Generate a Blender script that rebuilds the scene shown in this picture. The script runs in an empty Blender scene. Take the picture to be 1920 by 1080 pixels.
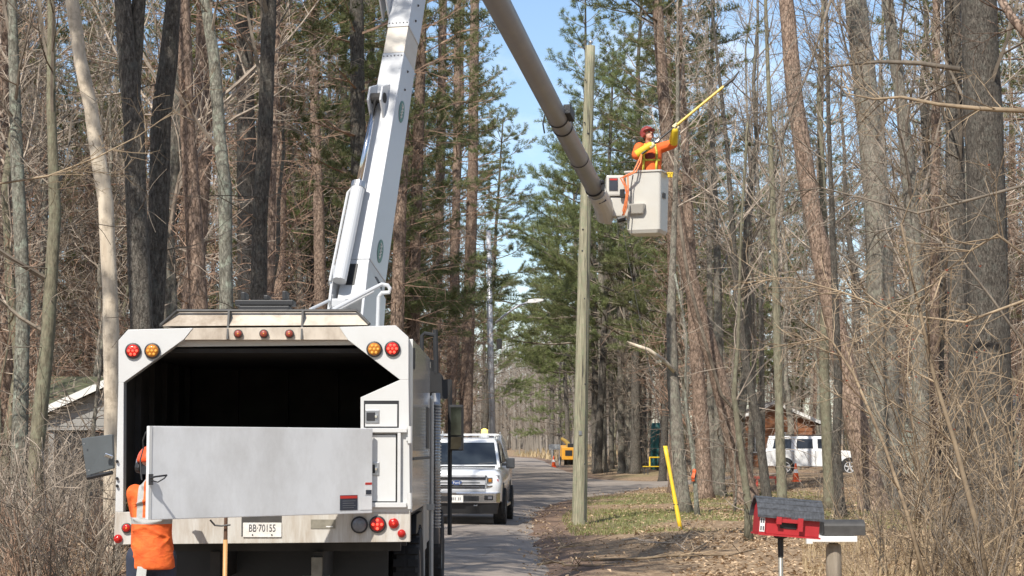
import bpy, bmesh, math, random
from mathutils import Vector, Matrix, noise

scene = bpy.context.scene
PI = math.pi
rad = math.radians

# ------------------------------------------------------------------ camera
F = 3632.0                      # focal length in photo pixels (1920 wide)
CAMZ = 1.70
TH = math.atan2(305.0, F)       # looking slightly up: horizon at row 845
cam_data = bpy.data.cameras.new('camera')
cam_data.sensor_width = 36.0
cam_data.lens = 36.0 * F / 1920.0
cam_data.clip_start = 0.1
cam_data.clip_end = 3000
cam = bpy.data.objects.new('camera', cam_data)
cam.location = (0, 0, CAMZ)
cam.rotation_euler = (PI / 2 + TH, 0, 0)
scene.collection.objects.link(cam)
scene.camera = cam

# ------------------------------------------------------------------ light
SUN_EL = rad(47)
SUN_AZ = rad(203)               # clockwise from +Y: behind the camera, to its left
world = bpy.data.worlds.new('World')
scene.world = world
world.use_nodes = True
wn, wl = world.node_tree.nodes, world.node_tree.links
wn.clear()
wout = wn.new('ShaderNodeOutputWorld')
wbg = wn.new('ShaderNodeBackground')
wbg.inputs['Strength'].default_value = 0.12
sky = wn.new('ShaderNodeTexSky')
sky.sky_type = 'NISHITA'
sky.sun_disc = False
sky.sun_elevation = SUN_EL
sky.sun_rotation = SUN_AZ
sky.dust_density = 0.6
sky.ozone_density = 2.2
wtc = wn.new('ShaderNodeTexCoord')
wmap = wn.new('ShaderNodeMapping')
wmap.inputs['Scale'].default_value = (1, 1, 2.2)
wno = wn.new('ShaderNodeTexNoise')
wno.inputs['Scale'].default_value = 5.0
wno.inputs['Detail'].default_value = 7
wno.inputs['Roughness'].default_value = 0.6
wramp = wn.new('ShaderNodeValToRGB')
wramp.color_ramp.elements[0].position = 0.50
wramp.color_ramp.elements[0].color = (0.0, 0.0, 0.0, 1)
wramp.color_ramp.elements[1].position = 0.80
wramp.color_ramp.elements[1].color = (0.9, 0.9, 0.9, 1)
wmix = wn.new('ShaderNodeMix')
wmix.data_type = 'RGBA'
wmix.inputs['B'].default_value = (7.6, 7.9, 8.4, 1)
wl.new(wtc.outputs['Generated'], wmap.inputs['Vector'])
wl.new(wmap.outputs['Vector'], wno.inputs['Vector'])
wl.new(wno.outputs['Fac'], wramp.inputs['Fac'])
wl.new(wramp.outputs['Color'], wmix.inputs['Factor'])
wl.new(sky.outputs['Color'], wmix.inputs['A'])
wl.new(wmix.outputs['Result'], wbg.inputs['Color'])
wl.new(wbg.outputs['Background'], wout.inputs['Surface'])

sun_data = bpy.data.lights.new('sun', 'SUN')
sun_data.energy = 4.1
sun_data.angle = rad(0.53)
sun_data.color = (1.0, 0.95, 0.87)
sun = bpy.data.objects.new('sun', sun_data)
scene.collection.objects.link(sun)
sd = Vector((math.sin(SUN_AZ) * math.cos(SUN_EL), math.cos(SUN_AZ) * math.cos(SUN_EL), math.sin(SUN_EL)))
sun.rotation_euler = sd.to_track_quat('Z', 'Y').to_euler()
sun.location = sd * 60

vs = scene.view_settings
vs.view_transform = 'Standard'
vs.look = 'None'
vs.exposure = 0.55
vs.gamma = 1.0
vs.use_curve_mapping = False
scene.cycles.max_bounces = 6
scene.cycles.diffuse_bounces = 3
scene.cycles.glossy_bounces = 3

# ------------------------------------------------------------------ helpers
COL = scene.collection

def link(o):
    COL.objects.link(o)
    return o

def smoothstep(a, b, t):
    t = max(0.0, min(1.0, (t - a) / (b - a)))
    return t * t * (3 - 2 * t)

def ray(px, py):
    a = (px - 960) / F
    b = (540 - py) / F
    return a, math.cos(TH) - b * math.sin(TH), math.sin(TH) + b * math.cos(TH)

def at(px, py, Y):
    dx, dy, dz = ray(px, py)
    t = Y / dy
    return Vector((dx * t, Y, CAMZ + dz * t))

ROAD = [(-40, -2.2, 2.7), (48, -2.2, 2.7), (60, -1.45, 2.65), (72, -0.5, 2.5), (85, 0.6, 2.45), (100, 1.4, 2.4),
        (130, 1.75, 2.3), (165, 1.25, 2.3), (215, 1.2, 2.5), (250, 0.6, 2.6), (280, -2.5, 2.8), (310, -8.5, 3.0), (345, -19, 3.0), (380, -33, 3.0)]

def road_at(y):
    if y <= ROAD[0][0]:
        return ROAD[0][1], ROAD[0][2]
    for (y0, c0, h0), (y1, c1, h1) in zip(ROAD, ROAD[1:]):
        if y <= y1:
            t = smoothstep(0, 1, (y - y0) / (y1 - y0)) * 0.5 + 0.5 * (y - y0) / (y1 - y0)
            return c0 + (c1 - c0) * t, h0 + (h1 - h0) * t
    return ROAD[-1][1], ROAD[-1][2]

def gbase(x, y):
    z = 0.0035 * max(0.0, y - 50) * smoothstep(40, 80, y)
    if y > 300:
        z += 0.004 * (y - 300)
    z += 0.50 * smoothstep(6.5, 13, x) * smoothstep(58, 88, y)
    return z

# side road mouth: near and far edge as (x, y) lines, x rising
DR_NEAR = [(0.2, 52.0), (1.1, 60.0), (2.2, 67.5), (3.4, 72.5), (4.8, 77.0), (6.2, 82.0), (8.0, 86.5), (10.5, 87.5), (14, 86.0), (20, 84.5), (32, 83.0)]
DR_FAR = [(0.2, 118.0), (2.2, 116.0), (3.6, 111.0), (4.8, 104.0), (6.2, 99.0), (8.0, 96.0), (10.5, 93.5), (14, 91.5), (20, 89.5), (32, 88.0)]
DRIVE = [(3.0, 86.0), (6, 91.0), (10, 90.5), (15, 88.5), (22, 86.5), (32, 85)]
def lin(tab, x):
    if x <= tab[0][0]:
        return tab[0][1]
    for (x0, y0), (x1, y1) in zip(tab, tab[1:]):
        if x <= x1:
            return y0 + (y1 - y0) * (x - x0) / (x1 - x0)
    return tab[-1][1]
def in_drive(x, y):
    if x < 0.2 or x > 32:
        return -9.0
    return min(y - lin(DR_NEAR, x), lin(DR_FAR, x) - y)

def gz(x, y):
    z = gbase(x, y)
    dr = in_drive(x, y)
    if dr > -1.5:
        k = smoothstep(-1.5, 0.3, dr)
        return gz_(x, y) * (1 - k) + (z - 0.05) * k
    return gz_(x, y)

def gz_(x, y):
    z = gbase(x, y)
    c, h = road_at(y)
    d = abs(x - c) - h
    if d > 0:
        k = smoothstep(0.0, 2.5, d)
        z += k * (0.10 * noise.noise(Vector((x * 0.22, y * 0.22, 3.1))) + 0.05 * noise.noise(Vector((x * 0.9, y * 0.9, 7.7))))
        z += 0.10 * smoothstep(0.8, 3.5, d) + 0.5 * smoothstep(10, 60, d)
        if y > 255:
            z += 0.7 * smoothstep(0.5, 5, d)
    else:
        z -= 0.06
    return z

def ground(px, py):
    dx, dy, dz = ray(px, py)
    Y = 20.0
    while Y < 400:
        t = Y / dy
        if CAMZ + dz * t <= gz(dx * t, Y):
            return Vector((dx * t, Y, gz(dx * t, Y)))
        Y += 0.25
    return Vector((dx * 400, 400, 0))

class MB:
    """collects faces for one mesh"""
    def __init__(self):
        self.v = []
        self.f = []

    def add(self, verts, faces):
        b = len(self.v)
        self.v.extend([tuple(p) for p in verts])
        self.f.extend([tuple(i + b for i in q) for q in faces])
        return self

    def box(self, c, s, rot=None):
        x, y, z = s[0] / 2, s[1] / 2, s[2] / 2
        vs_ = [Vector((i * x, j * y, k * z)) for i in (-1, 1) for j in (-1, 1) for k in (-1, 1)]
        if rot is not None:
            vs_ = [rot @ p for p in vs_]
        c = Vector(c)
        return self.add([p + c for p in vs_], [(0, 1, 3, 2), (4, 6, 7, 5), (0, 4, 5, 1), (2, 3, 7, 6), (0, 2, 6, 4), (1, 5, 7, 3)])

    def bounds(self, x0, x1, y0, y1, z0, z1):
        return self.box(((x0 + x1) / 2, (y0 + y1) / 2, (z0 + z1) / 2), (x1 - x0, y1 - y0, z1 - z0))

    def loft(self, rings, cap=True, closed=True):
        n = len(rings[0])
        b = len(self.v)
        for r in rings:
            self.v.extend([tuple(p) for p in r])
        for i in range(len(rings) - 1):
            for j in range(n if closed else n - 1):
                k = (j + 1) % n
                self.f.append((b + i * n + j, b + i * n + k, b + (i + 1) * n + k, b + (i + 1) * n + j))
        if cap and closed:
            self.f.append(tuple(b + j for j in reversed(range(n))))
            self.f.append(tuple(b + (len(rings) - 1) * n + j for j in range(n)))
        return self

    def prism(self, poly, axis, a, b_):
        """poly: 2D outline; axis 'x','y','z' = extrusion axis; poly holds the other two in order"""
        def P(p, d):
            if axis == 'y':
                return (p[0], d, p[1])
            if axis == 'x':
                return (d, p[0], p[1])
            return (p[0], p[1], d)
        return self.loft([[P(p, a) for p in poly], [P(p, b_) for p in poly]])

    def tube(self, pts, rads, n=6, cap=True, jit=0.0, rng=None):
        pts = [Vector(p) for p in pts]
        m = len(pts)
        if not hasattr(rads, '__len__'):
            rads = [rads] * m
        d = (pts[1] - pts[0]).normalized()
        u = d.cross(Vector((0.31, 0.77, 0.12)) if abs(d.z) > 0.9 else Vector((0, 0, 1))).normalized()
        rings = []
        cs = [(math.cos(2 * PI * j / n), math.sin(2 * PI * j / n)) for j in range(n)]
        for i in range(m):
            if i == 0:
                d = pts[1] - pts[0]
            elif i == m - 1:
                d = pts[-1] - pts[-2]
            else:
                d = pts[i + 1] - pts[i - 1]
            d = d.normalized()
            u = (u - d * u.dot(d)).normalized()
            w = d.cross(u)
            r = rads[i]
            if jit:
                rings.append([pts[i] + (u * c + w * s) * (r * (1 + jit * rng.uniform(-1, 1))) for c, s in cs])
            else:
                rings.append([pts[i] + (u * c + w * s) * r for c, s in cs])
        return self.loft(rings, cap)

    def twig(self, pts, r0, r1):
        """fast three-sided tapered tube, no caps"""
        b = len(self.v)
        m = len(pts)
        d = pts[-1] - pts[0]
        d.normalize()
        if abs(d.z) > 0.9:
            u = Vector((1, 0, 0))
        else:
            u = Vector((-d.y, d.x, 0))
        u = (u - d * u.dot(d)).normalized()
        w = d.cross(u)
        a1 = u
        a2 = u * -0.5 + w * 0.866
        a3 = u * -0.5 - w * 0.866
        V = self.v
        for i, p in enumerate(pts):
            r = r0 + (r1 - r0) * i / (m - 1)
            V.append(tuple(p + a1 * r)); V.append(tuple(p + a2 * r)); V.append(tuple(p + a3 * r))
        Fc = self.f
        for i in range(m - 1):
            k = b + i * 3
            Fc.append((k, k + 1, k + 4, k + 3)); Fc.append((k + 1, k + 2, k + 5, k + 4)); Fc.append((k + 2, k, k + 3, k + 5))

    def lathe(self, prof, c, axis='z', n=20, cap=True):
        c = Vector(c)
        rings = []
        for r, h in prof:
            ring = []
            for j in range(n):
                a = 2 * PI * j / n
                x, y = r * math.cos(a), r * math.sin(a)
                ring.append(c + (Vector((x, y, h)) if axis == 'z' else Vector((x, h, y)) if axis == 'y' else Vector((h, x, y))))
            rings.append(ring)
        return self.loft(rings, cap)

    def ball(self, c, r, nu=14, nv=9, rot=None):
        if not hasattr(r, '__len__'):
            r = (r, r, r)
        c = Vector(c)
        rings = []
        for i in range(nv):
            t = -PI / 2 + PI * (i + 0.02) / (nv - 1 + 0.04)
            ring = []
            for j in range(nu):
                a = 2 * PI * j / nu
                p = Vector((r[0] * math.cos(t) * math.cos(a), r[1] * math.cos(t) * math.sin(a), r[2] * math.sin(t)))
                ring.append((rot @ p if rot else p) + c)
            rings.append(ring)
        return self.loft(rings)

    def capsule(self, a, b, ra, rb, n=12):
        a, b = Vector(a), Vector(b)
        d = (b - a).normalized()
        pts, rr = [], []
        for k in range(5):
            t = PI / 2 * k / 4
            pts.append(a - d * ra * math.cos(t)); rr.append(max(0.1 * ra, ra * math.sin(t)))
        for k in range(4, -1, -1):
            t = PI / 2 * k / 4
            pts.append(b + d * rb * math.cos(t)); rr.append(max(0.1 * rb, rb * math.sin(t)))
        return self.tube(pts, rr, n)

    def sub(self, off):
        ox, oy, oz = off
        self.v = [(x - ox, y - oy, z - oz) for x, y, z in self.v]
        return self

def mesh_of(name, mb, mat, bevel=0.0, smooth=False, segs=2, fix=True):
    me = bpy.data.meshes.new(name)
    me.from_pydata(mb.v, [], mb.f)
    if fix or bevel:
        bm = bmesh.new()
        bm.from_mesh(me)
        bmesh.ops.recalc_face_normals(bm, faces=bm.faces)
        if bevel:
            es = [e for e in bm.edges if e.is_manifold and e.calc_face_angle(0) > 0.5]
            bmesh.ops.bevel(bm, geom=es, offset=bevel, segments=segs, profile=0.6, affect='EDGES', clamp_overlap=True)
        bm.to_mesh(me)
        bm.free()
    if smooth:
        me.polygons.foreach_set('use_smooth', [True] * len(me.polygons))
    if mat is not None:
        me.materials.append(mat)
    return me

def part(name, mb, mat, parent=None, bevel=0.0, smooth=False, segs=2, world_space=True, fix=True, label=None, kind=None):
    """one mesh object; child verts given in world space are moved into the root's frame"""
    if parent is not None and world_space:
        r = parent
        while r.parent:
            r = r.parent
        mb.sub(r.location)
    o = bpy.data.objects.new(name, mesh_of(name, mb, mat, bevel, smooth, segs, fix))
    link(o)
    if parent is not None:
        o.parent = parent
    if label:
        o['label'] = label
    if kind:
        o['kind'] = kind
    return o

def lpart(name, mb, mat, parent, **kw):
    return part(name, mb, mat, parent, world_space=False, **kw)

def tag(o, label, cat, group=None, kind=None):
    o['label'] = label
    if cat:
        o['category'] = cat
    if group:
        o['group'] = group
    if kind:
        o['kind'] = kind
    return o

def thing(name, label, cat, loc=(0, 0, 0), rotz=0.0, group=None):
    o = bpy.data.objects.new(name, None)
    o.empty_display_size = 0.2
    link(o)
    o.location = loc
    o.rotation_euler = (0, 0, rotz)
    return tag(o, label, cat, group)

def dup(root, loc, rotz, scale=1.0, label=None):
    r = link(root.copy())
    r.location = loc
    r.rotation_euler = (0, 0, rotz)
    r.scale = (scale,) * 3 if not hasattr(scale, '__len__') else scale
    if label:
        r['label'] = label
    for ch in root.children:
        c = link(ch.copy())
        c.parent = r
    return r

def text_mesh(body, size, depth=0.001, squeeze=1.0):
    """flat lettering as mesh data (x right, y up), centred"""
    cu = bpy.data.curves.new('lettering', 'FONT')
    cu.body = body
    cu.size = size
    cu.extrude = depth
    cu.align_x = 'CENTER'
    cu.align_y = 'CENTER'
    tmp = bpy.data.objects.new('lettering', cu)
    link(tmp)
    dg = bpy.context.evaluated_depsgraph_get()
    me = bpy.data.meshes.new_from_object(tmp.evaluated_get(dg))
    bpy.data.objects.remove(tmp)
    bpy.data.curves.remove(cu)
    if squeeze != 1.0:
        for v in me.vertices:
            v.co.x *= squeeze
    return me

def lettering(name, body, size, loc, mat, parent, normal=(0, -1, 0), squeeze=1.0, local=False, right=None):
    me = text_mesh(body, size, 0.0008, squeeze)
    me.materials.clear()
    me.materials.append(mat)
    nrm = Vector(normal).normalized()
    up = Vector((0, 0, 1))
    rt = up.cross(nrm).normalized() if right is None else Vector(right).normalized()
    up = nrm.cross(rt)
    M = Matrix((rt, up, nrm)).transposed().to_4x4()
    r = parent
    while r.parent:
        r = r.parent
    off = Vector((0, 0, 0)) if local else r.location
    M.translation = Vector(loc) - off
    me.transform(M)
    o = link(bpy.data.objects.new(name, me))
    o.parent = parent
    return o

# ------------------------------------------------------------------ materials
def new_mat(name):
    m = bpy.data.materials.new(name)
    m.use_nodes = True
    nt = m.node_tree
    b = nt.nodes.get('Principled BSDF')
    return m, nt, nt.nodes, nt.links, b

def mat_plain(name, col, rough=0.5, metal=0.0, var=0.12, scale=6.0, bump=0.0, emit=0.0, coat=0.0, dirt=None, dirt_amt=0.0, dirt_scale=2.0, stretch=(1, 1, 1)):
    m, nt, N, L, b = new_mat(name)
    b.inputs['Roughness'].default_value = rough
    b.inputs['Metallic'].default_value = metal
    if coat:
        b.inputs['Coat Weight'].default_value = coat
        b.inputs['Coat Roughness'].default_value = 0.08
    tc = N.new('ShaderNodeTexCoord')
    mp = N.new('ShaderNodeMapping')
    mp.inputs['Scale'].default_value = stretch
    L.new(tc.outputs['Object'], mp.inputs['Vector'])
    no = N.new('ShaderNodeTexNoise')
    no.inputs['Scale'].default_value = scale
    no.inputs['Detail'].default_value = 6
    L.new(mp.outputs['Vector'], no.inputs['Vector'])
    rp = N.new('ShaderNodeValToRGB')
    e = rp.color_ramp.elements
    e[0].position, e[1].position = 0.3, 0.7
    e[0].color = tuple(c * (1 - var) for c in col) + (1,)
    e[1].color = tuple(min(1, c * (1 + var)) for c in col) + (1,)
    L.new(no.outputs['Fac'], rp.inputs['Fac'])
    out = rp.outputs['Color']
    if dirt:
        n2 = N.new('ShaderNodeTexNoise')
        n2.inputs['Scale'].default_value = dirt_scale
        n2.inputs['Detail'].default_value = 8
        n2.inputs['Roughness'].default_value = 0.7
        L.new(mp.outputs['Vector'], n2.inputs['Vector'])
        r2 = N.new('ShaderNodeValToRGB')
        r2.color_ramp.elements[0].position = 0.42
        r2.color_ramp.elements[0].color = (0, 0, 0, 1)
        r2.color_ramp.elements[1].position = 0.68
        r2.color_ramp.elements[1].color = (dirt_amt,) * 3 + (1,)
        L.new(n2.outputs['Fac'], r2.inputs['Fac'])
        mx = N.new('ShaderNodeMix')
        mx.data_type = 'RGBA'
        mx.inputs['B'].default_value = tuple(dirt) + (1,)
        L.new(r2.outputs['Color'], mx.inputs['Factor'])
        L.new(out, mx.inputs['A'])
        out = mx.outputs['Result']
    L.new(out, b.inputs['Base Color'])
    if emit:
        b.inputs['Emission Color'].default_value = tuple(col) + (1,)
        b.inputs['Emission Strength'].default_value = emit
    if bump:
        bp = N.new('ShaderNodeBump')
        bp.inputs['Strength'].default_value = bump
        bp.inputs['Distance'].default_value = 0.02
        L.new(no.outputs['Fac'], bp.inputs['Height'])
        L.new(bp.outputs['Normal'], b.inputs['Normal'])
    return m

def mat_bark(name, c_lo, c_hi, scale=9.0, stretch=0.22, plate=0.0, patch=None, patch_amt=0.0, bump=0.7, rnd=0.25):
    m, nt, N, L, b = new_mat(name)
    b.inputs['Roughness'].default_value = 0.9
    b.inputs['Specular IOR Level'].default_value = 0.15
    tc = N.new('ShaderNodeTexCoord')
    mp = N.new('ShaderNodeMapping')
    mp.inputs['Scale'].default_value = (1, 1, stretch)
    L.new(tc.outputs['Object'], mp.inputs['Vector'])
    no = N.new('ShaderNodeTexNoise')
    no.inputs['Scale'].default_value = scale
    no.inputs['Detail'].default_value = 8
    no.inputs['Roughness'].default_value = 0.65
    L.new(mp.outputs['Vector'], no.inputs['Vector'])
    rp = N.new('ShaderNodeValToRGB')
    e = rp.color_ramp.elements
    e[0].position, e[1].position = 0.32, 0.68
    e[0].color, e[1].color = tuple(c_lo) + (1,), tuple(c_hi) + (1,)
    L.new(no.outputs['Fac'], rp.inputs['Fac'])
    out = rp.outputs['Color']
    h = no.outputs['Fac']
    if plate:
        vo = N.new('ShaderNodeTexVoronoi')
        vo.feature = 'DISTANCE_TO_EDGE'
        vo.inputs['Scale'].default_value = scale * 1.1
        dis = N.new('ShaderNodeMix')
        dis.data_type = 'VECTOR'
        dis.inputs['Factor'].default_value = 0.12
        L.new(mp.outputs['Vector'], dis.inputs['A'])
        L.new(no.outputs['Color'], dis.inputs['B'])
        L.new(dis.outputs['Result'], vo.inputs['Vector'])
        r3 = N.new('ShaderNodeValToRGB')
        r3.color_ramp.elements[0].position = 0.0
        r3.color_ramp.elements[0].color = (1 - plate,) * 3 + (1,)
        r3.color_ramp.elements[1].position = 0.10
        r3.color_ramp.elements[1].color = (1, 1, 1, 1)
        L.new(vo.outputs['Distance'], r3.inputs['Fac'])
        mu = N.new('ShaderNodeMix')
        mu.data_type = 'RGBA'
        mu.blend_type = 'MULTIPLY'
        mu.inputs['Factor'].default_value = 1.0
        L.new(out, mu.inputs['A'])
        L.new(r3.outputs['Color'], mu.inputs['B'])
        out = mu.outputs['Result']
        h = r3.outputs['Color']
    if patch:
        n2 = N.new('ShaderNodeTexNoise')
        n2.inputs['Scale'].default_value = 6.5
        n2.inputs['Detail'].default_value = 9
        n2.inputs['Roughness'].default_value = 0.7
        L.new(tc.outputs['Object'], n2.inputs['Vector'])
        r2 = N.new('ShaderNodeValToRGB')
        r2.color_ramp.elements[0].position = 0.5
        r2.color_ramp.elements[0].color = (0, 0, 0, 1)
        r2.color_ramp.elements[1].position = 0.62
        r2.color_ramp.elements[1].color = (patch_amt,) * 3 + (1,)
        L.new(n2.outputs['Fac'], r2.inputs['Fac'])
        mx = N.new('ShaderNodeMix')
        mx.data_type = 'RGBA'
        mx.inputs['B'].default_value = tuple(patch) + (1,)
        L.new(r2.outputs['Color'], mx.inputs['Factor'])
        L.new(out, mx.inputs['A'])
        out = mx.outputs['Result']
    if rnd:
        oi = N.new('ShaderNodeObjectInfo')
        mr = N.new('ShaderNodeMapRange')
        mr.inputs['To Min'].default_value = 1 - rnd
        mr.inputs['To Max'].default_value = 1 + rnd
        L.new(oi.outputs['Random'], mr.inputs['Value'])
        hs = N.new('ShaderNodeHueSaturation')
        L.new(mr.outputs['Result'], hs.inputs['Value'])
        L.new(out, hs.inputs['Color'])
        out = hs.outputs['Color']
    L.new(out, b.inputs['Base Color'])
    bp = N.new('ShaderNodeBump')
    bp.inputs['Strength'].default_value = bump
    bp.inputs['Distance'].default_value = 0.03
    L.new(h, bp.inputs['Height'])
    L.new(bp.outputs['Normal'], b.inputs['Normal'])
    return m

def mat_leafy(name, c_lo, c_hi, rough=0.7, transl=0.25, scale=0.9):
    m, nt, N, L, b = new_mat(name)
    b.inputs['Roughness'].default_value = rough
    b.inputs['Specular IOR Level'].default_value = 0.2
    ge = N.new('ShaderNodeNewGeometry')
    tc = N.new('ShaderNodeTexCoord')
    no = N.new('ShaderNodeTexNoise')
    no.inputs['Scale'].default_value = scale
    L.new(tc.outputs['Object'], no.inputs['Vector'])
    ad = N.new('ShaderNodeMath')
    ad.operation = 'MULTIPLY_ADD'
    ad.inputs[1].default_value = 0.5
    L.new(ge.outputs['Random Per Island'], ad.inputs[0])
    sb = N.new('ShaderNodeMath')
    sb.operation = 'MULTIPLY'
    sb.inputs[1].default_value = 0.5
    L.new(no.outputs['Fac'], sb.inputs[0])
    L.new(sb.outputs[0], ad.inputs[2])
    rp = N.new('ShaderNodeValToRGB')
    e = rp.color_ramp.elements
    e[0].position, e[1].position = 0.25, 0.75
    e[0].color, e[1].color = tuple(c_lo) + (1,), tuple(c_hi) + (1,)
    L.new(ad.outputs[0], rp.inputs['Fac'])
    L.new(rp.outputs['Color'], b.inputs['Base Color'])
    if transl:
        tr = N.new('ShaderNodeBsdfTranslucent')
        L.new(rp.outputs['Color'], tr.inputs['Color'])
        ms = N.new('ShaderNodeMixShader')
        ms.inputs['Fac'].default_value = transl
        L.new(b.outputs['BSDF'], ms.inputs[1])
        L.new(tr.outputs['BSDF'], ms.inputs[2])
        L.new(ms.outputs['Shader'], N['Material Output'].inputs['Surface'])
    return m

def mat_glass(name, tint=(0.02, 0.025, 0.03), rough=0.03):
    m, nt, N, L, b = new_mat(name)
    b.inputs['Base Color'].default_value = tuple(tint) + (1,)
    b.inputs['Roughness'].default_value = rough
    b.inputs['IOR'].default_value = 1.6
    no = N.new('ShaderNodeTexNoise')
    no.inputs['Scale'].default_value = 3
    rp = N.new('ShaderNodeValToRGB')
    rp.color_ramp.elements[0].color = tuple(tint) + (1,)
    rp.color_ramp.elements[1].color = tuple(c * 1.6 for c in tint) + (1,)
    L.new(no.outputs['Fac'], rp.inputs['Fac'])
    L.new(rp.outputs['Color'], b.inputs['Base Color'])
    return m

M = {}
M['bark_red'] = mat_bark('bark_red_pine', (0.135, 0.092, 0.068), (0.39, 0.285, 0.215), 16, 0.4, plate=0.5, bump=0.8, rnd=0.18)
M['bark_grey'] = mat_bark('bark_grey', (0.11, 0.097, 0.078), (0.31, 0.275, 0.225), 28, 0.3, plate=0.35, patch=(0.30, 0.31, 0.24), patch_amt=0.5)
M['bark_dark'] = mat_bark('bark_dark', (0.055, 0.047, 0.039), (0.20, 0.176, 0.147), 30, 0.33, plate=0.5, patch=(0.16, 0.165, 0.14), patch_amt=0.35, rnd=0.1)
M['bark_pale'] = mat_bark('bark_pale_dead', (0.44, 0.36, 0.27), (0.70, 0.61, 0.48), 9, 0.12, bump=0.35, patch=(0.30, 0.25, 0.19), patch_amt=0.7, rnd=0.05)
M['bark_lichen'] = mat_bark('bark_lichen', (0.13, 0.12, 0.095), (0.32, 0.305, 0.25), 22, 0.35, plate=0.35, patch=(0.36, 0.39, 0.31), patch_amt=0.8, rnd=0.12)
M['bark_olive'] = mat_bark('bark_olive', (0.095, 0.086, 0.06), (0.24, 0.215, 0.15), 26, 0.3, patch=(0.24, 0.25, 0.17), patch_amt=0.5, rnd=0.15)
M['twig'] = mat_bark('twig_brown_grey', (0.18, 0.145, 0.112), (0.42, 0.35, 0.28), 3, 1, bump=0.0, rnd=0.25)
M['twig_red'] = mat_bark('twig_red_brown', (0.19, 0.118, 0.08), (0.44, 0.30, 0.215), 3, 1, bump=0.0, rnd=0.25)
M['twig_tan'] = mat_bark('twig_tan', (0.15, 0.11, 0.074), (0.38, 0.29, 0.19), 3, 1, bump=0.0, rnd=0.25)
M['twig_dark'] = mat_bark('twig_dark', (0.10, 0.082, 0.064), (0.27, 0.225, 0.175), 3, 1, bump=0.0, rnd=0.2)
M['needle'] = mat_leafy('pine_needles', (0.075, 0.095, 0.038), (0.28, 0.285, 0.125), 0.6, 0.3)
M['needle_lt'] = mat_leafy('white_pine_needles', (0.085, 0.12, 0.045), (0.33, 0.36, 0.15), 0.6, 0.3)
M['needle_brown'] = mat_leafy('dead_needles', (0.12, 0.06, 0.03), (0.28, 0.16, 0.08), 0.7, 0.2)
M['bud'] = mat_leafy('red_buds', (0.25, 0.05, 0.03), (0.45, 0.12, 0.06), 0.6, 0.2)
M['leaf'] = mat_leafy('dead_leaf_litter', (0.22, 0.14, 0.075), (0.66, 0.49, 0.32), 0.8, 0.15, 3)
M['grass'] = mat_leafy('spring_grass', (0.13, 0.14, 0.045), (0.36, 0.35, 0.15), 0.7, 0.25, 1)
M['straw'] = mat_leafy('dry_grass', (0.32, 0.23, 0.12), (0.58, 0.45, 0.27), 0.8, 0.2, 2)

M['white'] = mat_plain('truck_white_paint', (0.57, 0.57, 0.555), 0.28, 0, 0.03, 2, coat=0.3, dirt=(0.40, 0.35, 0.28), dirt_amt=0.16, dirt_scale=1.6)
M['white_side'] = mat_plain('truck_white_gloss', (0.68, 0.67, 0.64), 0.12, 0, 0.03, 1, coat=0.6, dirt=(0.40, 0.34, 0.26), dirt_amt=0.3, dirt_scale=1.2)
M['white_dirty'] = mat_plain('sooty_white_paint', (0.56, 0.49, 0.40), 0.5, 0, 0.08, 3, dirt=(0.17, 0.115, 0.07), dirt_amt=0.85, dirt_scale=2.2, stretch=(1, 1, 0.5))
M['white_streak'] = mat_plain('streaked_white_paint', (0.54, 0.52, 0.475), 0.4, 0, 0.04, 3, dirt=(0.26, 0.18, 0.10), dirt_amt=0.6, dirt_scale=2.4, stretch=(4, 1, 0.6))
M['boom'] = mat_plain('boom_white_paint', (0.52, 0.53, 0.54), 0.3, 0, 0.03, 2, coat=0.3, dirt=(0.45, 0.43, 0.40), dirt_amt=0.2)
M['fibre'] = mat_plain('fibreglass_grey_white', (0.25, 0.255, 0.265), 0.42, 0, 0.04, 3, dirt=(0.4, 0.37, 0.33), dirt_amt=0.3)
M['cream'] = mat_plain('insulator_cream', (0.58, 0.53, 0.45), 0.45, 0, 0.05, 5, dirt=(0.5, 0.42, 0.32), dirt_amt=0.4)
M['bucket'] = mat_plain('bucket_gelcoat', (0.54, 0.52, 0.47), 0.35, 0, 0.03, 3, dirt=(0.5, 0.45, 0.36), dirt_amt=0.25)
M['gate'] = mat_plain('tailgate_grey_metal', (0.70, 0.705, 0.70), 0.42, 0.0, 0.06, 1.3, bump=0.12, dirt=(0.36, 0.34, 0.31), dirt_amt=0.42, dirt_scale=1.9, stretch=(1, 1, 0.6))
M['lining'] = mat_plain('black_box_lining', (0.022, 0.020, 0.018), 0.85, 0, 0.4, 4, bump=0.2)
M['black'] = mat_plain('black_paint', (0.018, 0.018, 0.019), 0.5, 0, 0.2, 6)
M['rubber'] = mat_plain('tyre_rubber', (0.025, 0.024, 0.023), 0.85, 0, 0.25, 12, dirt=(0.12, 0.1, 0.08), dirt_amt=0.3)
M['steel'] = mat_plain('bare_steel', (0.42, 0.42, 0.42), 0.35, 0.9, 0.12, 8)
M['chrome'] = mat_plain('chrome', (0.62, 0.62, 0.63), 0.12, 1.0, 0.03, 8)
M['grime'] = mat_plain('chassis_grime', (0.035, 0.032, 0.029), 0.8, 0, 0.3, 6)
M['red_lens'] = mat_plain('red_lens', (0.42, 0.015, 0.01), 0.15, 0, 0.1, 30)
M['red_lit'] = mat_plain('red_lamp_lit', (1.0, 0.07, 0.04), 0.2, 0, 0.1, 30, emit=1.4)
M['amber_lens'] = mat_plain('amber_lens', (0.42, 0.15, 0.02), 0.15, 0, 0.1, 30)
M['amber_led'] = mat_plain('amber_led', (0.75, 0.36, 0.05), 0.3, 0, 0.1, 30)
M['clear_lens'] = mat_plain('clear_lens', (0.16, 0.16, 0.17), 0.1, 0, 0.2, 30)
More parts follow.
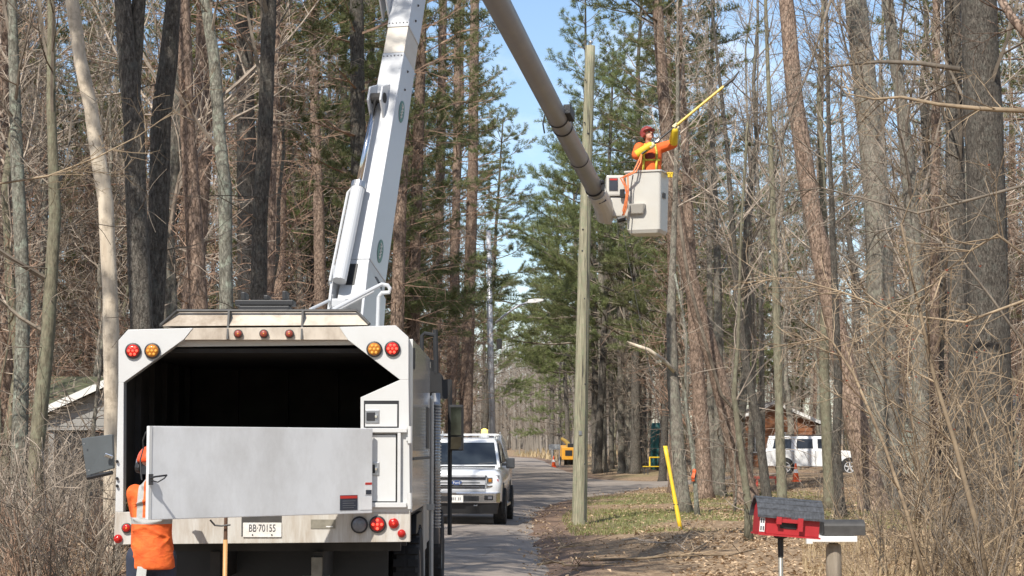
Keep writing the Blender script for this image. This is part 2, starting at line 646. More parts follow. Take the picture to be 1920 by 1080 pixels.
M['beacon'] = mat_plain('beacon_lit', (1.0, 0.66, 0.12), 0.2, 0, 0.02, 3, emit=2.2)
M['plate'] = mat_plain('plate_white', (0.74, 0.72, 0.68), 0.4, 0, 0.05, 20, dirt=(0.4, 0.34, 0.26), dirt_amt=0.4, dirt_scale=9)
M['ink'] = mat_plain('dark_print', (0.03, 0.035, 0.05), 0.5)
M['red_print'] = mat_plain('red_print', (0.5, 0.03, 0.02), 0.45)
M['green_print'] = mat_plain('green_logo', (0.05, 0.16, 0.12), 0.35, 0, 0.2, 30)
M['blue_print'] = mat_plain('blue_logo', (0.04, 0.08, 0.22), 0.2)
M['paper'] = mat_plain('white_print', (0.75, 0.74, 0.72), 0.5)
M['glass'] = mat_glass('dark_glass')
M['glass_side'] = mat_glass('side_glass', (0.015, 0.017, 0.02))
M['mirror'] = mat_plain('mirror_glass', (0.13, 0.15, 0.15), 0.04, 1.0, 0.02, 2)  # darker than real mirror glass: the colour stands in for reflected dark trees
M['orange'] = mat_plain('hi_vis_orange', (0.72, 0.13, 0.022), 0.75, 0, 0.12, 9, bump=0.25)
M['helmet'] = mat_plain('orange_helmet', (0.75, 0.085, 0.02), 0.3, 0, 0.03, 9)
M['helmet_dk'] = mat_plain('maroon_helmet', (0.26, 0.045, 0.035), 0.4, 0, 0.3, 18)
M['skin'] = mat_plain('skin', (0.52, 0.28, 0.19), 0.55, 0, 0.08, 12)
M['navy'] = mat_plain('navy_work_trousers', (0.028, 0.034, 0.055), 0.85, 0, 0.2, 9, bump=0.3)
M['glove_y'] = mat_plain('yellow_rubber_sleeve', (0.70, 0.50, 0.03), 0.5, 0, 0.1, 9)
M['glove_c'] = mat_plain('cream_leather_glove', (0.66, 0.58, 0.34), 0.7, 0, 0.12, 14)
M['silver_tape'] = mat_plain('reflective_tape', (0.48, 0.48, 0.46), 0.4, 0.2, 0.1, 9)
M['yellow'] = mat_plain('yellow_plastic', (0.78, 0.52, 0.02), 0.45, 0, 0.06, 5, dirt=(0.4, 0.3, 0.1), dirt_amt=0.3)
M['yellow_pole'] = mat_plain('yellow_fibreglass_pole', (0.66, 0.44, 0.06), 0.4, 0, 0.08, 5)
M['rope'] = mat_plain('orange_hose', (0.75, 0.22, 0.08), 0.6, 0, 0.15, 20)
M['wood_pole'] = mat_bark('treated_pole_wood', (0.12, 0.112, 0.075), (0.46, 0.425, 0.30), 55, 0.03, bump=0.7, patch=(0.24, 0.265, 0.17), patch_amt=0.6, rnd=0)
M['wood_far'] = mat_bark('grey_pole_wood', (0.20, 0.19, 0.16), (0.34, 0.32, 0.27), 12, 0.06, bump=0.3, rnd=0)
M['handle'] = mat_plain('ash_handle', (0.55, 0.30, 0.12), 0.5, 0, 0.15, 12, stretch=(1, 1, 0.1))
M['mail_red'] = mat_plain('barn_red_paint', (0.42, 0.022, 0.028), 0.5, 0, 0.1, 10, dirt=(0.22, 0.03, 0.03), dirt_amt=0.4)
M['shingle'] = mat_plain('charcoal_shingle', (0.062, 0.066, 0.074), 0.85, 0, 0.35, 30, bump=0.4)
M['weathered'] = mat_plain('weathered_dark_metal', (0.055, 0.052, 0.048), 0.6, 0, 0.3, 9)
M['log'] = mat_bark('weathered_log', (0.22, 0.185, 0.14), (0.40, 0.34, 0.27), 12, 0.12, bump=0.5, rnd=0)
M['white_paint'] = mat_plain('white_wood_paint', (0.74, 0.73, 0.69), 0.6, 0, 0.05, 8, dirt=(0.45, 0.42, 0.36), dirt_amt=0.3)
M['siding'] = mat_plain('grey_siding', (0.26, 0.25, 0.23), 0.7, 0, 0.08, 3)
M['siding_green'] = mat_plain('pale_green_siding', (0.44, 0.46, 0.37), 0.7, 0, 0.08, 3)
M['cedar'] = mat_plain('orange_cedar_boards', (0.25, 0.10, 0.042), 0.7, 0, 0.2, 4)
M['roof_moss'] = mat_plain('mossy_shingle_roof', (0.105, 0.10, 0.06), 0.9, 0, 0.3, 5, bump=0.4, dirt=(0.10, 0.12, 0.04), dirt_amt=0.6)
M['roof_dark'] = mat_plain('dark_roof', (0.07, 0.065, 0.06), 0.9, 0, 0.25, 6)
M['car_white'] = mat_plain('car_white_paint', (0.78, 0.78, 0.77), 0.15, 0, 0.02, 2, coat=0.7)
M['plastic_grey'] = mat_plain('grey_plastic', (0.06, 0.062, 0.065), 0.55, 0, 0.15, 10)
M['cone'] = mat_plain('cone_orange', (0.78, 0.12, 0.03), 0.55, 0, 0.06, 9)
M['chip_orange'] = mat_plain('chipper_orange_yellow', (0.64, 0.30, 0.03), 0.4, 0, 0.08, 4)
M['teal'] = mat_plain('teal_tarp', (0.05, 0.20, 0.19), 0.5, 0, 0.3, 4, bump=0.4)
M['bench_red'] = mat_plain('red_board', (0.40, 0.06, 0.04), 0.6, 0, 0.15, 6)
M['dull_lens'] = mat_plain('faded_marker_lens', (0.26, 0.05, 0.03), 0.4, 0, 0.2, 30)
M['silver'] = mat_plain('silver_paint', (0.55, 0.55, 0.56), 0.3, 0.2, 0.05, 8)
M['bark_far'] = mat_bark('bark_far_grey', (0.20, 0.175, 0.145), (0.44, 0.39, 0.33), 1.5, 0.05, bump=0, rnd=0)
M['chips'] = mat_leafy('wood_chips', (0.42, 0.30, 0.13), (0.68, 0.52, 0.28), 0.8, 0.0, 5)
M['door_shaded'] = mat_plain('shaded_door_grey', (0.085, 0.095, 0.10), 0.45, 0, 0.1, 4)  # dark base colour carries the shade on the open side door

# ------------------------------------------------------------------ ground
def frange(a, b, s):
    r = []
    while a < b - 1e-6:
        r.append(a)
        a += s
    return r


def drive_dist(x, y):
    best = 99.0
    for (x0, y0), (x1, y1) in zip(DRIVE, DRIVE[1:]):
        dx, dy = x1 - x0, y1 - y0
        t = max(0, min(1, ((x - x0) * dx + (y - y0) * dy) / (dx * dx + dy * dy)))
        best = min(best, math.hypot(x - x0 - dx * t, (y - y0 - dy * t)))
    return best

gxs = [-700, -400, -220, -120, -75, -55] + frange(-44, -14, 2.0) + frange(-14, 20, 0.5) + frange(20, 46, 2.0) + [46, 55, 75, 120, 220, 400, 700]
gys = [-300, -120, -60, -35] + frange(-24, 14, 2.0) + frange(14, 100, 0.5) + frange(100, 180, 2.0) + frange(180, 420, 5.0) + [420, 470, 560, 760, 1200]
gv, gf, gc = [], [], []
for y in gys:
    c, h = road_at(y)
    for x in gxs:
        gv.append((x, y, gz(x, y)))
        d = abs(x - c) - h
        n1 = noise.noise(Vector((x * 0.35, y * 0.35, 1.3)))
        n2 = noise.noise(Vector((x * 0.12, y * 0.12, 9.3)))
        dirt = 1.0 - smoothstep(0.2, 2.0 + n1 * 1.2, d)
        dd = drive_dist(x, y)
        dirt = max(dirt, smoothstep(-1.4 - n1, 0.2, in_drive(x, y)))
        gr = smoothstep(0.6, 2.2, d) * smoothstep(-0.25, 0.25, n1 + n2 + 0.05)
        if x > 0:
            gr *= smoothstep(37, 42, y + n1 * 2) * (0.25 + 0.75 * (1 - smoothstep(62, 75, y))) if y < 92 else 0.55
            gr *= 1 - smoothstep(8, 13, x)
        else:
            gr *= 0.25
        gc.append((max(0, min(1, dirt)), max(0, min(1, gr)), 0, 1))
nx = len(gxs)
for j in range(len(gys) - 1):
    for i in range(nx - 1):
        a = j * nx + i
        gf.append((a, a + 1, a + nx + 1, a + nx))

def mat_ground():
    m, nt, N, L, b = new_mat('leaf_litter_ground')
    b.inputs['Roughness'].default_value = 0.95
    b.inputs['Specular IOR Level'].default_value = 0.1
    tc = N.new('ShaderNodeTexCoord')
    vo = N.new('ShaderNodeTexVoronoi')
    vo.inputs['Scale'].default_value = 14
    L.new(tc.outputs['Object'], vo.inputs['Vector'])
    no = N.new('ShaderNodeTexNoise')
    no.inputs['Scale'].default_value = 2.2
    no.inputs['Detail'].default_value = 9
    no.inputs['Roughness'].default_value = 0.7
    L.new(tc.outputs['Object'], no.inputs['Vector'])
    sep = N.new('ShaderNodeSeparateColor')
    L.new(vo.outputs['Color'], sep.inputs['Color'])
    lit = N.new('ShaderNodeValToRGB')
    e = lit.color_ramp.elements
    e[0].position, e[0].color = 0.0, (0.11, 0.072, 0.045, 1)
    e[1].position, e[1].color = 1.0, (0.48, 0.36, 0.235, 1)
    k = lit.color_ramp.elements.new(0.5)
    k.color = (0.27, 0.19, 0.12, 1)
    mixf = N.new('ShaderNodeMath')
    mixf.operation = 'MULTIPLY_ADD'
    mixf.inputs[1].default_value = 0.55
    L.new(sep.outputs[0], mixf.inputs[0])
    hal = N.new('ShaderNodeMath')
    hal.operation = 'MULTIPLY'
    hal.inputs[1].default_value = 0.5
    L.new(no.outputs['Fac'], hal.inputs[0])
    L.new(hal.outputs[0], mixf.inputs[2])
    L.new(mixf.outputs[0], lit.inputs['Fac'])
    n3 = N.new('ShaderNodeTexNoise')
    n3.inputs['Scale'].default_value = 30
    n3.inputs['Detail'].default_value = 5
    L.new(tc.outputs['Object'], n3.inputs['Vector'])
    grass = N.new('ShaderNodeValToRGB')
    e = grass.color_ramp.elements
    e[0].position, e[0].color = 0.35, (0.10, 0.105, 0.04, 1)
    e[1].position, e[1].color = 0.7, (0.34, 0.31, 0.16, 1)
    L.new(n3.outputs['Fac'], grass.inputs['Fac'])
    dirt = N.new('ShaderNodeValToRGB')
    e = dirt.color_ramp.elements
    e[0].position, e[0].color = 0.3, (0.14, 0.092, 0.066, 1)
    e[1].position, e[1].color = 0.75, (0.30, 0.21, 0.155, 1)
    L.new(no.outputs['Fac'], dirt.inputs['Fac'])
    at_ = N.new('ShaderNodeVertexColor')
    at_.layer_name = 'cover'
    s2 = N.new('ShaderNodeSeparateColor')
    L.new(at_.outputs['Color'], s2.inputs['Color'])
    # break the edge of each cover up with noise
    def brk(sock):
        a = N.new('ShaderNodeMath')
        a.operation = 'MULTIPLY_ADD'
        a.inputs[1].default_value = 1.5
        L.new(n3.outputs['Fac'], a.inputs[0])
        a.inputs[2].default_value = -1.25
        s = N.new('ShaderNodeMath')
        s.operation = 'ADD'
        L.new(a.outputs[0], s.inputs[0])
        m2 = N.new('ShaderNodeMath')
        m2.operation = 'MULTIPLY'
        m2.inputs[1].default_value = 1.6
        L.new(sock, m2.inputs[0])
        L.new(m2.outputs[0], s.inputs[1])
        s.use_clamp = True
        return s.outputs[0]
    mg = N.new('ShaderNodeMix')
    mg.data_type = 'RGBA'
    L.new(brk(s2.outputs[1]), mg.inputs['Factor'])
    L.new(lit.outputs['Color'], mg.inputs['A'])
    L.new(grass.outputs['Color'], mg.inputs['B'])
    md = N.new('ShaderNodeMix')
    md.data_type = 'RGBA'
    L.new(brk(s2.outputs[0]), md.inputs['Factor'])
    L.new(mg.outputs['Result'], md.inputs['A'])
    L.new(dirt.outputs['Color'], md.inputs['B'])
    L.new(md.outputs['Result'], b.inputs['Base Color'])
    bp = N.new('ShaderNodeBump')
    bp.inputs['Strength'].default_value = 0.8
    bp.inputs['Distance'].default_value = 0.06
    L.new(mixf.outputs[0], bp.inputs['Height'])
    L.new(bp.outputs['Normal'], b.inputs['Normal'])
    return m

gme = bpy.data.meshes.new('ground')
gme.from_pydata(gv, [], gf)
ca = gme.color_attributes.new('cover', 'FLOAT_COLOR', 'POINT')
ca.data.foreach_set('color', [c for q in gc for c in q])
gme.polygons.foreach_set('use_smooth', [True] * len(gme.polygons))
gme.materials.append(mat_ground())
ground_o = link(bpy.data.objects.new('ground', gme))
ground_o['kind'] = 'structure'

def mat_asphalt(name, lo, hi, sc=3.0):
    m, nt, N, L, b = new_mat(name)
    b.inputs['Roughness'].default_value = 0.88
    tc = N.new('ShaderNodeTexCoord')
    n1 = N.new('ShaderNodeTexNoise')
    n1.inputs['Scale'].default_value = 0.5
    n1.inputs['Detail'].default_value = 10
    n1.inputs['Roughness'].default_value = 0.72
    L.new(tc.outputs['Object'], n1.inputs['Vector'])
    rp = N.new('ShaderNodeValToRGB')
    e = rp.color_ramp.elements
    e[0].position, e[0].color = 0.32, tuple(lo) + (1,)
    e[1].position, e[1].color = 0.68, tuple(hi) + (1,)
    L.new(n1.outputs['Fac'], rp.inputs['Fac'])
    n2 = N.new('ShaderNodeTexNoise')
    n2.inputs['Scale'].default_value = 60
    L.new(tc.outputs['Object'], n2.inputs['Vector'])
    mx = N.new('ShaderNodeMix')
    mx.data_type = 'RGBA'
    mx.blend_type = 'OVERLAY'
    mx.inputs['Factor'].default_value = 0.5
    L.new(rp.outputs['Color'], mx.inputs['A'])
    L.new(n2.outputs['Fac'], mx.inputs['B'])
    # thin cracks
    vo = N.new('ShaderNodeTexVoronoi')
    vo.feature = 'DISTANCE_TO_EDGE'
    vo.inputs['Scale'].default_value = 0.55
    dv = N.new('ShaderNodeMix')
    dv.data_type = 'VECTOR'
    dv.inputs['Factor'].default_value = 0.35
    L.new(tc.outputs['Object'], dv.inputs['A'])
    L.new(n1.outputs['Color'], dv.inputs['B'])
    L.new(tc.outputs['Object'], vo.inputs['Vector'])
    r3 = N.new('ShaderNodeValToRGB')
    r3.color_ramp.elements[0].color = (0.55, 0.53, 0.5, 1)
    r3.color_ramp.elements[1].position = 0.025
    r3.color_ramp.elements[1].color = (1, 1, 1, 1)
    L.new(vo.outputs['Distance'], r3.inputs['Fac'])
    mu = N.new('ShaderNodeMix')
    mu.data_type = 'RGBA'
    mu.blend_type = 'MULTIPLY'
    mu.inputs['Factor'].default_value = 0.7
    L.new(mx.outputs['Result'], mu.inputs['A'])
    L.new(r3.outputs['Color'], mu.inputs['B'])
    L.new(mu.outputs['Result'], b.inputs['Base Color'])
    bp = N.new('ShaderNodeBump')
    bp.inputs['Strength'].default_value = 0.35
    bp.inputs['Distance'].default_value = 0.01
    L.new(n2.outputs['Fac'], bp.inputs['Height'])
    L.new(bp.outputs['Normal'], b.inputs['Normal'])
    return m

rng = random.Random(5)
rv, rf = [], []
ys = frange(-40, 120, 0.8) + frange(120, 378, 3.0)
for y in ys:
    c, h = road_at(y)
    eL = 0.25 * noise.noise(Vector((0, y * 0.5, 5))) + rng.uniform(-0.06, 0.06)
    eR = 0.25 * noise.noise(Vector((9, y * 0.5, 5))) + rng.uniform(-0.06, 0.06)
    for k in range(9):
        t = k / 8
        x = c - h - eL + (2 * h + eL + eR) * t
        crown = 0.05 * (1 - (2 * t - 1) ** 2) + 0.012
        rv.append((x, y, gbase(x, y) + crown - (0.075 if k in (0, 8) else 0)))
for j in range(len(ys) - 1):
    for i in range(8):
        a = j * 9 + i
        rf.append((a, a + 1, a + 10, a + 9))
rme = bpy.data.meshes.new('road')
rme.from_pydata(rv, [], rf)
rme.polygons.foreach_set('use_smooth', [True] * len(rme.polygons))
rme.materials.append(mat_asphalt('worn_grey_asphalt', (0.175, 0.142, 0.114), (0.36, 0.302, 0.25)))
road_o = link(bpy.data.objects.new('road', rme))
road_o['kind'] = 'structure'

dv_, df_ = [], []
xs_ = frange(0.2, 9, 0.3) + frange(9, 32, 0.8)
for x in xs_:
    ya, yb = lin(DR_NEAR, x) + 0.5 * noise.noise(Vector((x * 1.1, 1, 1))), lin(DR_FAR, x) + 0.5 * noise.noise(Vector((x * 1.1, 5, 1)))
    for k in range(13):
        y = ya + (yb - ya) * k / 12
        dv_.append((x, y, gbase(x, y) + (0.010 if 0 < k < 12 else -0.08)))
for j in range(len(xs_) - 1):
    for k in range(12):
        a = j * 13 + k
        df_.append((a, a + 13, a + 14, a + 1))
dme = bpy.data.meshes.new('driveway')
dme.from_pydata(dv_, [], df_)
dme.polygons.foreach_set('use_smooth', [True] * len(dme.polygons))
dme.materials.append(mat_asphalt('gravel_drive', (0.205, 0.17, 0.138), (0.34, 0.288, 0.24)))
link(bpy.data.objects.new('driveway', dme))['kind'] = 'structure'

# ------------------------------------------------------------------ bucket truck
TY = 16.0
truck = thing('bucket_truck', 'white forestry bucket truck with open chip box and raised boom, parked on the road', 'truck', (-2.07, 20.0, 0.03))

def R(px, py, Y=TY):
    p = at(px, py, Y)
    return (p.x, p.z)

def poly(pts, Y=TY):
    return [R(a, b, Y) for a, b in pts]

XL, XR = R(217, 900)[0], R(769, 900)[0]
ZT = R(500, 612)[1]
ZB = R(500, 1019)[1]
ZF = R(500, 958)[1]
BY1 = 19.5
# body walls
mb = MB()
mb.prism([(XR - 0.03, R(0, 962)[1]), (XR - 0.03, R(0, 634)[1]), (XR + 0.012, R(0, 634)[1]), (XR + 0.012, R(0, 962)[1])], 'y', TY + 0.122, BY1)
side_r = part('side_wall', mb, M['white_side'], truck, bevel=0.006)
mb = MB()
mb.bounds(XL - 0.012, XL + 0.03, TY + 0.122, BY1, R(0, 962)[1], R(0, 640)[1])
part('side_wall', mb, M['white_side'], truck, bevel=0.006)
mb = MB()
mb.prism(poly([(221, 640), (240, 619), (745, 612), (765, 634), (765, 644), (221, 650)]), 'y', TY + 0.122, BY1 + 0.01)
part('box_roof', mb, M['white'], truck)
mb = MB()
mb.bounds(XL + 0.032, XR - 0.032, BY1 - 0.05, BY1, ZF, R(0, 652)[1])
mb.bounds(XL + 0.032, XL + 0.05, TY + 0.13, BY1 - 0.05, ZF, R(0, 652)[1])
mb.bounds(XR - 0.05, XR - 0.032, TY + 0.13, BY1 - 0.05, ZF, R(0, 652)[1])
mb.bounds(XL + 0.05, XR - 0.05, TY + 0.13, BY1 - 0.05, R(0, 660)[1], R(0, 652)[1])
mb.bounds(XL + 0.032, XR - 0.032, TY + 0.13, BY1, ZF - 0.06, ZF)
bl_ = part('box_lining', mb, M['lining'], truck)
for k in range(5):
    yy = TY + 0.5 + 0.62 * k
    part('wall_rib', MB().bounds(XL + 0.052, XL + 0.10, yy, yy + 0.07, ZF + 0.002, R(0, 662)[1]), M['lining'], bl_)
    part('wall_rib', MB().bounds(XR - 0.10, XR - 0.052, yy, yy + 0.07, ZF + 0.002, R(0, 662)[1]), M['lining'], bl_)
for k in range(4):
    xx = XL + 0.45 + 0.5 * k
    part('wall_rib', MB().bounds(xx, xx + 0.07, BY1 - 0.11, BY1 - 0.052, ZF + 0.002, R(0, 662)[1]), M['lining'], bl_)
mb = MB()  # right side seam and raised rib
zs = R(0, 700)[1]
mb.bounds(XR + 0.012, XR + 0.022, TY + 0.13, BY1 - 0.01, 1.62, 1.645)
mb.bounds(XR + 0.012, XR + 0.024, TY + 0.2, TY + 0.26, R(0, 690)[1], R(0, 650)[1])
mb.bounds(XR + 0.012, XR + 0.02, BY1 - 0.75, BY1 - 0.25, 1.72, 2.12)
part('side_trim', mb, M['weathered'], truck)
# rear frame, one prism per plate, butted
for nm, pl, mt, dy in (
        ('frame_post', [(216, 960), (222, 717), (232, 717), (231, 960)], 'white', 0),
        ('corner_plate', [(222, 717), (222, 638), (240, 618), (362, 615), (345, 636), (232, 717)], 'white', 0),
        ('corner_plate', [(636, 613), (742, 610), (766, 632), (766, 712), (750, 712), (652, 637)], 'white', 0),
        ('frame_panel', [(766, 712), (769, 960), (676, 960), (676, 745), (750, 712)], 'white', 0.0),
        ('bumper_skirt', [(213, 1021), (216, 960), (769, 960), (769, 1016)], 'white_streak', 0.0)):
    part(nm, MB().prism(poly(pl), 'y', TY + dy, TY + 0.12), M[mt], truck, bevel=0.004)
hd = part('header_panel', MB().prism(poly([(362, 615), (636, 613), (652, 637), (345, 637)]), 'y', TY + 0.006, TY + 0.12), M['white_dirty'], truck, bevel=0.003)
# raised hood above the header
mb = MB()
lo = [R(302, 611), R(690, 609)]
hi = [R(330, 583), R(664, 583)]
mb.loft([[(lo[0][0], TY + 0.02, lo[0][1]), (lo[1][0], TY + 0.02, lo[1][1]), (lo[1][0], TY + 0.9, lo[1][1]), (lo[0][0], TY + 0.9, lo[0][1])],
         [(hi[0][0], TY + 0.16, hi[0][1]), (hi[1][0], TY + 0.16, hi[1][1]), (hi[1][0], TY + 0.8, hi[1][1]), (hi[0][0], TY + 0.8, hi[0][1])]])
hood = part('roof_hood', mb, M['white_dirty'], truck, bevel=0.004)
mb = MB()
za, zb_ = R(0, 582)[1], R(0, 612)[1]
for px in (427, 566):
    x = R(px, 600)[0]
    mb.loft([[(x - 0.008, TY - 0.02, R(0, 636)[1]), (x + 0.008, TY - 0.02, R(0, 636)[1]), (x + 0.008, TY + 0.1, R(0, 636)[1]), (x - 0.008, TY + 0.1, R(0, 636)[1])],
             [(x - 0.008, TY + 0.05, za), (x + 0.008, TY + 0.05, za), (x + 0.008, TY + 0.2, za), (x - 0.008, TY + 0.2, za)]])
mb.tube([(lo[0][0] - 0.01, TY + 0.02, lo[0][1] + .005), (hi[0][0] - 0.01, TY + 0.12, hi[0][1] + .01), (hi[1][0] + 0.01, TY + 0.12, hi[1][1] + .01), (lo[1][0] + 0.01, TY + 0.02, lo[1][1] + .005)], 0.014, 8)
part('hood_rim', mb, M['weathered'], hood)

def lamp(px, py, rpx, lens, nled=0, led=None, bez='black', Y=TY):
    x, z = R(px, py, Y)
    r = rpx / (F / Y)
    o = part('tail_light', MB().lathe([(r * 0.7, 0.0), (r, 0.0), (r, -0.018), (r * 0.82, -0.022)], (x, Y - 0.001, z), 'y', 20), M[bez], truck)
    part('lens', MB().lathe([(r * 0.83, -0.012), (r * 0.80, -0.024), (r * 0.45, -0.032), (0.002, -0.034)], (x, Y, z), 'y', 20), M[lens], o, smooth=True)
    if nled:
        mb = MB()
        for k in range(nled):
            a = 2 * PI * k / max(1, nled - 1)
            rr = 0 if k == nled - 1 else r * 0.48
            mb.ball((x + rr * math.cos(a), Y - 0.030, z + rr * math.sin(a)), (r * 0.19, 0.008, r * 0.19), 8, 5)
        part('led_cluster', mb, M[led], o)
    return o

lamp(250, 658, 15, 'red_lens', 7, 'red_lit')
lamp(286, 658, 15, 'amber_lens', 7, 'amber_led')
lamp(702, 655, 15, 'amber_lens', 7, 'amber_led')
lamp(736, 654, 15, 'red_lens', 7, 'red_lit')
for px in (447, 495, 543):
    lamp(px, 626, 8.5, 'dull_lens', 1, 'amber_led', 'weathered')
lamp(674, 984, 16, 'clear_lens')
lamp(708, 983, 16, 'red_lens', 5, 'red_lit')
lamp(738, 981, 9.5, 'red_lens', 1, 'red_lit', 'red_lens')
lamp(753, 1000, 7.5, 'red_lens', 0, None, 'red_lens')
lamp(238, 990, 9.5, 'red_lens', 1, 'amber_led', 'weathered')
lamp(222, 1010, 8, 'red_lens', 0, None, 'red_lens')

# plate
x0, z1 = R(453, 967)
x1, z0 = R(528, 1008)
rec = part('plate_recess', MB().bounds(x0, x1, TY - 0.003, TY + 0.01, z0 + 0.01, z1), M['weathered'], truck)
x0, z1 = R(456, 980)
x1, z0 = R(528, 1007)
pl = part('licence_plate', MB().bounds(x0, x1, TY - 0.012, TY - 0.004, z0, z1), M['plate'], truck, bevel=0.002)
lettering('plate_number', 'BB·70155', 0.085, ((x0 + x1) / 2, TY - 0.0135, (z0 + z1) / 2 + 0.012), M['ink'], pl, squeeze=0.68)
mb = MB()
for t in (0.25, 0.75):
    mb.lathe([(0.007, 0), (0.006, -0.004)], (x0 + (x1 - x0) * t, TY - 0.0122, z0 + 0.018), 'y', 8)
part('plate_bolts', mb, M['black'], pl)
x0, z1 = R(583, 974)
x1, z0 = R(629, 991)
tp = part('maker_plate', MB().bounds(x0, x1, TY - 0.006, TY - 0.0005, z0, z1), mat_plain('dull_brass_plate', (0.28, 0.26, 0.21), 0.5, 0.4, 0.2, 20), truck)
part('engraved_line', MB().bounds(x0 + 0.125, x1 - 0.02, TY - 0.008, TY - 0.006, z0 + 0.012, z0 + 0.020), M['paper'], tp)

# storage doors on the right of the opening
def door(px0, px1, py0, py1, lx, ly, open_top=False):
    x0, z1 = R(px0, py0)
    x1, z0 = R(px1, py1)
    gap = part('door_gasket', MB().bounds(x0 - 0.012, x1 + 0.012, TY - 0.002, TY + 0.03, z0 - 0.008, z1 + (0.03 if open_top else 0.008)), M['black'], truck)
    d = part('storage_door', MB().bounds(x0, x1, TY - 0.014, TY + 0.03, z0, z1), M['white'], truck, bevel=0.004)
    x, z = R(lx, ly)
    l = part('paddle_latch', MB().bounds(x - 0.06, x + 0.055, TY - 0.022, TY - 0.013, z - 0.055, z + 0.055), M['steel'], d, bevel=0.006)
    part('latch_paddle', MB().bounds(x - 0.05, x + 0.02, TY - 0.030, TY - 0.021, z - 0.035, z + 0.035), M['black'], d, bevel=0.004)
    part('latch_handle', MB().bounds(x + 0.02, x + 0.04, TY - 0.042, TY - 0.021, z - 0.012, z + 0.012), M['chrome'], d, bevel=0.003)

door(685, 745, 758, 800, 699, 781, True)
door(688, 742, 815, 940, 699, 879)
# gate frame bars and hinges
mb = MB()
x0 = R(682, 0)[0]
x1 = R(767, 0)[0]
for pa, pb in ((803, 811), (942, 951)):
    mb.bounds(x0, x1, TY - 0.05, TY - 0.004, R(0, pb)[1], R(0, pa)[1])
mb.bounds(R(750, 0)[0], R(756, 0)[0], TY - 0.046, TY - 0.006, R(0, 942)[1], R(0, 811)[1])
part('gate_frame', mb, M['white'], truck, bevel=0.004)
for pa, pb in ((799, 831), (924, 954)):
    x, z1 = R(769, pa)
    z0 = R(769, pb)[1]
    part('hinge', MB().tube([(x, TY - 0.04, z0), (x, TY - 0.04, z1)], 0.018, 10).bounds(x - 0.03, x + 0.02, TY - 0.03, TY + 0.05, z0 + 0.02, z0 + 0.05), M['white'], truck)

# swung-open tailgate, hinged at the right
gR = at(699, 801, 15.9)
gL = at(280, 801, 14.35)
gdir = Vector((gL.x - gR.x, gL.y - gR.y, 0))
glen = gdir.length
gdir.normalize()
gn = Vector((gdir.y, -gdir.x, 0))
if gn.y > 0:
    gn = -gn
gz1 = (gR.z + gL.z) / 2
gz0 = at(280, 975, 14.35).z
def G(s, z, off=0.0):
    p = gR + gdir * s + gn * off
    return Vector((p.x, p.y, z))
mb = MB()
mb.loft([[G(0, gz0, 0), G(glen, gz0, 0), G(glen, gz0, -0.035), G(0, gz0, -0.035)], [G(0, gz1, 0), G(glen, gz1, 0), G(glen, gz1, -0.035), G(0, gz1, -0.035)]])
gate = part('tailgate', mb, M['gate'], truck, bevel=0.006, label='grey metal tailgate swung open')
mb = MB()
for s in (glen - 0.012,):
    mb.loft([[G(s - .012, gz0, .004), G(s + .012, gz0, .004), G(s + .012, gz0, .0012), G(s - .012, gz0, .0012)], [G(s - .012, gz1, .004), G(s + .012, gz1, .004), G(s + .012, gz1, .0012), G(s - .012, gz1, .0012)]])
part('edge_strip', mb, M['white'], gate)
def gquad(name, pxa, pya, pxb, pyb, mat, off, par):
    """flat sticker on the gate from photo corners"""
    def hit(px, py):
        dx, dy, dz = ray(px, py)
        o = Vector((0, 0, CAMZ))
        d = Vector((dx, dy, dz))
        t = (gR - o).dot(gn) / d.dot(gn)
        return o + d * t
    a, b_ = hit(pxa, pyb), hit(pxb, pya)
    vs_ = [(a.x, a.y, a.z), (b_.x, b_.y, a.z), (b_.x, b_.y, b_.z), (a.x, a.y, b_.z)]
    vs_ = [Vector(v) + gn * off for v in vs_]
    bk = [v - gn * 0.0015 for v in vs_]
    return part(name, MB().loft([vs_, bk]), mat, par)
st = gquad('warning_sticker', 637, 928, 670, 957, M['ink'], 0.003, gate)
gquad('sticker_header', 637.5, 929, 669.5, 935, M['red_print'], 0.0045, gate)
for k in range(4):
    gquad('sticker_text_line', 642, 938.5 + 4.3 * k, 666 - 3 * (k % 2), 940 + 4.3 * k, mat_plain('faded_print', (0.16, 0.16, 0.17), 0.5) if k == 0 else bpy.data.materials['faded_print'], 0.0045, gate)
gquad('notice_sticker', 674, 931, 697, 956, M['paper'], 0.003, gate)
gquad('notice_sticker', 684, 904, 697, 928, M['paper'], 0.003, gate)
gquad('sticker_header', 684.3, 904.5, 696.7, 909, M['red_print'], 0.0045, gate)
gquad('sticker_picture', 685.5, 918.5, 696, 927, M['ink'], 0.0045, gate)
# latch rod and cable on the free edge
mb = MB()
p = at(300, 893, 14.3)
mb.tube([at(282, 897, 14.3), at(290, 894, 14.25), at(313, 891, 14.3)], 0.007, 6)
mb.tube([at(284, 901, 14.3), at(296, 904, 14.25), at(308, 897, 14.26), at(313, 891, 14.3)], 0.005, 6)
mb.box(at(283, 899, 14.33), (0.03, 0.03, 0.08))
part('gate_latch', mb, M['black'], gate)
mb = MB()
mb.tube([at(281, 803, 14.36), at(273, 812, 14.4), at(268, 826, 14.45), at(269, 840, 14.5), at(263, 862, 14.5), at(264, 885, 14.5), at(266, 900, 14.5)], 0.006, 6)
part('gate_cable', mb, M['plastic_grey'], gate)

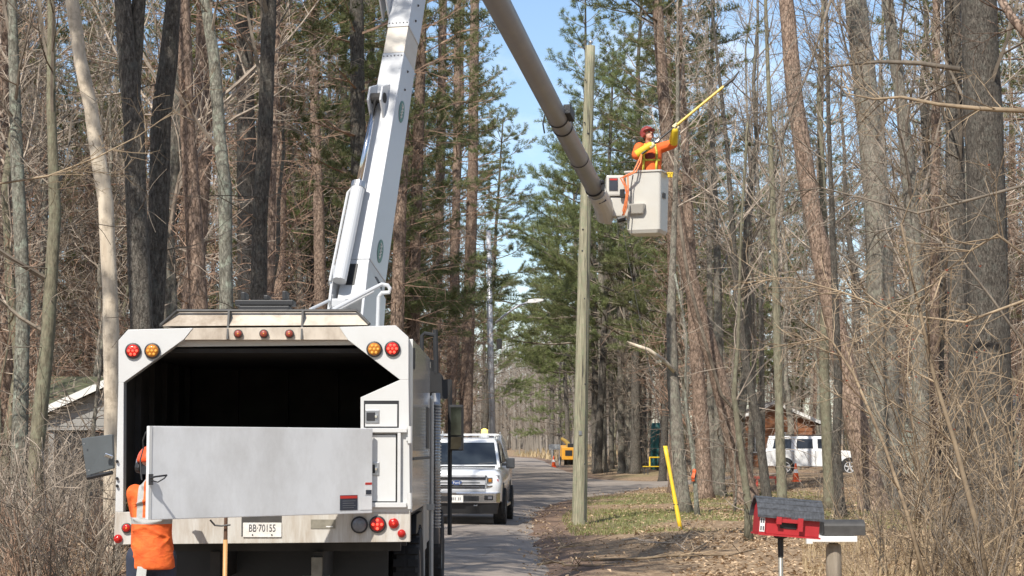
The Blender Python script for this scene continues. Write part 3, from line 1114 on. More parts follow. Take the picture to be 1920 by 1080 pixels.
# wood chips in the box
rng = random.Random(8)
mb = MB()
for k in range(1500):
    x = rng.uniform(XL + 0.055, XL + 0.75)
    y = TY + 0.125 + rng.random() ** 1.3 * 0.5
    h = 0.17 * math.exp(-((x - XL - 0.14) / 0.3) ** 2) + 0.01
    c = Vector((x, y, ZF + rng.uniform(0, h)))
    u = Vector((rng.uniform(-1, 1), rng.uniform(-1, 1), rng.uniform(-1, 1))).normalized() * rng.uniform(0.015, 0.05)
    w = Vector((rng.uniform(-1, 1), rng.uniform(-1, 1), rng.uniform(-1, 1))).normalized() * rng.uniform(0.006, 0.014)
    c.z = max(c.z, ZF + 0.004)
    mb.add([c - u - w, c + u - w, c + u + w, c - u + w], [(0, 1, 2, 3)])
wc = part('wood_chips', mb, M['chips'], None, fix=False)
tag(wc, 'pale shredded wood chips lying on the chip box floor', 'wood chips', kind='stuff')

# open compartment door on the truck's left side, its shade painted as dark grey
mb = MB()
pl_ = [at(152, 822, 16.6), at(210, 814, 16.5), at(212, 878, 16.5), at(162, 893, 16.6)]
mb.loft([pl_, [p + Vector((0.01, 0.04, 0)) for p in pl_]])
sdoor = part('side_door', mb, M['door_shaded'], truck, bevel=0.006, label='side compartment door hanging open, shade painted in as dark grey')
mb = MB()
mb.tube([at(164, 896, 16.6), at(210, 886, 16.5)], 0.02, 6)
part('door_seal', mb, M['black'], sdoor)
part('door_latch', MB().box(at(204, 855, 16.46), (0.07, 0.03, 0.035), Matrix.Rotation(rad(20), 3, 'Y')), M['chrome'], sdoor, bevel=0.008)
mb = MB()
for px, py in ((158, 832), (205, 824), (167, 882)):
    mb.lathe([(0.008, 0), (0.006, -0.006)], at(px, py, 16.54), 'y', 6)
part('door_rivets', mb, M['steel'], sdoor)
mb = MB()
for py in (897, 911, 865):
    mb.lathe([(0.012, 0), (0.012, -0.02), (0.006, -0.03)], (R(220, py)[0], TY - 0.001, R(220, py)[1]), 'y', 8)
part('post_bolts', mb, M['black'], truck)

# chassis, axles, wheels
mb = MB()
cx = (XL + XR) / 2
for s in (-1, 1):
    mb.bounds(cx + s * 0.43 - 0.04, cx + s * 0.43 + 0.04, TY + 0.3, 24.3, 0.62, 0.86)
mb.bounds(cx - 0.9, cx + 0.9, 18.2, 18.35, 0.46, 0.6)
mb.ball((cx, 18.2, 0.52), (0.2, 0.24, 0.22))
mb.bounds(cx - 0.9, cx + 0.9, 22.75, 22.9, 0.42, 0.54)
for yy in (16.4, 17.3, 19.2):
    mb.bounds(XL + 0.1, XR - 0.1, yy, yy + 0.1, 0.86, ZF - 0.07)
part('chassis', mb, M['grime'], truck)
mb = MB()
x, z = R(588, 1048)
mb.bounds(x - 0.045, x + 0.045, TY + 0.25, TY + 0.6, 0.35, R(0, 1048)[1])
mb.bounds(x - 0.13, x + 0.1, TY + 0.26, TY + 0.4, 0.62, 0.66)
part('hitch_post', mb, mat_plain('worn_hitch_paint', (0.20, 0.18, 0.14), 0.6, 0.2, 0.3, 12), truck, bevel=0.008)
mb = MB()
mb.bounds(cx - 0.95, cx + 0.95, 17.3, 17.33, 0.25, 0.86)
part('mud_flap', mb, M['black'], truck)

def wheel(x, y, r, w, parent, hub='white', local=False, n=28, z0=0.0):
    f = lpart if local else part
    prof = [(r * 0.6, -w / 2 * 0.8), (r * 0.93, -w / 2), (r, -w / 2 * 0.72), (r, w / 2 * 0.72), (r * 0.93, w / 2), (r * 0.6, w / 2 * 0.8)]
    t = f('wheel', MB().lathe(prof, (x, y, r + z0), 'x', n), M['rubber'], parent, smooth=False)
    s = 1 if hub.endswith('+') else -1
    mb = MB()
    mb.lathe([(r * 0.6, s * w * 0.38), (r * 0.56, s * w * 0.42), (r * 0.5, s * w * 0.25), (r * 0.2, s * w * 0.22), (r * 0.16, s * w * 0.4), (0.01, s * w * 0.42)], (x, y, r + z0), 'x', 20)
    f('rim', mb, M[hub.rstrip('+-')], t, smooth=True)
    mb = MB()
    for k in range(26):
        a = 2 * PI * k / 26
        for q in (-1, 1):
            rot = Matrix.Rotation(-a, 3, 'X')
            c = Vector((x + q * w * 0.27, y, r + z0)) + Vector((0, math.sin(a) * r, math.cos(a) * r))
            mb.box(c, (w * 0.4, r * 0.14, 0.02), rot)
    f('tread', mb, M['rubber'], t)
    return t

for s in (-1, 1):
    hb = 'steel+' if s > 0 else 'steel-'
    wheel(cx + s * 1.08, 18.27, 0.5, 0.24, truck, hb, z0=0.0)
    wheel(cx + s * 0.80, 18.27, 0.5, 0.24, truck, hb, z0=0.0)
    wheel(cx + s * 1.10, 22.85, 0.5, 0.28, truck, hb, z0=0.0)

# cab with hood ahead of the chip box
cl, cr = cx - 1.13, cx + 1.13
mb = MB()
mb.prism([(20.55, 0.95), (20.5, 2.62), (20.75, 2.74), (22.0, 2.72), (22.45, 1.95), (24.35, 1.7), (24.6, 1.5), (24.6, 0.75), (23.4, 0.75), (23.3, 1.1), (22.4, 1.1), (22.3, 0.7), (20.55, 0.7)], 'x', cl, cr)
cab = part('cab', mb, M['white'], truck, bevel=0.03)
for x, s in ((cr, 1), (cl, -1)):
    mb = MB().prism([(20.85, 1.95), (20.85, 2.52), (21.9, 2.52), (22.2, 1.95)], 'x', x + s * 0.003, x + s * 0.012)
    part('door_window', mb, M['glass_side'], cab)
mb = MB().prism([(cl + 0.1, 2.05), (cr - 0.1, 2.05), (cr - 0.15, 2.6), (cl + 0.15, 2.6)], 'y', 20.46, 20.5)
part('rear_window', mb, M['glass_side'], cab)
mb = MB()
a0, a1 = Vector((cl + .1, 22.41, 2.0)), Vector((cr - .1, 22.41, 2.0))
b0, b1 = Vector((cl + .14, 22.09, 2.62)), Vector((cr - .14, 22.09, 2.62))
o_ = Vector((0, .02, .012))
mb.loft([[a0 + o_, a1 + o_, b1 + o_, b0 + o_], [a0 + 2 * o_, a1 + 2 * o_, b1 + 2 * o_, b0 + 2 * o_]])
part('windscreen', mb, M['glass'], cab)
mb = MB().bounds(cl + 0.05, cr - 0.05, 24.62, 24.78, 0.5, 0.78)
part('front_bumper', mb, M['chrome'], truck, bevel=0.03)
mb = MB().bounds(cx - 0.4, cx + 0.4, 24.6, 24.64, 0.9, 1.45)
part('radiator_grille', mb, M['black'], truck)

def P(px, py, Y):
    return at(px, py, Y)

# black protective frame over the cab and its bars
mb = MB()
Yg = 20.0
mb.tube([P(791, 664, 19.6), P(791, 630, 19.6), P(796, 625, 19.6), P(814, 628, 19.6)], 0.022, 8)
mb.tube([P(818, 700, 20.0), P(816, 618, 20.0)], 0.028, 8)
mb.tube([P(800, 690, 19.7), P(804, 676, 19.7), P(811, 676, 19.7), P(812, 696, 19.7)], 0.02, 6)
gd = part('cab_guard', mb, M['black'], truck)
mb = MB()
mb.prism(poly([(803, 688), (828, 702), (832, 712), (846, 712), (846, 722), (840, 748), (822, 747), (818, 735), (803, 736)], 20.3), 'y', 20.2, 20.42)
mb.bounds(cl + 0.05, cr + 0.05, 20.25, 20.4, P(0, 735, 20.3).z, P(0, 700, 20.3).z)
part('guard_plate', mb, M['black'], truck)
mb = MB()
mb.tube([P(844, 712, 21.4), P(843, 1003, 21.4)], 0.026, 6)
mb.bounds(cr + 0.0, P(844, 0, 21.4).x, 21.38, 21.42, 2.3, 2.34)
part('mirror_bracket', mb, M['black'], truck)
# mirror
mm0, mm1 = P(841, 845, 21.3), P(869, 759, 21.3)
mb = MB()
mb.bounds(mm0.x, mm1.x, 21.28, 21.44, mm0.z, mm1.z)
mir = part('side_mirror', mb, M['black'], truck, bevel=0.02, segs=3)
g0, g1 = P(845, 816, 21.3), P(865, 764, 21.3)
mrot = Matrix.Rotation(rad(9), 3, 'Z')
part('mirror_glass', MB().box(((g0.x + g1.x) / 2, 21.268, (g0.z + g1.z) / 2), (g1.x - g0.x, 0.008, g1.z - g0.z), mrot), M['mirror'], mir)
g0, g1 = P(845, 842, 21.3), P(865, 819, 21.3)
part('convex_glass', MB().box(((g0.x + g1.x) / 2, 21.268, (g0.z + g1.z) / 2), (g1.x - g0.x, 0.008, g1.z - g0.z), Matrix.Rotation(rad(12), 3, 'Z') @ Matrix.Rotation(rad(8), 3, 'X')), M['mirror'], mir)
# left mirror
mxl = 2 * cx - (mm0.x + mm1.x) / 2
lm = part('side_mirror', MB().bounds(mxl - 0.08, mxl + 0.08, 21.28, 21.44, mm0.z, mm1.z).bounds(mxl, cl, 21.38, 21.42, 2.1, 2.14), M['black'], truck, bevel=0.015)
# exhaust with perforated heat shield, grab rail, side box
ex = P(820, 0, 20.0).x
mb = MB().tube([(ex, 20.0, 0.75), (ex, 20.0, P(0, 737, 20).z)], 0.045, 14)
exh = part('exhaust_stack', mb, M['steel'], truck, smooth=True)
mb = MB()
zt = P(0, 757, 20).z
zb2 = P(0, 990, 20).z
k = 0
z = zb2
while z < zt:
    mb.lathe([(0.048, 0), (0.056, 0.006), (0.056, 0.014), (0.048, 0.02)], (ex, 20.0, z), 'z', 12)
    z += 0.032
part('heat_shield', mb, M['steel'], exh)
mb = MB()
gx = P(812, 0, 19.75).x
mb.tube([(gx - 0.02, 19.75, 2.25), (gx, 19.75, 2.22), (gx, 19.75, 0.35)], 0.022, 8)
mb.tube([(gx - 0.09, 19.75, 2.2), (gx - 0.09, 19.75, 0.4)], 0.03, 8)
mb.bounds(gx - 0.05, gx + 0.03, 19.72, 19.78, 1.1, 1.16)
mb.bounds(gx - 0.05, gx + 0.09, 19.7, 19.8, 0.28, 0.40)
part('grab_rail', mb, mat_plain('grey_rail', (0.5, 0.49, 0.46), 0.45, 0.3, 0.1, 9), truck)
mb = MB().bounds(XR - 0.35, XR - 0.02, 18.95, 19.6, 0.72, 1.22)
part('side_toolbox', mb, mat_plain('grey_aluminium_box', (0.36, 0.35, 0.33), 0.5, 0.4, 0.15, 9), truck, bevel=0.012)
mb = MB().prism([(17.65, 0.95), (17.75, 1.12), (18.8, 1.12), (18.9, 0.95)], 'x', XR - 0.42, XR - 0.03)
part('mud_guard', mb, M['black'], truck)
mb = MB().tube([(XR + 0.18, 17.4, 0.10), (XR + 0.06, 19.3, 0.34), (XR + 0.02, 19.8, 0.42)], 0.028, 8)
part('step_rail', mb, M['steel'], truck)

# boom rest on the box roof
mb = MB()
for px0, px1, py0, py1, Y in ((440, 550, 562, 572, 17.6), (448, 543, 573, 585, 17.6), (452, 460, 547, 562, 17.6), (529, 537, 545, 562, 17.6), (494, 503, 553, 562, 17.6)):
    a, b_ = P(px0, py1, Y), P(px1, py0, Y)
    mb.bounds(a.x, b_.x, Y, Y + 0.25, a.z, b_.z)
rest = part('boom_rest', mb, M['black'], truck, bevel=0.01)
rest_leg = P(495, 585, 17.6)
mb = MB()
for s in (-0.2, 0.2):
    mb.bounds(rest_leg.x + s - 0.03, rest_leg.x + s + 0.03, 17.65, 17.8, ZT - 0.03, rest_leg.z + 0.005)
part('rest_leg', mb, M['black'], rest)

# boom: pedestal, lower boom, lift cylinder, upper boom
base = Vector((P(672, 585, 21.2).x, 21.2, P(672, 585, 21.2).z))
elbow = Vector((P(806, -240, 23.4).x, 23.4, P(806, -240, 23.4).z))
tip = P(1138, 398, 34.0)
mb = MB()
mb.lathe([(0.36, 0.9), (0.36, 2.6), (0.42, 2.62), (0.42, 2.75), (0.3, 2.78), (0.3, 3.0)], (base.x, base.y + 0.1, 0), 'z', 24)
ped = part('boom_pedestal', mb, M['boom'], truck)

ax = (elbow - base).normalized()
yaw = rad(16)
side = Vector((math.cos(yaw), -math.sin(yaw), 0))
side = (side - ax * side.dot(ax)).normalized()       # across the boom, to the right
back = ax.cross(side).normalized()
if back.y > 0:
    back = -back                                      # towards the camera
side = Vector(side)
def LB(s, u, v):
    """point on the lower boom: s metres up, u across (right), v towards the back"""
    return base + ax * s + side * u + back * v
Lb = (elbow - base).length
def boxbeam(mb, s0, s1, w0, w1, d0, d1, v=0.0):
    mb.loft([[LB(s, -w / 2, v + d / 2), LB(s, w / 2, v + d / 2), LB(s, w / 2, v - d / 2), LB(s, -w / 2, v - d / 2)] for s, w, d in ((s0, w0, d0), (s1, w1, d1))])
def s_at(py):
    best = min((abs(proj_y(base + ax * s) - py), s) for s in [k * 0.02 for k in range(int(Lb / 0.02))])
    return best[1]
def proj(p):
    x, y, z = p.x, p.y, p.z - CAMZ
    d = y * math.cos(TH) + z * math.sin(TH)
    return 960 + F * x / d, 540 - F * (z * math.cos(TH) - y * math.sin(TH)) / d
def proj_y(p):
    return proj(p)[1]
sc0, sc1 = s_at(118), s_at(68)
mb = MB()
boxbeam(mb, 0.0, 0.5, 0.28, 0.30, 0.62, 0.58)
boxbeam(mb, 0.502, sc0 - 0.002, 0.30, 0.265, 0.58, 0.42)
lower = part('lower_boom', mb, M['boom'], truck, bevel=0.012)
mb = MB()
boxbeam(mb, sc0, sc1, 0.258, 0.253, 0.41, 0.40)
part('insulator_section', mb, M['cream'], lower, bevel=0.008)
mb = MB()
boxbeam(mb, sc1 + 0.002, Lb + 0.25, 0.265, 0.255, 0.42, 0.38)
part('boom_extension', mb, M['boom'], lower, bevel=0.012)
mb = MB()
for s in (sc0 - 0.05, sc1 + 0.05):
    for k in range(6):
        u = -0.11 + 0.22 * k / 5
        mb.ball(LB(s, u, 0.215), 0.008, 6, 5)
for s in (sc0 - 0.15, sc0 - 0.4, sc0 - 0.65, sc1 + 0.2, sc1 + 0.42, sc1 + 0.65):
    mb.ball(LB(s, 0.134, 0.02), 0.016, 6, 5)
part('boom_rivets', mb, M['weathered'], lower)
# knuckle at the elbow
mb = MB()
mb.tube([LB(Lb, -0.26, 0), LB(Lb, 0.3, 0)], 0.27, 20)
part('elbow_knuckle', mb, M['boom'], truck, bevel=0.015)
# lift cylinder on the back of the boom
sA, sB, sM = 0.15, s_at(212), s_at(380)
def CY(s):
    t = (s - sA) / (sB - sA)
    return LB(s, -0.085 + 0.02 * t, 0.46 - 0.12 * t)
cyl = part('lift_cylinder', MB().tube([CY(sA), CY(sM)], 0.078, 18), M['boom'], truck, smooth=False)
part('cylinder_rod', MB().tube([CY(sM), CY(sB)], 0.032, 14), M['chrome'], cyl, smooth=True)
part('cylinder_cap', MB().tube([CY(sM - 0.05), CY(sM + 0.02)], 0.084, 18), M['steel'], cyl)
mb = MB().tube([CY(sA) + side * -0.11, CY(sM - 0.1) + side * -0.11, CY(sM - 0.02) + side * -0.06], 0.016, 6)
part('hydraulic_line', mb, M['boom'], cyl)
mb = MB()
for u in (-0.13, 0.02):
    mb.loft([[LB(sB - 0.25, u - 0.012, 0.19), LB(sB + 0.28, u - 0.012, 0.19), LB(sB + 0.1, u - 0.012, 0.42), LB(sB - 0.08, u - 0.012, 0.42)],
             [LB(sB - 0.25, u + 0.012, 0.19), LB(sB + 0.28, u + 0.012, 0.19), LB(sB + 0.1, u + 0.012, 0.42), LB(sB - 0.08, u + 0.012, 0.42)]])
br = part('cylinder_bracket', mb, M['boom'], lower, bevel=0.006)
part('bracket_pin', MB().tube([LB(sB, -0.15, 0.33), LB(sB, 0.04, 0.33)], 0.06, 14), M['grime'], lower)
# second bracket near the top of the frame
s2 = s_at(18)
mb = MB()
for u in (-0.23, -0.15):
    mb.loft([[LB(s2 - 0.25, u, 0.16), LB(s2 + 0.3, u, 0.16), LB(s2 + 0.12, u, 0.42), LB(s2 - 0.05, u, 0.42)],
             [LB(s2 - 0.25, u + 0.02, 0.16), LB(s2 + 0.3, u + 0.02, 0.16), LB(s2 + 0.12, u + 0.02, 0.42), LB(s2 - 0.05, u + 0.02, 0.42)]])
part('cylinder_bracket', mb, M['boom'], lower, bevel=0.006)
part('knuckle_cylinder', MB().tube([LB(s2 + 0.02, -0.2, 0.33), LB(Lb + 0.1, -0.17, 0.42)], 0.055, 14), M['boom'], truck)
# black slot and stickers
s5 = s_at(540)
mb = MB()
mb.loft([[LB(s5 - 0.12, -0.07, 0.292), LB(s5 - 0.12, 0.03, 0.292), LB(s5 + 0.14, 0.03, 0.285), LB(s5 + 0.14, -0.07, 0.285)],
         [LB(s5 - 0.12, -0.07, 0.31), LB(s5 - 0.12, 0.03, 0.31), LB(s5 + 0.14, 0.03, 0.303), LB(s5 + 0.14, -0.07, 0.303)]])
part('boom_slot', mb, M['black'], lower)
def halfw(s):
    return (0.30 + (0.265 - 0.30) * (s - 0.5) / (sc0 - 0.5)) / 2
for py in (212, 472):
    s = s_at(py)
    def oval(u_off, k):
        return [LB(s + math.sin(a) * 0.14 * k, halfw(s) + u_off, 0.02 + math.cos(a) * 0.085 * k) for a in [2 * PI * j / 24 for j in range(24)]]
    ov = part('oval_logo', MB().loft([oval(0.006, 1), oval(0.002, 1)]), M['green_print'], lower)
    mb = MB()
    pts_ = [LB(s - 0.09 + 0.18 * j / 14, halfw(s) + 0.008, 0.02 + 0.03 * math.sin(j * 1.9)) for j in range(15)]
    mb.tube(pts_, 0.006, 5)
    part('logo_script', mb, M['paper'], ov)
s = 0.30
for k, v in enumerate((0.02, -0.10)):
    mb = MB().loft([[LB(s - 0.1, 0.150, v - 0.045), LB(s + 0.1, 0.150, v - 0.045), LB(s + 0.1, 0.150, v + 0.045), LB(s - 0.1, 0.150, v + 0.045)],
                    [LB(s - 0.1, 0.172, v - 0.045), LB(s + 0.1, 0.172, v - 0.045), LB(s + 0.1, 0.172, v + 0.045), LB(s - 0.1, 0.172, v + 0.045)]])
    part('boom_sticker', mb, M['ink'], lower)
mb = MB().loft([[LB(0.22, 0.1675, 0.09), LB(0.28, 0.1675, 0.09), LB(0.28, 0.1675, 0.27), LB(0.22, 0.1675, 0.27)],
                [LB(0.22, 0.171, 0.09), LB(0.28, 0.171, 0.09), LB(0.28, 0.171, 0.27), LB(0.22, 0.171, 0.27)]])
part('boom_sticker', mb, M['red_print'], lower)
# white hand rails behind the hood
mb = MB()
mb.tube([P(624, 581, 18.6), P(700, 541, 18.9), P(716, 533, 18.95), P(727, 535, 18.95), P(731, 541, 18.95), P(730, 548, 18.95), P(716, 549, 18.95), P(710, 556, 18.95)], 0.02, 8)
mb.tube([P(628, 584, 18.7), P(690, 552, 18.95), P(700, 547, 19)], 0.012, 8)
mb.tube([P(582, 580, 18.6), P(616, 564, 18.9), P(620, 575, 19)], 0.016, 8)
mb.tube([P(710, 556, 18.95), P(708, 612, 18.95)], 0.02, 8)
for px in (592, 630):
    mb.box(P(px, 584, 18.6), (0.12, 0.1, 0.03))
part('hand_rail', mb, M['boom'], truck)
mb = MB()
a, b_ = P(622, 578, 20.6), P(650, 560, 20.6)
mb.bounds(a.x, b_.x, 20.55, 20.75, a.z, b_.z)
part('valve_block', mb, M['boom'], truck, bevel=0.02)
# lower turret cheek plates
mb = MB()
for u in (-0.2, 0.19):
    mb.loft([[LB(-0.45, u, 0.36), LB(-0.45, u, -0.35), LB(0.25, u, -0.2), LB(0.35, u, 0.46)], [LB(-0.45, u + 0.03, 0.36), LB(-0.45, u + 0.03, -0.35), LB(0.25, u + 0.03, -0.2), LB(0.35, u + 0.03, 0.46)]])
part('turret_plate', mb, M['boom'], truck, bevel=0.01)

# upper boom
ud = (tip - elbow).normalized()
Lu = (tip - elbow).length
mb = MB().tube([elbow - ud * 0.4, elbow + ud * 0.3, elbow + ud * Lu * 0.45, tip - ud * 0.9], [0.21, 0.2, 0.165, 0.150], 28)
upper = part('upper_boom', mb, M['fibre'], truck, smooth=True)
mb = MB().tube([elbow - ud * 0.6, elbow + ud * 1.2], 0.23, 20)
part('boom_collar', mb, M['boom'], upper)
def ring_at(s, r, w, mat, name):
    p = elbow + ud * s
    return part(name, MB().tube([p - ud * w / 2, p + ud * w / 2], r, 24), mat, upper)
def s_up(py):
    return min((abs(proj_y(elbow + ud * s) - py), s) for s in [k * 0.02 for k in range(int(Lu / 0.02))])[1]
for py in (222, 238, 352):
    ring_at(s_up(py), 0.168, 0.035, M['black'], 'strap')
ring_at(s_up(298), 0.163, 0.012, M['weathered'], 'boom_seam')
sb = s_up(222)
pc = elbow + ud * sb + Vector((0.17, -0.08, 0.07))
part('black_box', MB().box(pc, (0.12, 0.16, 0.32), ud.to_track_quat('Z', 'Y').to_matrix()), M['black'], upper, bevel=0.01)
mb = MB().tube([P(1022, 214, 32.0), P(1018, 232, 32), P(1021, 250, 32)], 0.014, 6)
mb.tube([P(1085, 352, 33.4), P(1080, 362, 33.4), P(1081, 372, 33.4)], 0.012, 6)
part('strap_tail', mb, M['black'], upper)
pc = elbow + ud * s_up(370) + Vector((0.02, -0.156, -0.03))
part('boom_sticker', MB().box(pc, (0.14, 0.012, 0.18), Matrix.Rotation(rad(-25), 3, 'Y')), M['ink'], upper)
pc = elbow + ud * s_up(348) + Vector((0.15, -0.08, 0.05))
part('hose_fitting', MB().ball(pc, 0.05, 8, 6).box(pc + Vector((0.02, 0, -0.09)), (0.05, 0.05, 0.12)), M['black'], upper)
# end fitting below the fibreglass
mb = MB()
q = tip - ud * 0.95
mb.tube([q, q + ud * 0.6, tip + Vector((-0.03, 0, -0.06)), P(1150, 412, 34)], [0.165, 0.172, 0.17, 0.10], 16)
part('boom_tip', mb, M['bucket'], upper, bevel=0.006)
mb = MB()
mb.box(P(1128, 372, 34), (0.2, 0.3, 0.46), Matrix.Rotation(rad(-26), 3, 'Y'))
part('tip_cover', mb, M['bucket'], upper, bevel=0.03)

# bucket
BY = 34.0
bc = P(1214, 440, BY)
top_z = P(1214, 324, BY).z
brot = Matrix.Rotation(rad(-18), 3, 'Z')
def BK(x, y, z):
    return Vector((bc.x, BY, 0)) + brot @ Vector((x, y, 0)) + Vector((0, 0, z))
mb = MB()
def ringrect(hw, hd, z, c=0.05):
    pts_ = []
    for sx, sy in ((1, 1), (-1, 1), (-1, -1), (1, -1)):
        for k in range(4):
            a0_ = {(1, 1): 0, (-1, 1): 90, (-1, -1): 180, (1, -1): 270}[(sx, sy)]
            a_ = rad(a0_ + 30 * k)
            pts_.append(BK(sx * (hw - c) + c * math.cos(a_), sy * (hd - c) + c * math.sin(a_), z))
    return pts_
zb0 = bc.z
mb.loft([ringrect(0.27, 0.27, zb0), ringrect(0.30, 0.30, zb0 + 0.06), ringrect(0.325, 0.325, top_z - 0.03), ringrect(0.345, 0.345, top_z - 0.028), ringrect(0.345, 0.345, top_z), ringrect(0.30, 0.30, top_z), ringrect(0.28, 0.28, zb0 + 0.08)])
bucket = part('bucket', mb, M['bucket'], truck, bevel=0.0, smooth=False, label='cream fibreglass worker bucket at the boom tip')
mb = MB()
zs0 = P(0, 405, BY).z
zs1 = P(0, 387, BY).z
w0, w1 = 0.12, 0.165
mb.loft([[BK(-0.11 - w0, -0.31, zs0), BK(-0.11 + w0, -0.31, zs0), BK(-0.11 + w0, -0.38, zs0), BK(-0.11 - w0, -0.38, zs0)],
         [BK(-0.11 - w1, -0.31, zs1), BK(-0.11 + w1, -0.31, zs1), BK(-0.11 + w1, -0.46, zs1), BK(-0.11 - w1, -0.46, zs1)]])
part('step', mb, M['bucket'], bucket, bevel=0.015)
part('bucket_sticker', MB().loft([[BK(0.327, -0.16, zb0 + 0.62), BK(0.327, 0.02, zb0 + 0.62), BK(0.329, 0.02, zb0 + 0.72), BK(0.329, -0.16, zb0 + 0.72)],
                                  [BK(0.331, -0.16, zb0 + 0.62), BK(0.331, 0.02, zb0 + 0.62), BK(0.333, 0.02, zb0 + 0.72), BK(0.333, -0.16, zb0 + 0.72)]]), M['weathered'], bucket)
mb = MB()
for k in (0, 1):
    mb.bounds(P(1249 + 5 * k, 0, BY).x, P(1253 + 5 * k, 0, BY).x, BY - 0.1, BY - 0.02, P(0, 334, BY).z, P(0, 325, BY).z)
mb.bounds(P(1248, 0, BY).x, P(1259, 0, BY).x, BY - 0.1, BY - 0.02, P(0, 328, BY).z, P(0, 324, BY).z)
part('rim_hook', mb, M['yellow'], bucket, bevel=0.008)
mb = MB()
a, b_ = P(1136, 370, BY), P(1170, 331, BY)
mb.bounds(a.x, b_.x, BY - 0.2, BY + 0.2, a.z, b_.z)
cb = part('control_housing', mb, M['bucket'], bucket, bevel=0.03)
a, b_ = P(1143, 408, BY), P(1181, 371, BY)
part('mount_housing', MB().bounds(a.x, b_.x, BY - 0.16, BY + 0.18, a.z, b_.z), M['bucket'], bucket, bevel=0.03)
a, b_ = P(1141, 360, BY), P(1157, 337, BY)
part('control_panel', MB().bounds(a.x, b_.x, BY - 0.215, BY - 0.202, a.z, b_.z), M['ink'], bucket)
a, b_ = P(1142, 341, BY), P(1156, 338, BY)
part('panel_header', MB().bounds(a.x, b_.x, BY - 0.219, BY - 0.216, a.z, b_.z), M['red_print'], bucket)
a, b_ = P(1161, 374, BY), P(1170, 358, BY)
part('lever', MB().bounds(a.x, b_.x, BY - 0.25, BY - 0.2, a.z, b_.z), M['black'], bucket, bevel=0.01)
part('mount_pin', MB().tube([P(1158, 412, BY - .1), P(1172, 408, BY - .1)], 0.06, 10), M['black'], bucket)
part('hydraulic_hose', MB().tube([P(1187, 328, BY - .36), P(1183, 350, BY - .36), P(1182, 380, BY - .36), P(1180, 410, BY - .34), P(1178, 430, BY - .32)], 0.010, 6), M['plastic_grey'], bucket)

# ------------------------------------------------------------------ people
def skin_up(o, voxel=0.012, it=4):
    r = o.modifiers.new('remesh', 'REMESH')
    r.mode = 'VOXEL'
    r.voxel_size = voxel
    s = o.modifiers.new('smooth', 'SMOOTH')
    s.iterations = it
    s.factor = 0.5
    o.data.polygons.foreach_set('use_smooth', [True] * len(o.data.polygons))
    r.use_smooth_shade = True
    return o

def head(mb, c, fwd, up, k=1.0):
    """skull, jaw, nose, brow, lips and ears; c = centre of the head"""
    fwd = Vector(fwd).normalized()
    up = Vector(up)
    up = (up - fwd * up.dot(fwd)).normalized()
    rt = fwd.cross(up)
    c = Vector(c)
    rot = Matrix((rt, fwd, up)).transposed()
    L_ = lambda x, y, z: c + rot @ Vector((x * k, y * k, z * k))
    mb.ball(L_(0, -0.01, 0.03), (0.076 * k, 0.095 * k, 0.092 * k), rot=rot)
    mb.ball(L_(0, 0.025, -0.055), (0.056 * k, 0.062 * k, 0.066 * k), rot=rot)
    mb.capsule(L_(0, 0.088, 0.012), L_(0, 0.108, -0.028), 0.010 * k, 0.016 * k, 8)
    mb.capsule(L_(-0.035, 0.078, 0.026), L_(0.035, 0.078, 0.026), 0.013 * k, 0.013 * k, 8)
    mb.capsule(L_(-0.022, 0.082, -0.062), L_(0.022, 0.082, -0.062), 0.009 * k, 0.009 * k, 8)
    mb.ball(L_(0, 0.072, -0.098), 0.022 * k, rot=rot)
    for s in (-1, 1):
        mb.ball(L_(s * 0.079, -0.01, -0.005), (0.012 * k, 0.022 * k, 0.034 * k), rot=rot)
    return L_, rot

def grip(mb, c, axis, frm, k=1.0, r=0.02):
    """a hand closed on a shaft: palm towards 'frm', four fingers and a thumb round the axis"""
    axis = Vector(axis).normalized()
    c = Vector(c)
    b = Vector(frm) - c
    b = (b - axis * b.dot(axis)).normalized()
    s = axis.cross(b)
    palm = c + b * (r + 0.018)
    rot = Matrix((axis, s, b)).transposed()
    mb.ball(palm, (0.048 * k, 0.036 * k, 0.020 * k), rot=rot)
    for j in range(4):
        o = axis * (-0.033 + 0.022 * j) * k
        R_ = r + 0.012
        ln = (0.85, 1.0, 0.95, 0.75)[j]
        prev = None
        for q in range(6):
            a = (0.25 + 1.15 * q / 5 * ln) * PI
            p_ = c + o + (b * math.cos(a) + s * math.sin(a)) * R_ if q else palm + o + s * 0.02
            if prev is not None:
                mb.capsule(prev, p_, 0.0105 * k, 0.0098 * k, 8)
            prev = p_
    prev = palm - axis * 0.03 * k
    for q in range(4):
        a = -(0.2 + 0.22 * q) * PI
        p_ = c - axis * (0.045 - 0.012 * q) * k + (b * math.cos(a) + s * math.sin(a)) * (r + 0.014)
        mb.capsule(prev, p_, 0.013 * k, 0.011 * k, 8)
        prev = p_

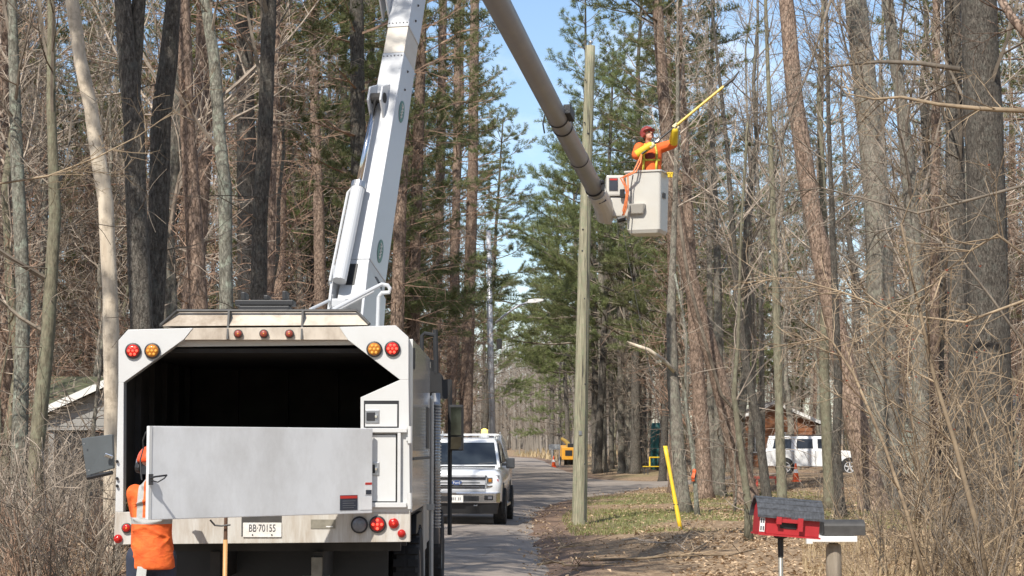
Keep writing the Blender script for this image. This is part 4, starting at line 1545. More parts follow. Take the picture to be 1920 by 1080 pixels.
# --- worker on the ground beside the open tailgate, back to the camera
WX, WY = -2.80, 15.15
wk = thing('person', 'worker in orange hi-vis jacket and helmet standing behind the grey tailgate', 'person', (WX, WY, 0.0))
def W(x, y, z):
    return Vector((WX + x, WY + y, z))
hip = [W(-0.09, 0, 0.88), W(0.09, 0.02, 0.88)]
knee = [W(-0.11, 0.03, 0.48), W(0.11, 0.06, 0.48)]
ank = [W(-0.13, -0.01, 0.09), W(0.13, 0.04, 0.09)]
shl = [W(-0.135, 0.02, 1.37), W(0.145, 0.03, 1.38)]
elb = [W(-0.125, 0.13, 1.15), W(0.22, 0.20, 1.26)]
wri = [W(-0.07, 0.36, 1.14), W(0.14, 0.42, 1.34)]
mb = MB()
for i in (0, 1):
    mb.capsule(hip[i], knee[i], 0.085, 0.058)
    mb.capsule(knee[i], ank[i], 0.055, 0.04)
    mb.capsule(ank[i] + Vector((0, -0.03, -0.04)), ank[i] + Vector((0, 0.17, -0.05)), 0.042, 0.036)
    mb.capsule(shl[i], elb[i], 0.052, 0.042)
    mb.capsule(elb[i], wri[i], 0.04, 0.03)
    d = (wri[i] - elb[i]).normalized()
    mb.ball(wri[i] + d * 0.06, (0.042, 0.05, 0.022))
    for j in range(4):
        q = wri[i] + d * 0.1 + Vector((-0.03 + 0.021 * j, 0, 0))
        mb.capsule(q, q + d * (0.045, 0.05, 0.048, 0.035)[j], 0.0092, 0.009, 8)
        mb.capsule(q + d * 0.045, q + d * 0.06 + Vector((0, 0, -0.028)), 0.009, 0.008, 8)
    mb.capsule(wri[i] + d * 0.03, wri[i] + d * 0.06 + Vector((0.055 if i == 0 else -0.055, 0, -0.01)), 0.012, 0.010, 8)
mb.ball(W(0, 0.01, 0.93), (0.155, 0.11, 0.12))
mb.ball(W(0, 0.02, 1.12), (0.145, 0.10, 0.2))
mb.ball(W(0.01, 0.03, 1.31), (0.175, 0.11, 0.13))
mb.capsule(W(0.0, 0.04, 1.40), W(-0.01, 0.06, 1.50), 0.06, 0.055)
Lh, hrot = head(mb, W(-0.015, 0.075, 1.58), (0.25, 1, -0.1), (0, 0, 1), 1.02)
body = skin_up(part('body', mb, M['skin'], wk), 0.008, 3)
# jacket
mb = MB()
rings = []
for z, rx, ry, ox, oy in ((0.785, 0.160, 0.14, 0.02, 0.0), (0.80, 0.168, 0.146, 0.02, 0.0), (0.86, 0.170, 0.15, 0.016, 0.0), (0.94, 0.166, 0.148, 0.008, 0), (1.05, 0.158, 0.142, 0.0, 0.01), (1.15, 0.158, 0.138, 0, 0.01), (1.28, 0.165, 0.13, 0.0, 0.02), (1.37, 0.150, 0.11, 0.0, 0.025), (1.44, 0.11, 0.09, 0.02, 0.035), (1.49, 0.075, 0.08, 0.025, 0.04)):
    rings.append([W(ox + rx * math.cos(2 * PI * j / 28) * (1 + 0.012 * math.sin(5 * j * 2 * PI / 28 + z * 40)), oy + ry * math.sin(2 * PI * j / 28) * (1 + 0.02 * math.sin(4 * j * 2 * PI / 28 + z * 30)), z) for j in range(28)])
mb.loft(rings)
for i in (0, 1):
    mb.capsule(shl[i], elb[i], 0.072, 0.058)
    mb.capsule(elb[i], wri[i], 0.057, 0.045)
mb.tube([W(-0.05, -0.03, 1.42), W(0.02, -0.085, 1.425), W(0.09, -0.03, 1.43)], 0.045, 10)
for k in range(5):   # folds of cloth
    zz = 0.88 + 0.10 * k
    sgn = 1 if k % 2 else -1
    mb.tube([W(-0.14, -0.085, zz), W(-0.03, -0.13, zz - 0.04 * sgn), W(0.09, -0.12, zz - 0.02), W(0.16, -0.07, zz + 0.05 * sgn)], [0.006, 0.017, 0.015, 0.006], 8)
# tape woven into the jacket cloth: bands at fixed heights and a shoulder strap
mj, nt, N, L, b = new_mat('hi_vis_jacket_with_tape')
b.inputs['Roughness'].default_value = 0.8
tc = N.new('ShaderNodeTexCoord')
sp = N.new('ShaderNodeSeparateXYZ')
L.new(tc.outputs['Object'], sp.inputs[0])
def band(sock, lo_, hi_):
    a = N.new('ShaderNodeMath'); a.operation = 'GREATER_THAN'; a.inputs[1].default_value = lo_
    c = N.new('ShaderNodeMath'); c.operation = 'LESS_THAN'; c.inputs[1].default_value = hi_
    m_ = N.new('ShaderNodeMath'); m_.operation = 'MULTIPLY'
    L.new(sock, a.inputs[0]); L.new(sock, c.inputs[0]); L.new(a.outputs[0], m_.inputs[0]); L.new(c.outputs[0], m_.inputs[1])
    return m_.outputs[0]
b1 = band(sp.outputs['Z'], 1.135, 1.185)
b2 = N.new('ShaderNodeMath'); b2.operation = 'MULTIPLY'
L.new(band(sp.outputs['X'], -0.10, -0.05), b2.inputs[0])
L.new(band(sp.outputs['Z'], 1.185, 1.60), b2.inputs[1])
b3 = N.new('ShaderNodeMath'); b3.operation = 'MULTIPLY'
L.new(band(sp.outputs['X'], 0.08, 0.13), b3.inputs[0])
L.new(band(sp.outputs['Z'], 1.185, 1.60), b3.inputs[1])
mxx = N.new('ShaderNodeMath'); mxx.operation = 'MAXIMUM'
L.new(b1, mxx.inputs[0]); L.new(b2.outputs[0], mxx.inputs[1])
mx2 = N.new('ShaderNodeMath'); mx2.operation = 'MAXIMUM'
L.new(mxx.outputs[0], mx2.inputs[0]); L.new(b3.outputs[0], mx2.inputs[1])
nz = N.new('ShaderNodeTexNoise'); nz.inputs['Scale'].default_value = 14; nz.inputs['Detail'].default_value = 6
L.new(tc.outputs['Object'], nz.inputs['Vector'])
rp = N.new('ShaderNodeValToRGB')
rp.color_ramp.elements[0].position = 0.35
rp.color_ramp.elements[0].color = (0.62, 0.095, 0.015, 1)
rp.color_ramp.elements[1].position = 0.65
rp.color_ramp.elements[1].color = (0.82, 0.15, 0.025, 1)
L.new(nz.outputs['Fac'], rp.inputs['Fac'])
mc = N.new('ShaderNodeMix'); mc.data_type = 'RGBA'
mc.inputs['B'].default_value = (0.36, 0.36, 0.34, 1)
L.new(mx2.outputs[0], mc.inputs['Factor']); L.new(rp.outputs['Color'], mc.inputs['A'])
L.new(mc.outputs['Result'], b.inputs['Base Color'])
bp = N.new('ShaderNodeBump'); bp.inputs['Strength'].default_value = 0.35; bp.inputs['Distance'].default_value = 0.025
n4 = N.new('ShaderNodeTexNoise'); n4.inputs['Scale'].default_value = 9; n4.inputs['Distortion'].default_value = 1.2
mp4 = N.new('ShaderNodeMapping'); mp4.inputs['Scale'].default_value = (1, 1, 1.8); mp4.inputs['Rotation'].default_value = (0, 0.6, 0)
L.new(tc.outputs['Object'], mp4.inputs['Vector']); L.new(mp4.outputs['Vector'], n4.inputs['Vector'])
L.new(n4.outputs['Fac'], bp.inputs['Height']); L.new(bp.outputs['Normal'], b.inputs['Normal'])
skin_up(part('jacket', mb, mj, wk), 0.009, 9)
mb = MB()
mb.ball(W(0, 0.01, 0.88), (0.165, 0.128, 0.13))
for i in (0, 1):
    mb.capsule(hip[i], knee[i], 0.105, 0.082)
    mb.capsule(knee[i], ank[i] + Vector((0, 0, 0.0)), 0.08, 0.075)
tr = skin_up(part('trousers', mb, M['navy'], wk), 0.012, 4)
part('reflective_patch', MB().box(W(-0.05, -0.128, 0.745), (0.075, 0.012, 0.13), Matrix.Rotation(rad(6), 3, 'Y')), mat_plain('white_patch', (0.48, 0.48, 0.45), 0.5), tr, bevel=0.004)
for i in (0, 1):
    mb = MB()
    mb.capsule(ank[i] + Vector((0, -0.03, 0.06)), ank[i] + Vector((0, -0.035, -0.03)), 0.062, 0.058)
    mb.capsule(ank[i] + Vector((0, -0.03, -0.035)), ank[i] + Vector((0, 0.18, -0.045)), 0.055, 0.045)
    skin_up(part('boot', mb, M['black'], wk), 0.010, 2)
hb = MB()
prof = []
for k in range(9):
    a = PI / 2 * k / 8
    prof.append((0.125 * math.cos(a) + 0.001, 0.128 * math.sin(a)))
vs_before = len(hb.v)
hb.lathe([(0.118, -0.012)] + prof, (0, 0, 0), 'z', 24)
hb.v = [tuple(Lh(x * 0.92, y * 1.05 - 0.005, z + 0.035)) for x, y, z in hb.v]
hel = part('helmet', hb, M['helmet'], wk, smooth=True)
mb = MB()
mb.loft([[Lh(0.12 * math.cos(a), 0.10 * math.sin(a) + k_, 0.036 - k_ * 0.25) for a in [PI * j / 10 for j in range(11)]] for k_ in (0.0, 0.03, 0.055)], cap=False, closed=False)
part('helmet_brim', mb, M['helmet'], hel)
mb = MB()
for s in (-1, 1):
    mb.tube([Lh(s * 0.085, -0.01, -0.012), Lh(s * 0.125, -0.01, -0.012)], [0.05, 0.042], 14)
em = part('ear_muffs', mb, M['black'], wk, bevel=0.008)
mb = MB()
for s in (-1, 1):
    mb.tube([Lh(s * 0.13, -0.01, -0.02), Lh(s * 0.128, -0.0, 0.05), Lh(s * 0.115, 0.0, 0.07)], 0.009, 6)
part('muff_arm', mb, M['steel'], em)
mb = MB()
mb.loft([[Lh(0.085 * math.cos(a), -0.09 * math.sin(a) - 0.005, z_) for a in [PI * j / 10 for j in range(11)]] for z_ in (0.03, -0.03, -0.07)], cap=False, closed=False)
part('hair', mb, M['black'], wk)

# --- worker in the bucket reaching with a pole saw
bw = thing('person', 'worker in orange jacket, yellow sleeves and red helmet standing in the bucket', 'person', (bc.x, BY, zb0 + 0.08))
def B3(px, py, dy=0.0):
    return P(px, py, BY + dy)
h2 = B3(1214, 252, -0.04)
shR, shL = B3(1199, 277, -0.02), B3(1240, 277, 0.0)
elR, wrR = B3(1193, 291, -0.22), B3(1217, 274, -0.30)
elL, wrL = B3(1262, 270, -0.10), B3(1265, 247, -0.28)
poleA, poleB, poleC = B3(1203, 289, -0.32), B3(1357, 162, -0.32), B3(1376, 147, -0.32)
pdir = (poleB - poleA).normalized()
hR = poleA + pdir * ((B3(1222, 273, -0.32) - poleA).dot(pdir))
hL = poleA + pdir * ((B3(1267, 237, -0.32) - poleA).dot(pdir))
pel = B3(1218, 345, 0.02)
mb = MB()
mb.ball(pel, (0.155, 0.11, 0.13))
mb.ball(B3(1219, 318, 0.01), (0.145, 0.10, 0.18))
mb.ball(B3(1219, 288, 0.0), (0.17, 0.11, 0.14))
for a_, e_, w_, h_ in ((shR, elR, wrR, hR), (shL, elL, wrL, hL)):
    mb.capsule(a_, e_, 0.052, 0.042)
    mb.capsule(e_, w_, 0.04, 0.03)
    mb.capsule(w_, h_ + (w_ - h_).normalized() * 0.05, 0.03, 0.03)
    grip(mb, h_, pdir, w_, 0.95, 0.018)
zf = zb0 + 0.09
for s in (-1, 1):
    hp = pel + Vector((s * 0.09, 0, -0.06))
    kn = Vector((hp.x + s * 0.02, hp.y - 0.04, hp.z - 0.38))
    an = Vector((hp.x + s * 0.03, hp.y + 0.02, zf + 0.05))
    if kn.z < an.z + 0.2:
        kn.z = (hp.z + an.z) / 2
    mb.capsule(hp, kn, 0.085, 0.058)
    mb.capsule(kn, an, 0.055, 0.04)
    mb.capsule(an, an + Vector((0, -0.16, -0.015)), 0.04, 0.035)
mb.capsule(B3(1218, 276, 0), h2 + Vector((0, 0, -0.06)), 0.06, 0.055)
Lb_, r2 = head(mb, h2, (0.55, -0.75, 0.35), (0, 0, 1), 1.0)
skin_up(part('body', mb, M['skin'], bw), 0.008, 2)
mb = MB()
tor = []
for py, rx, ry in ((350, 0.205, 0.165), (335, 0.21, 0.165), (318, 0.20, 0.16), (300, 0.205, 0.155), (284, 0.215, 0.145), (274, 0.185, 0.12), (268, 0.09, 0.085)):
    c = B3(1219, py, 0.0)
    tor.append([c + Vector((rx * math.cos(2 * PI * j / 24), ry * math.sin(2 * PI * j / 24), 0)) for j in range(24)])
mb.loft(tor)
for a_, e_ in ((shR, elR), (shL, elL)):
    mb.capsule(a_, e_, 0.10, 0.085)
jk = skin_up(part('jacket', mb, M['orange'], bw), 0.010, 3)
mb = MB()
for a_, e_, w_, h_ in ((shR, elR, wrR, hR), (shL, elL, wrL, hL)):
    d = (w_ - e_).normalized()
    mb.capsule(e_ + d * 0.02, w_ + d * 0.02, 0.082, 0.064)
part('rubber_sleeves', mb, M['glove_y'], bw, smooth=True)
mb = MB()
for a_, e_, w_, h_ in ((shR, elR, wrR, hR), (shL, elL, wrL, hL)):
    mb.capsule(w_, h_ + (w_ - h_).normalized() * 0.05, 0.045, 0.036)
    grip(mb, h_, pdir, w_, 1.25, 0.024)
skin_up(part('gloves', mb, M['glove_c'], bw), 0.009, 1)
mb = MB()   # harness straps and belt
for px in (1207, 1231):
    mb.tube([B3(px + (3 if px < 1219 else -3), 270, -0.10), B3(px, 284, -0.142), B3(px, 300, -0.15), B3(px - 1, 322, -0.155)], 0.022, 8)
mb.tube([B3(1202, 300, -0.10), B3(1210, 300, -0.145), B3(1230, 300, -0.145), B3(1237, 300, -0.09)], 0.02, 8)
part('harness', mb, mat_plain('yellow_black_strap', (0.50, 0.46, 0.05), 0.6, 0, 0.5, 16), bw)
part('chest_pad', MB().ball(B3(1219, 294, -0.10), (0.12, 0.06, 0.11)), mat_plain('dark_red_pad', (0.16, 0.022, 0.015), 0.7), bw, smooth=True)
hb = MB()
hb.lathe([(0.122, -0.012)] + prof, (0, 0, 0), 'z', 24)
hb.v = [tuple(Lb_(x * 0.95, y * 1.08 - 0.005, z * 0.95 + 0.03)) for x, y, z in hb.v]
hel = part('helmet', hb, M['helmet_dk'], bw, smooth=True)
mb = MB()
mb.loft([[Lb_(0.118 * math.cos(a), 0.10 * math.sin(a) + k_, 0.032 + k_ * 0.1) for a in [PI * j / 10 for j in range(11)]] for k_ in (0.0, 0.03, 0.06)], cap=False, closed=False)
part('helmet_brim', mb, M['helmet_dk'], hel)
mb = MB()
for s in (-1, 1):
    mb.tube([Lb_(s * 0.082, -0.01, -0.012), Lb_(s * 0.118, -0.01, -0.012)], [0.05, 0.042], 14)
part('ear_muffs', mb, M['helmet_dk'], bw)
mb = MB()
mb.loft([[Lb_(0.088 * math.cos(a), -0.095 * math.sin(a) - 0.005, z_) for a in [PI * j / 10 for j in range(11)]] for z_ in (0.03, -0.04, -0.085)], cap=False, closed=False)
part('hair', mb, M['black'], bw)
mb = MB()
for s in (-1, 1):
    mb.ball(Lb_(s * 0.032, 0.086, 0.006), 0.014, 8, 6)
part('safety_glasses', mb, M['glass'], bw)

ps = thing('pole_saw', 'long yellow pole saw held up by the worker in the bucket', 'pole saw', tuple(poleA))
part('handle', MB().tube([poleA, poleA + (poleB - poleA) * 0.42], 0.018, 10), M['black'], ps)
part('shaft', MB().tube([poleA + (poleB - poleA) * 0.42, poleB], 0.024, 10), M['yellow_pole'], ps)
part('collar', MB().tube([poleA + pdir * 0.33, poleA + pdir * 0.40], 0.028, 10), M['steel'], ps)
mb = MB().tube([poleB, poleC], 0.03, 8)
sw = Vector((0.72, 0, 0.69))
part('saw_head', mb, M['weathered'], ps)
mb = MB()
n_ = Vector((0, 0.004, 0))
q0, q1 = poleC, poleC + Vector((0.10, 0, 0.13))
w_ = Vector((-0.016, 0, 0.02))
mb.loft([[q0 - w_ + n_, q1 - w_ * 0.5 + n_, q1 + w_ * 0.5 + n_, q0 + w_ + n_], [q0 - w_ - n_, q1 - w_ * 0.5 - n_, q1 + w_ * 0.5 - n_, q0 + w_ - n_]])
part('saw_blade', mb, M['weathered'], ps)
hose = thing('hose', 'orange twin hose looping from the pole saw over the bucket rim', 'hose', tuple(poleA))
for dx in (0, 5):
    part('hose_line', MB().tube([poleA, B3(1196 + dx, 305, -0.38), B3(1188 + dx, 322, -0.42), B3(1176 + dx, 328, -0.42), B3(1163 + dx, 334, -0.40), B3(1172 + dx * .5, 350, -0.40), B3(1176 - dx * .4, 370, -0.38), B3(1170 - dx * .4, 395, -0.34), B3(1167 + dx * .5, 404, -0.32), B3(1174, 392, -0.34), B3(1178, 360, -0.39), B3(1177, 330, -0.41)], 0.014, 7), M['rope'], hose, smooth=True)

# --- wooden handled tool standing at the bumper
tl = thing('pike_pole', 'wooden handled pike pole with dark iron hook standing against the bumper', 'pole', (at(421, 1100, 15.6).x, 15.6, 0.0))
tx = tl.location.x
part('handle', MB().tube([(tx + 0.0, 15.6, 0.0), (tx, 15.62, 0.99)], 0.018, 12), M['handle'], tl, smooth=True)
part('ferrule', MB().tube([(tx, 15.62, 0.98), (tx, 15.64, 1.35)], [0.0165, 0.012], 10), mat_plain('rusty_iron', (0.13, 0.075, 0.05), 0.6, 0.4, 0.3, 20), tl)
mb = MB().tube([at(432, 984, 15.58), at(415, 986, 15.58), at(403, 985, 15.58), at(394, 975, 15.58)], 0.008, 6)
part('hook', mb, M['black'], tl)

# ------------------------------------------------------------------ pickup (nose towards the camera, local frame: -Y is forward)
pk = thing('pickup_truck', 'white pickup truck with chrome grille and lit amber roof beacon, facing the bucket truck', 'pickup', (-1.24, 43.6, gbase(-1.3, 44) + 0.05), rad(-2.4))
def mir(f):
    for s in (-1, 1):
        f(s)
mb = MB()
def sec(y, hw, z0, z1, sh=0.0, c=0.07):
    return [Vector((-hw, y, z0)), Vector((-hw, y, z1 - 0.22)), Vector((-hw + 0.05 + sh, y, z1 - c)), Vector((-hw + 0.16 + sh, y, z1)), Vector((0, y, z1 + 0.02)), Vector((hw - 0.16 - sh, y, z1)), Vector((hw - 0.05 - sh, y, z1 - c)), Vector((hw, y, z1 - 0.22)), Vector((hw, y, z0))]
mb.loft([sec(0.06, 0.90, 0.62, 1.10), sec(0.16, 0.975, 0.55, 1.17), sec(0.5, 1.0, 0.5, 1.22), sec(1.35, 1.0, 0.45, 1.27), sec(1.8, 1.0, 0.42, 1.30), sec(3.9, 1.0, 0.42, 1.36, 0, 0.05), sec(4.0, 1.0, 0.42, 1.42, -0.03, 0.03), sec(5.75, 1.0, 0.5, 1.42, -0.03, 0.03), sec(5.85, 0.95, 0.6, 1.38)])
body = lpart('body', mb, M['car_white'], pk, bevel=0.0, smooth=True)
mb = MB()
mb.loft([[(-0.92, 1.28, 1.26), (0.92, 1.28, 1.26), (0.94, 3.95, 1.33), (-0.94, 3.95, 1.33)],
         [(-0.80, 1.95, 1.86), (0.80, 1.95, 1.86), (0.80, 3.6, 1.90), (-0.80, 3.6, 1.90)],
         [(-0.72, 2.1, 1.93), (0.72, 2.1, 1.93), (0.72, 3.5, 1.96), (-0.72, 3.5, 1.96)]])
cabp = lpart('cab', mb, M['car_white'], pk, bevel=0.03, segs=3)
mb = MB()
o1 = Vector((0, -0.012, 0.010))
q = [Vector((-0.84, 1.36, 1.32)), Vector((0.84, 1.36, 1.32)), Vector((0.74, 1.93, 1.83)), Vector((-0.74, 1.93, 1.83))]
mb.loft([q, [p + o1 for p in q]])
lpart('windscreen', mb, M['glass'], cabp)
for s in (-1, 1):
    mb = MB()
    q = [Vector((s * 0.925, 1.75, 1.36)), Vector((s * 0.935, 3.75, 1.38)), Vector((s * 0.825, 3.5, 1.82)), Vector((s * 0.825, 2.05, 1.82))]
    mb.loft([q, [p + Vector((s * 0.012, 0, 0.002)) for p in q]])
    lpart('side_window', mb, M['glass_side'], cabp)
mb = MB()
mb.loft([[(-0.93, 3.98, 1.40), (0.93, 3.98, 1.40), (0.93, 5.75, 1.40), (-0.93, 5.75, 1.40)], [(-0.80, 3.98, 1.97), (0.80, 3.98, 1.97), (0.80, 5.65, 1.97), (-0.80, 5.65, 1.97)]])
cap_ = lpart('bed_cap', mb, M['car_white'], pk, bevel=0.03)
mb = MB()
for s in (-1, 1):
    mb.tube([(s * 0.74, 2.2, 1.99), (s * 0.74, 5.6, 2.04)], 0.02, 8)
    mb.tube([(s * 0.80, 3.6, 2.09), (s * 0.86, 4.6, 1.9), (s * 0.9, 5.6, 1.75)], 0.016, 8)
for y in (2.4, 3.3, 4.3, 5.3):
    mb.bounds(-0.78, 0.78, y, y + 0.05, 2.02, 2.05)
for s in (-1, 1):
    for y in (2.4, 3.3, 4.3, 5.3):
        mb.bounds(s * 0.74 - 0.02, s * 0.74 + 0.02, y, y + 0.05, 1.93, 2.04)
lpart('roof_rack', mb, M['car_white'], pk)
mb = MB()
for k in range(4):
    mb.bounds(-0.70 + 0.06 * k, -0.685 + 0.06 * k, 2.45, 2.6, 2.05, 2.12)
lpart('rack_clamps', mb, M['paper'], pk)
mb = MB().lathe([(0.10, 1.96), (0.10, 2.04), (0.085, 2.05)], (0.46, 2.9, 0), 'z', 16)
bcn = lpart('beacon', mb, M['paper'], pk)
mb = MB().lathe([(0.075, 2.05), (0.078, 2.10), (0.07, 2.15), (0.03, 2.175), (0.002, 2.18)], (0.46, 2.9, 0), 'z', 16)
lpart('beacon_dome', mb, M['beacon'], bcn, smooth=True)
# grille
mb = MB()
mb.loft([[(-0.62, 0.05, 0.76), (0.62, 0.05, 0.76), (0.66, 0.05, 1.10), (-0.66, 0.05, 1.10)], [(-0.62, 0.09, 0.76), (0.62, 0.09, 0.76), (0.66, 0.09, 1.10), (-0.66, 0.09, 1.10)]])
gr = lpart('grille', mb, M['black'], pk)
for z, h, mt in ((1.085, 0.045, 'silver'), (1.045, 0.012, 'chrome'), (1.01, 0.012, 'chrome'), (0.935, 0.10, 'silver'), (0.845, 0.02, 'chrome'), (0.815, 0.012, 'chrome'), (0.775, 0.04, 'silver')):
    lpart('grille_bar', MB().bounds(-0.64, 0.64, 0.015, 0.049, z - h / 2, z + h / 2), M[mt], gr, bevel=0.004)
lpart('grille_bar', MB().bounds(-0.52, 0.52, 0.005, 0.014, 0.928, 0.942), M['black'], gr)
em = lpart('emblem', MB().lathe([(0.115, 0.0), (0.115, -0.012), (0.105, -0.016)], (0, 0, 0), 'y', 28), M['chrome'], gr)
em.data.transform(Matrix.Translation((0, 0.012, 0.935)) @ Matrix.Diagonal((1.15, 1, 0.52, 1)))
ef = lpart('emblem_face', MB().lathe([(0.098, 0), (0.098, -0.004)], (0, 0, 0), 'y', 28), M['blue_print'], gr)
ef.data.transform(Matrix.Translation((0, -0.0045, 0.935)) @ Matrix.Diagonal((1.15, 1, 0.5, 1)))
lettering('emblem_script', 'Ford', 0.085, (0, -0.0095, 0.937), M['paper'], gr, local=True)
for s in (-1, 1):
    mb = MB()
    mb.loft([[(s * 0.66, 0.05, 0.80), (s * 0.93, 0.14, 0.82), (s * 0.955, 0.15, 1.10), (s * 0.66, 0.05, 1.10)], [(s * 0.66, 0.09, 0.80), (s * 0.93, 0.19, 0.82), (s * 0.955, 0.2, 1.10), (s * 0.66, 0.09, 1.10)]])
    hl = lpart('headlight', mb, M['clear_lens'], pk, bevel=0.01)
    lpart('reflector', MB().box((s * 0.745, 0.055, 0.99), (0.12, 0.04, 0.13), Matrix.Rotation(s * 0.3, 3, 'Z')), M['chrome'], hl, bevel=0.01)
    lpart('lamp_bowl', MB().box((s * 0.75, 0.030, 0.985), (0.07, 0.02, 0.07), Matrix.Rotation(s * 0.3, 3, 'Z')), M['amber_lens'], hl, bevel=0.01)
    lpart('trim_bar', MB().box((s * 0.80, 0.075, 0.855), (0.26, 0.03, 0.04), Matrix.Rotation(s * 0.32, 3, 'Z')), M['chrome'], hl, bevel=0.006)
    lpart('turn_signal', MB().box((s * 0.895, 0.115, 0.95), (0.07, 0.03, 0.12), Matrix.Rotation(s * 0.32, 3, 'Z')), M['red_lens'], hl, bevel=0.006)
    lpart('fog_light', MB().box((s * 0.72, -0.035, 0.60), (0.20, 0.03, 0.11), Matrix.Rotation(s * 0.12, 3, 'Z')), M['black'], pk, bevel=0.01)
    lpart('fog_lens', MB().box((s * 0.75, -0.055, 0.60), (0.09, 0.02, 0.06), Matrix.Rotation(s * 0.12, 3, 'Z')), M['clear_lens'], pk)
    mb = MB()
    mb.box((s * 1.13, 1.72, 1.36), (0.2, 0.13, 0.24), Matrix.Rotation(s * 0.1, 3, 'Z'))
    lpart('side_mirror', mb, M['plastic_grey'], pk, bevel=0.035, segs=3)
    lpart('mirror_arm', MB().bounds(min(s * 0.93, s * 1.06), max(s * 0.93, s * 1.06), 1.70, 1.78, 1.30, 1.36), M['plastic_grey'], pk)
    lpart('tow_hook', MB().tube([(s * 0.40, -0.03, 0.44), (s * 0.40, -0.10, 0.43), (s * 0.46, -0.10, 0.43), (s * 0.46, -0.03, 0.44)], 0.015, 6), M['steel'], pk)
    lpart('running_board', MB().bounds(min(s * 0.9, s * 1.05), max(s * 0.9, s * 1.05), 1.75, 3.75, 0.36, 0.42), M['steel'], pk)
    for y in (0.98, 4.65):
        lpart('wheel_arch', MB().lathe([(0.47, -0.02), (0.47, 0.02)], (s * 0.995, y, 0.46), 'x', 24), M['black'], pk)
        wheel(s * 0.93, y, 0.41, 0.28, pk, 'steel+' if s > 0 else 'steel-', local=True, n=24, z0=-0.03)
mb = MB()
mb.loft([[(-0.97, 0.16, 0.48), (-0.9, -0.02, 0.48), (0, -0.07, 0.48), (0.9, -0.02, 0.48), (0.97, 0.16, 0.48)], [(-0.98, 0.16, 0.72), (-0.91, -0.02, 0.72), (0, -0.07, 0.72), (0.91, -0.02, 0.72), (0.98, 0.16, 0.72)]], closed=True)
bmp = lpart('bumper', mb, M['chrome'], pk, bevel=0.02)
lpart('bumper_intake', MB().bounds(-0.5, 0.5, -0.085, -0.055, 0.53, 0.64), M['black'], bmp)
lpart('air_dam', MB().loft([[(-0.9, 0.05, 0.24), (0.9, 0.05, 0.24), (0.9, 0.3, 0.24), (-0.9, 0.3, 0.24)], [(-0.94, 0.0, 0.475), (0.94, 0.0, 0.475), (0.94, 0.3, 0.475), (-0.94, 0.3, 0.475)]]), M['black'], pk, bevel=0.01)
npl = lpart('licence_plate', MB().bounds(-0.155, 0.155, -0.105, -0.088, 0.50, 0.66), M['plate'], bmp, bevel=0.003)
mb = MB()
for k in range(6):
    if k != 3:
        mb.bounds(-0.10 + 0.036 * k, -0.085 + 0.036 * k, -0.1075, -0.1052, 0.545, 0.61)
lpart('plate_marks', mb, M['ink'], npl)
mb = MB()
for s in (-1, 1):
    mb.tube([(s * 0.5 - 0.1, 1.375, 1.345), (s * 0.5 + 0.25, 1.40, 1.375)], 0.012, 6)
lpart('wipers', mb, M['black'], pk)
lpart('cowl', MB().bounds(-0.8, 0.8, 1.27, 1.36, 1.275, 1.30), M['black'], pk)

# ------------------------------------------------------------------ far SUV, side on, nose to the right (built nose to -X, turned round)
sy = 88.0
sx = (1528 - 960) / F * sy
sv = thing('suv', 'white boxy SUV with dark windows parked in the yard behind the trees', 'car', (sx, sy, gz(sx, sy) + 0.02), rad(173))
mb = MB()
pr = [(-2.30, 0.38), (-2.36, 0.70), (-2.28, 0.98), (-1.30, 1.10), (-0.85, 1.12), (2.28, 1.14), (2.32, 0.7), (2.26, 0.40)]
mb.loft([[(x, -0.90, z) for x, z in pr], [(x * 1.0, -0.86, z) for x, z in pr], [(x, 0.86, z) for x, z in pr], [(x, 0.9, z) for x, z in pr]])
sb_ = lpart('body', mb, M['car_white'], sv, bevel=0.04)
mb = MB()
mb.loft([[(-1.05, -0.86, 1.10), (2.26, -0.86, 1.12), (2.26, 0.86, 1.12), (-1.05, 0.86, 1.10)], [(-0.55, -0.72, 1.74), (2.12, -0.72, 1.76), (2.12, 0.72, 1.76), (-0.55, 0.72, 1.74)]])
sr = lpart('cabin', mb, M['car_white'], sv, bevel=0.03)
for sd_ in (-1, 1):
    for x0, x1, t0, t1 in ((-0.80, -0.06, -0.50, -0.04), (0.16, 0.90, 0.18, 0.86), (1.14, 1.95, 1.10, 1.86)):
        mb = MB()
        q = [Vector((x0, sd_ * 0.85, 1.20)), Vector((x1, sd_ * 0.85, 1.20)), Vector((t1, sd_ * 0.755, 1.62)), Vector((t0, sd_ * 0.755, 1.62))]
        mb.loft([q, [p + Vector((0, sd_ * 0.012, 0.003)) for p in q]])
        lpart('side_window', mb, M['glass_side'], sr)
    lpart('side_mirror', MB().bounds(-0.72, -0.58, min(sd_ * 1.05, sd_ * 0.88), max(sd_ * 1.05, sd_ * 0.88), 1.12, 1.30), M['car_white'], sv, bevel=0.03)
    lpart('tail_light', MB().bounds(2.25, 2.33, min(sd_ * 0.88, sd_ * 0.78), max(sd_ * 0.88, sd_ * 0.78), 0.8, 1.1), M['red_lens'], sv)
    lpart('headlight', MB().bounds(-2.35, -2.2, min(sd_ * 0.87, sd_ * 0.62), max(sd_ * 0.87, sd_ * 0.62), 0.78, 0.95), M['clear_lens'], sv)
    y0_, y1_ = (0.899, 0.906) if sd_ > 0 else (-0.906, -0.899)
    for xs, zz in ((0.04, 0.45), (-0.93, 0.45), (1.03, 0.7)):
        lpart('door_seam', MB().bounds(xs, xs + 0.015, y0_, y1_, zz, 1.10), M['black'], sb_)
mb = MB()
q = [Vector((-1.03, -0.75, 1.15)), Vector((-1.03, 0.75, 1.15)), Vector((-0.60, 0.66, 1.68)), Vector((-0.60, -0.66, 1.68))]
mb.loft([q, [p + Vector((-0.015, 0, 0.012)) for p in q]])
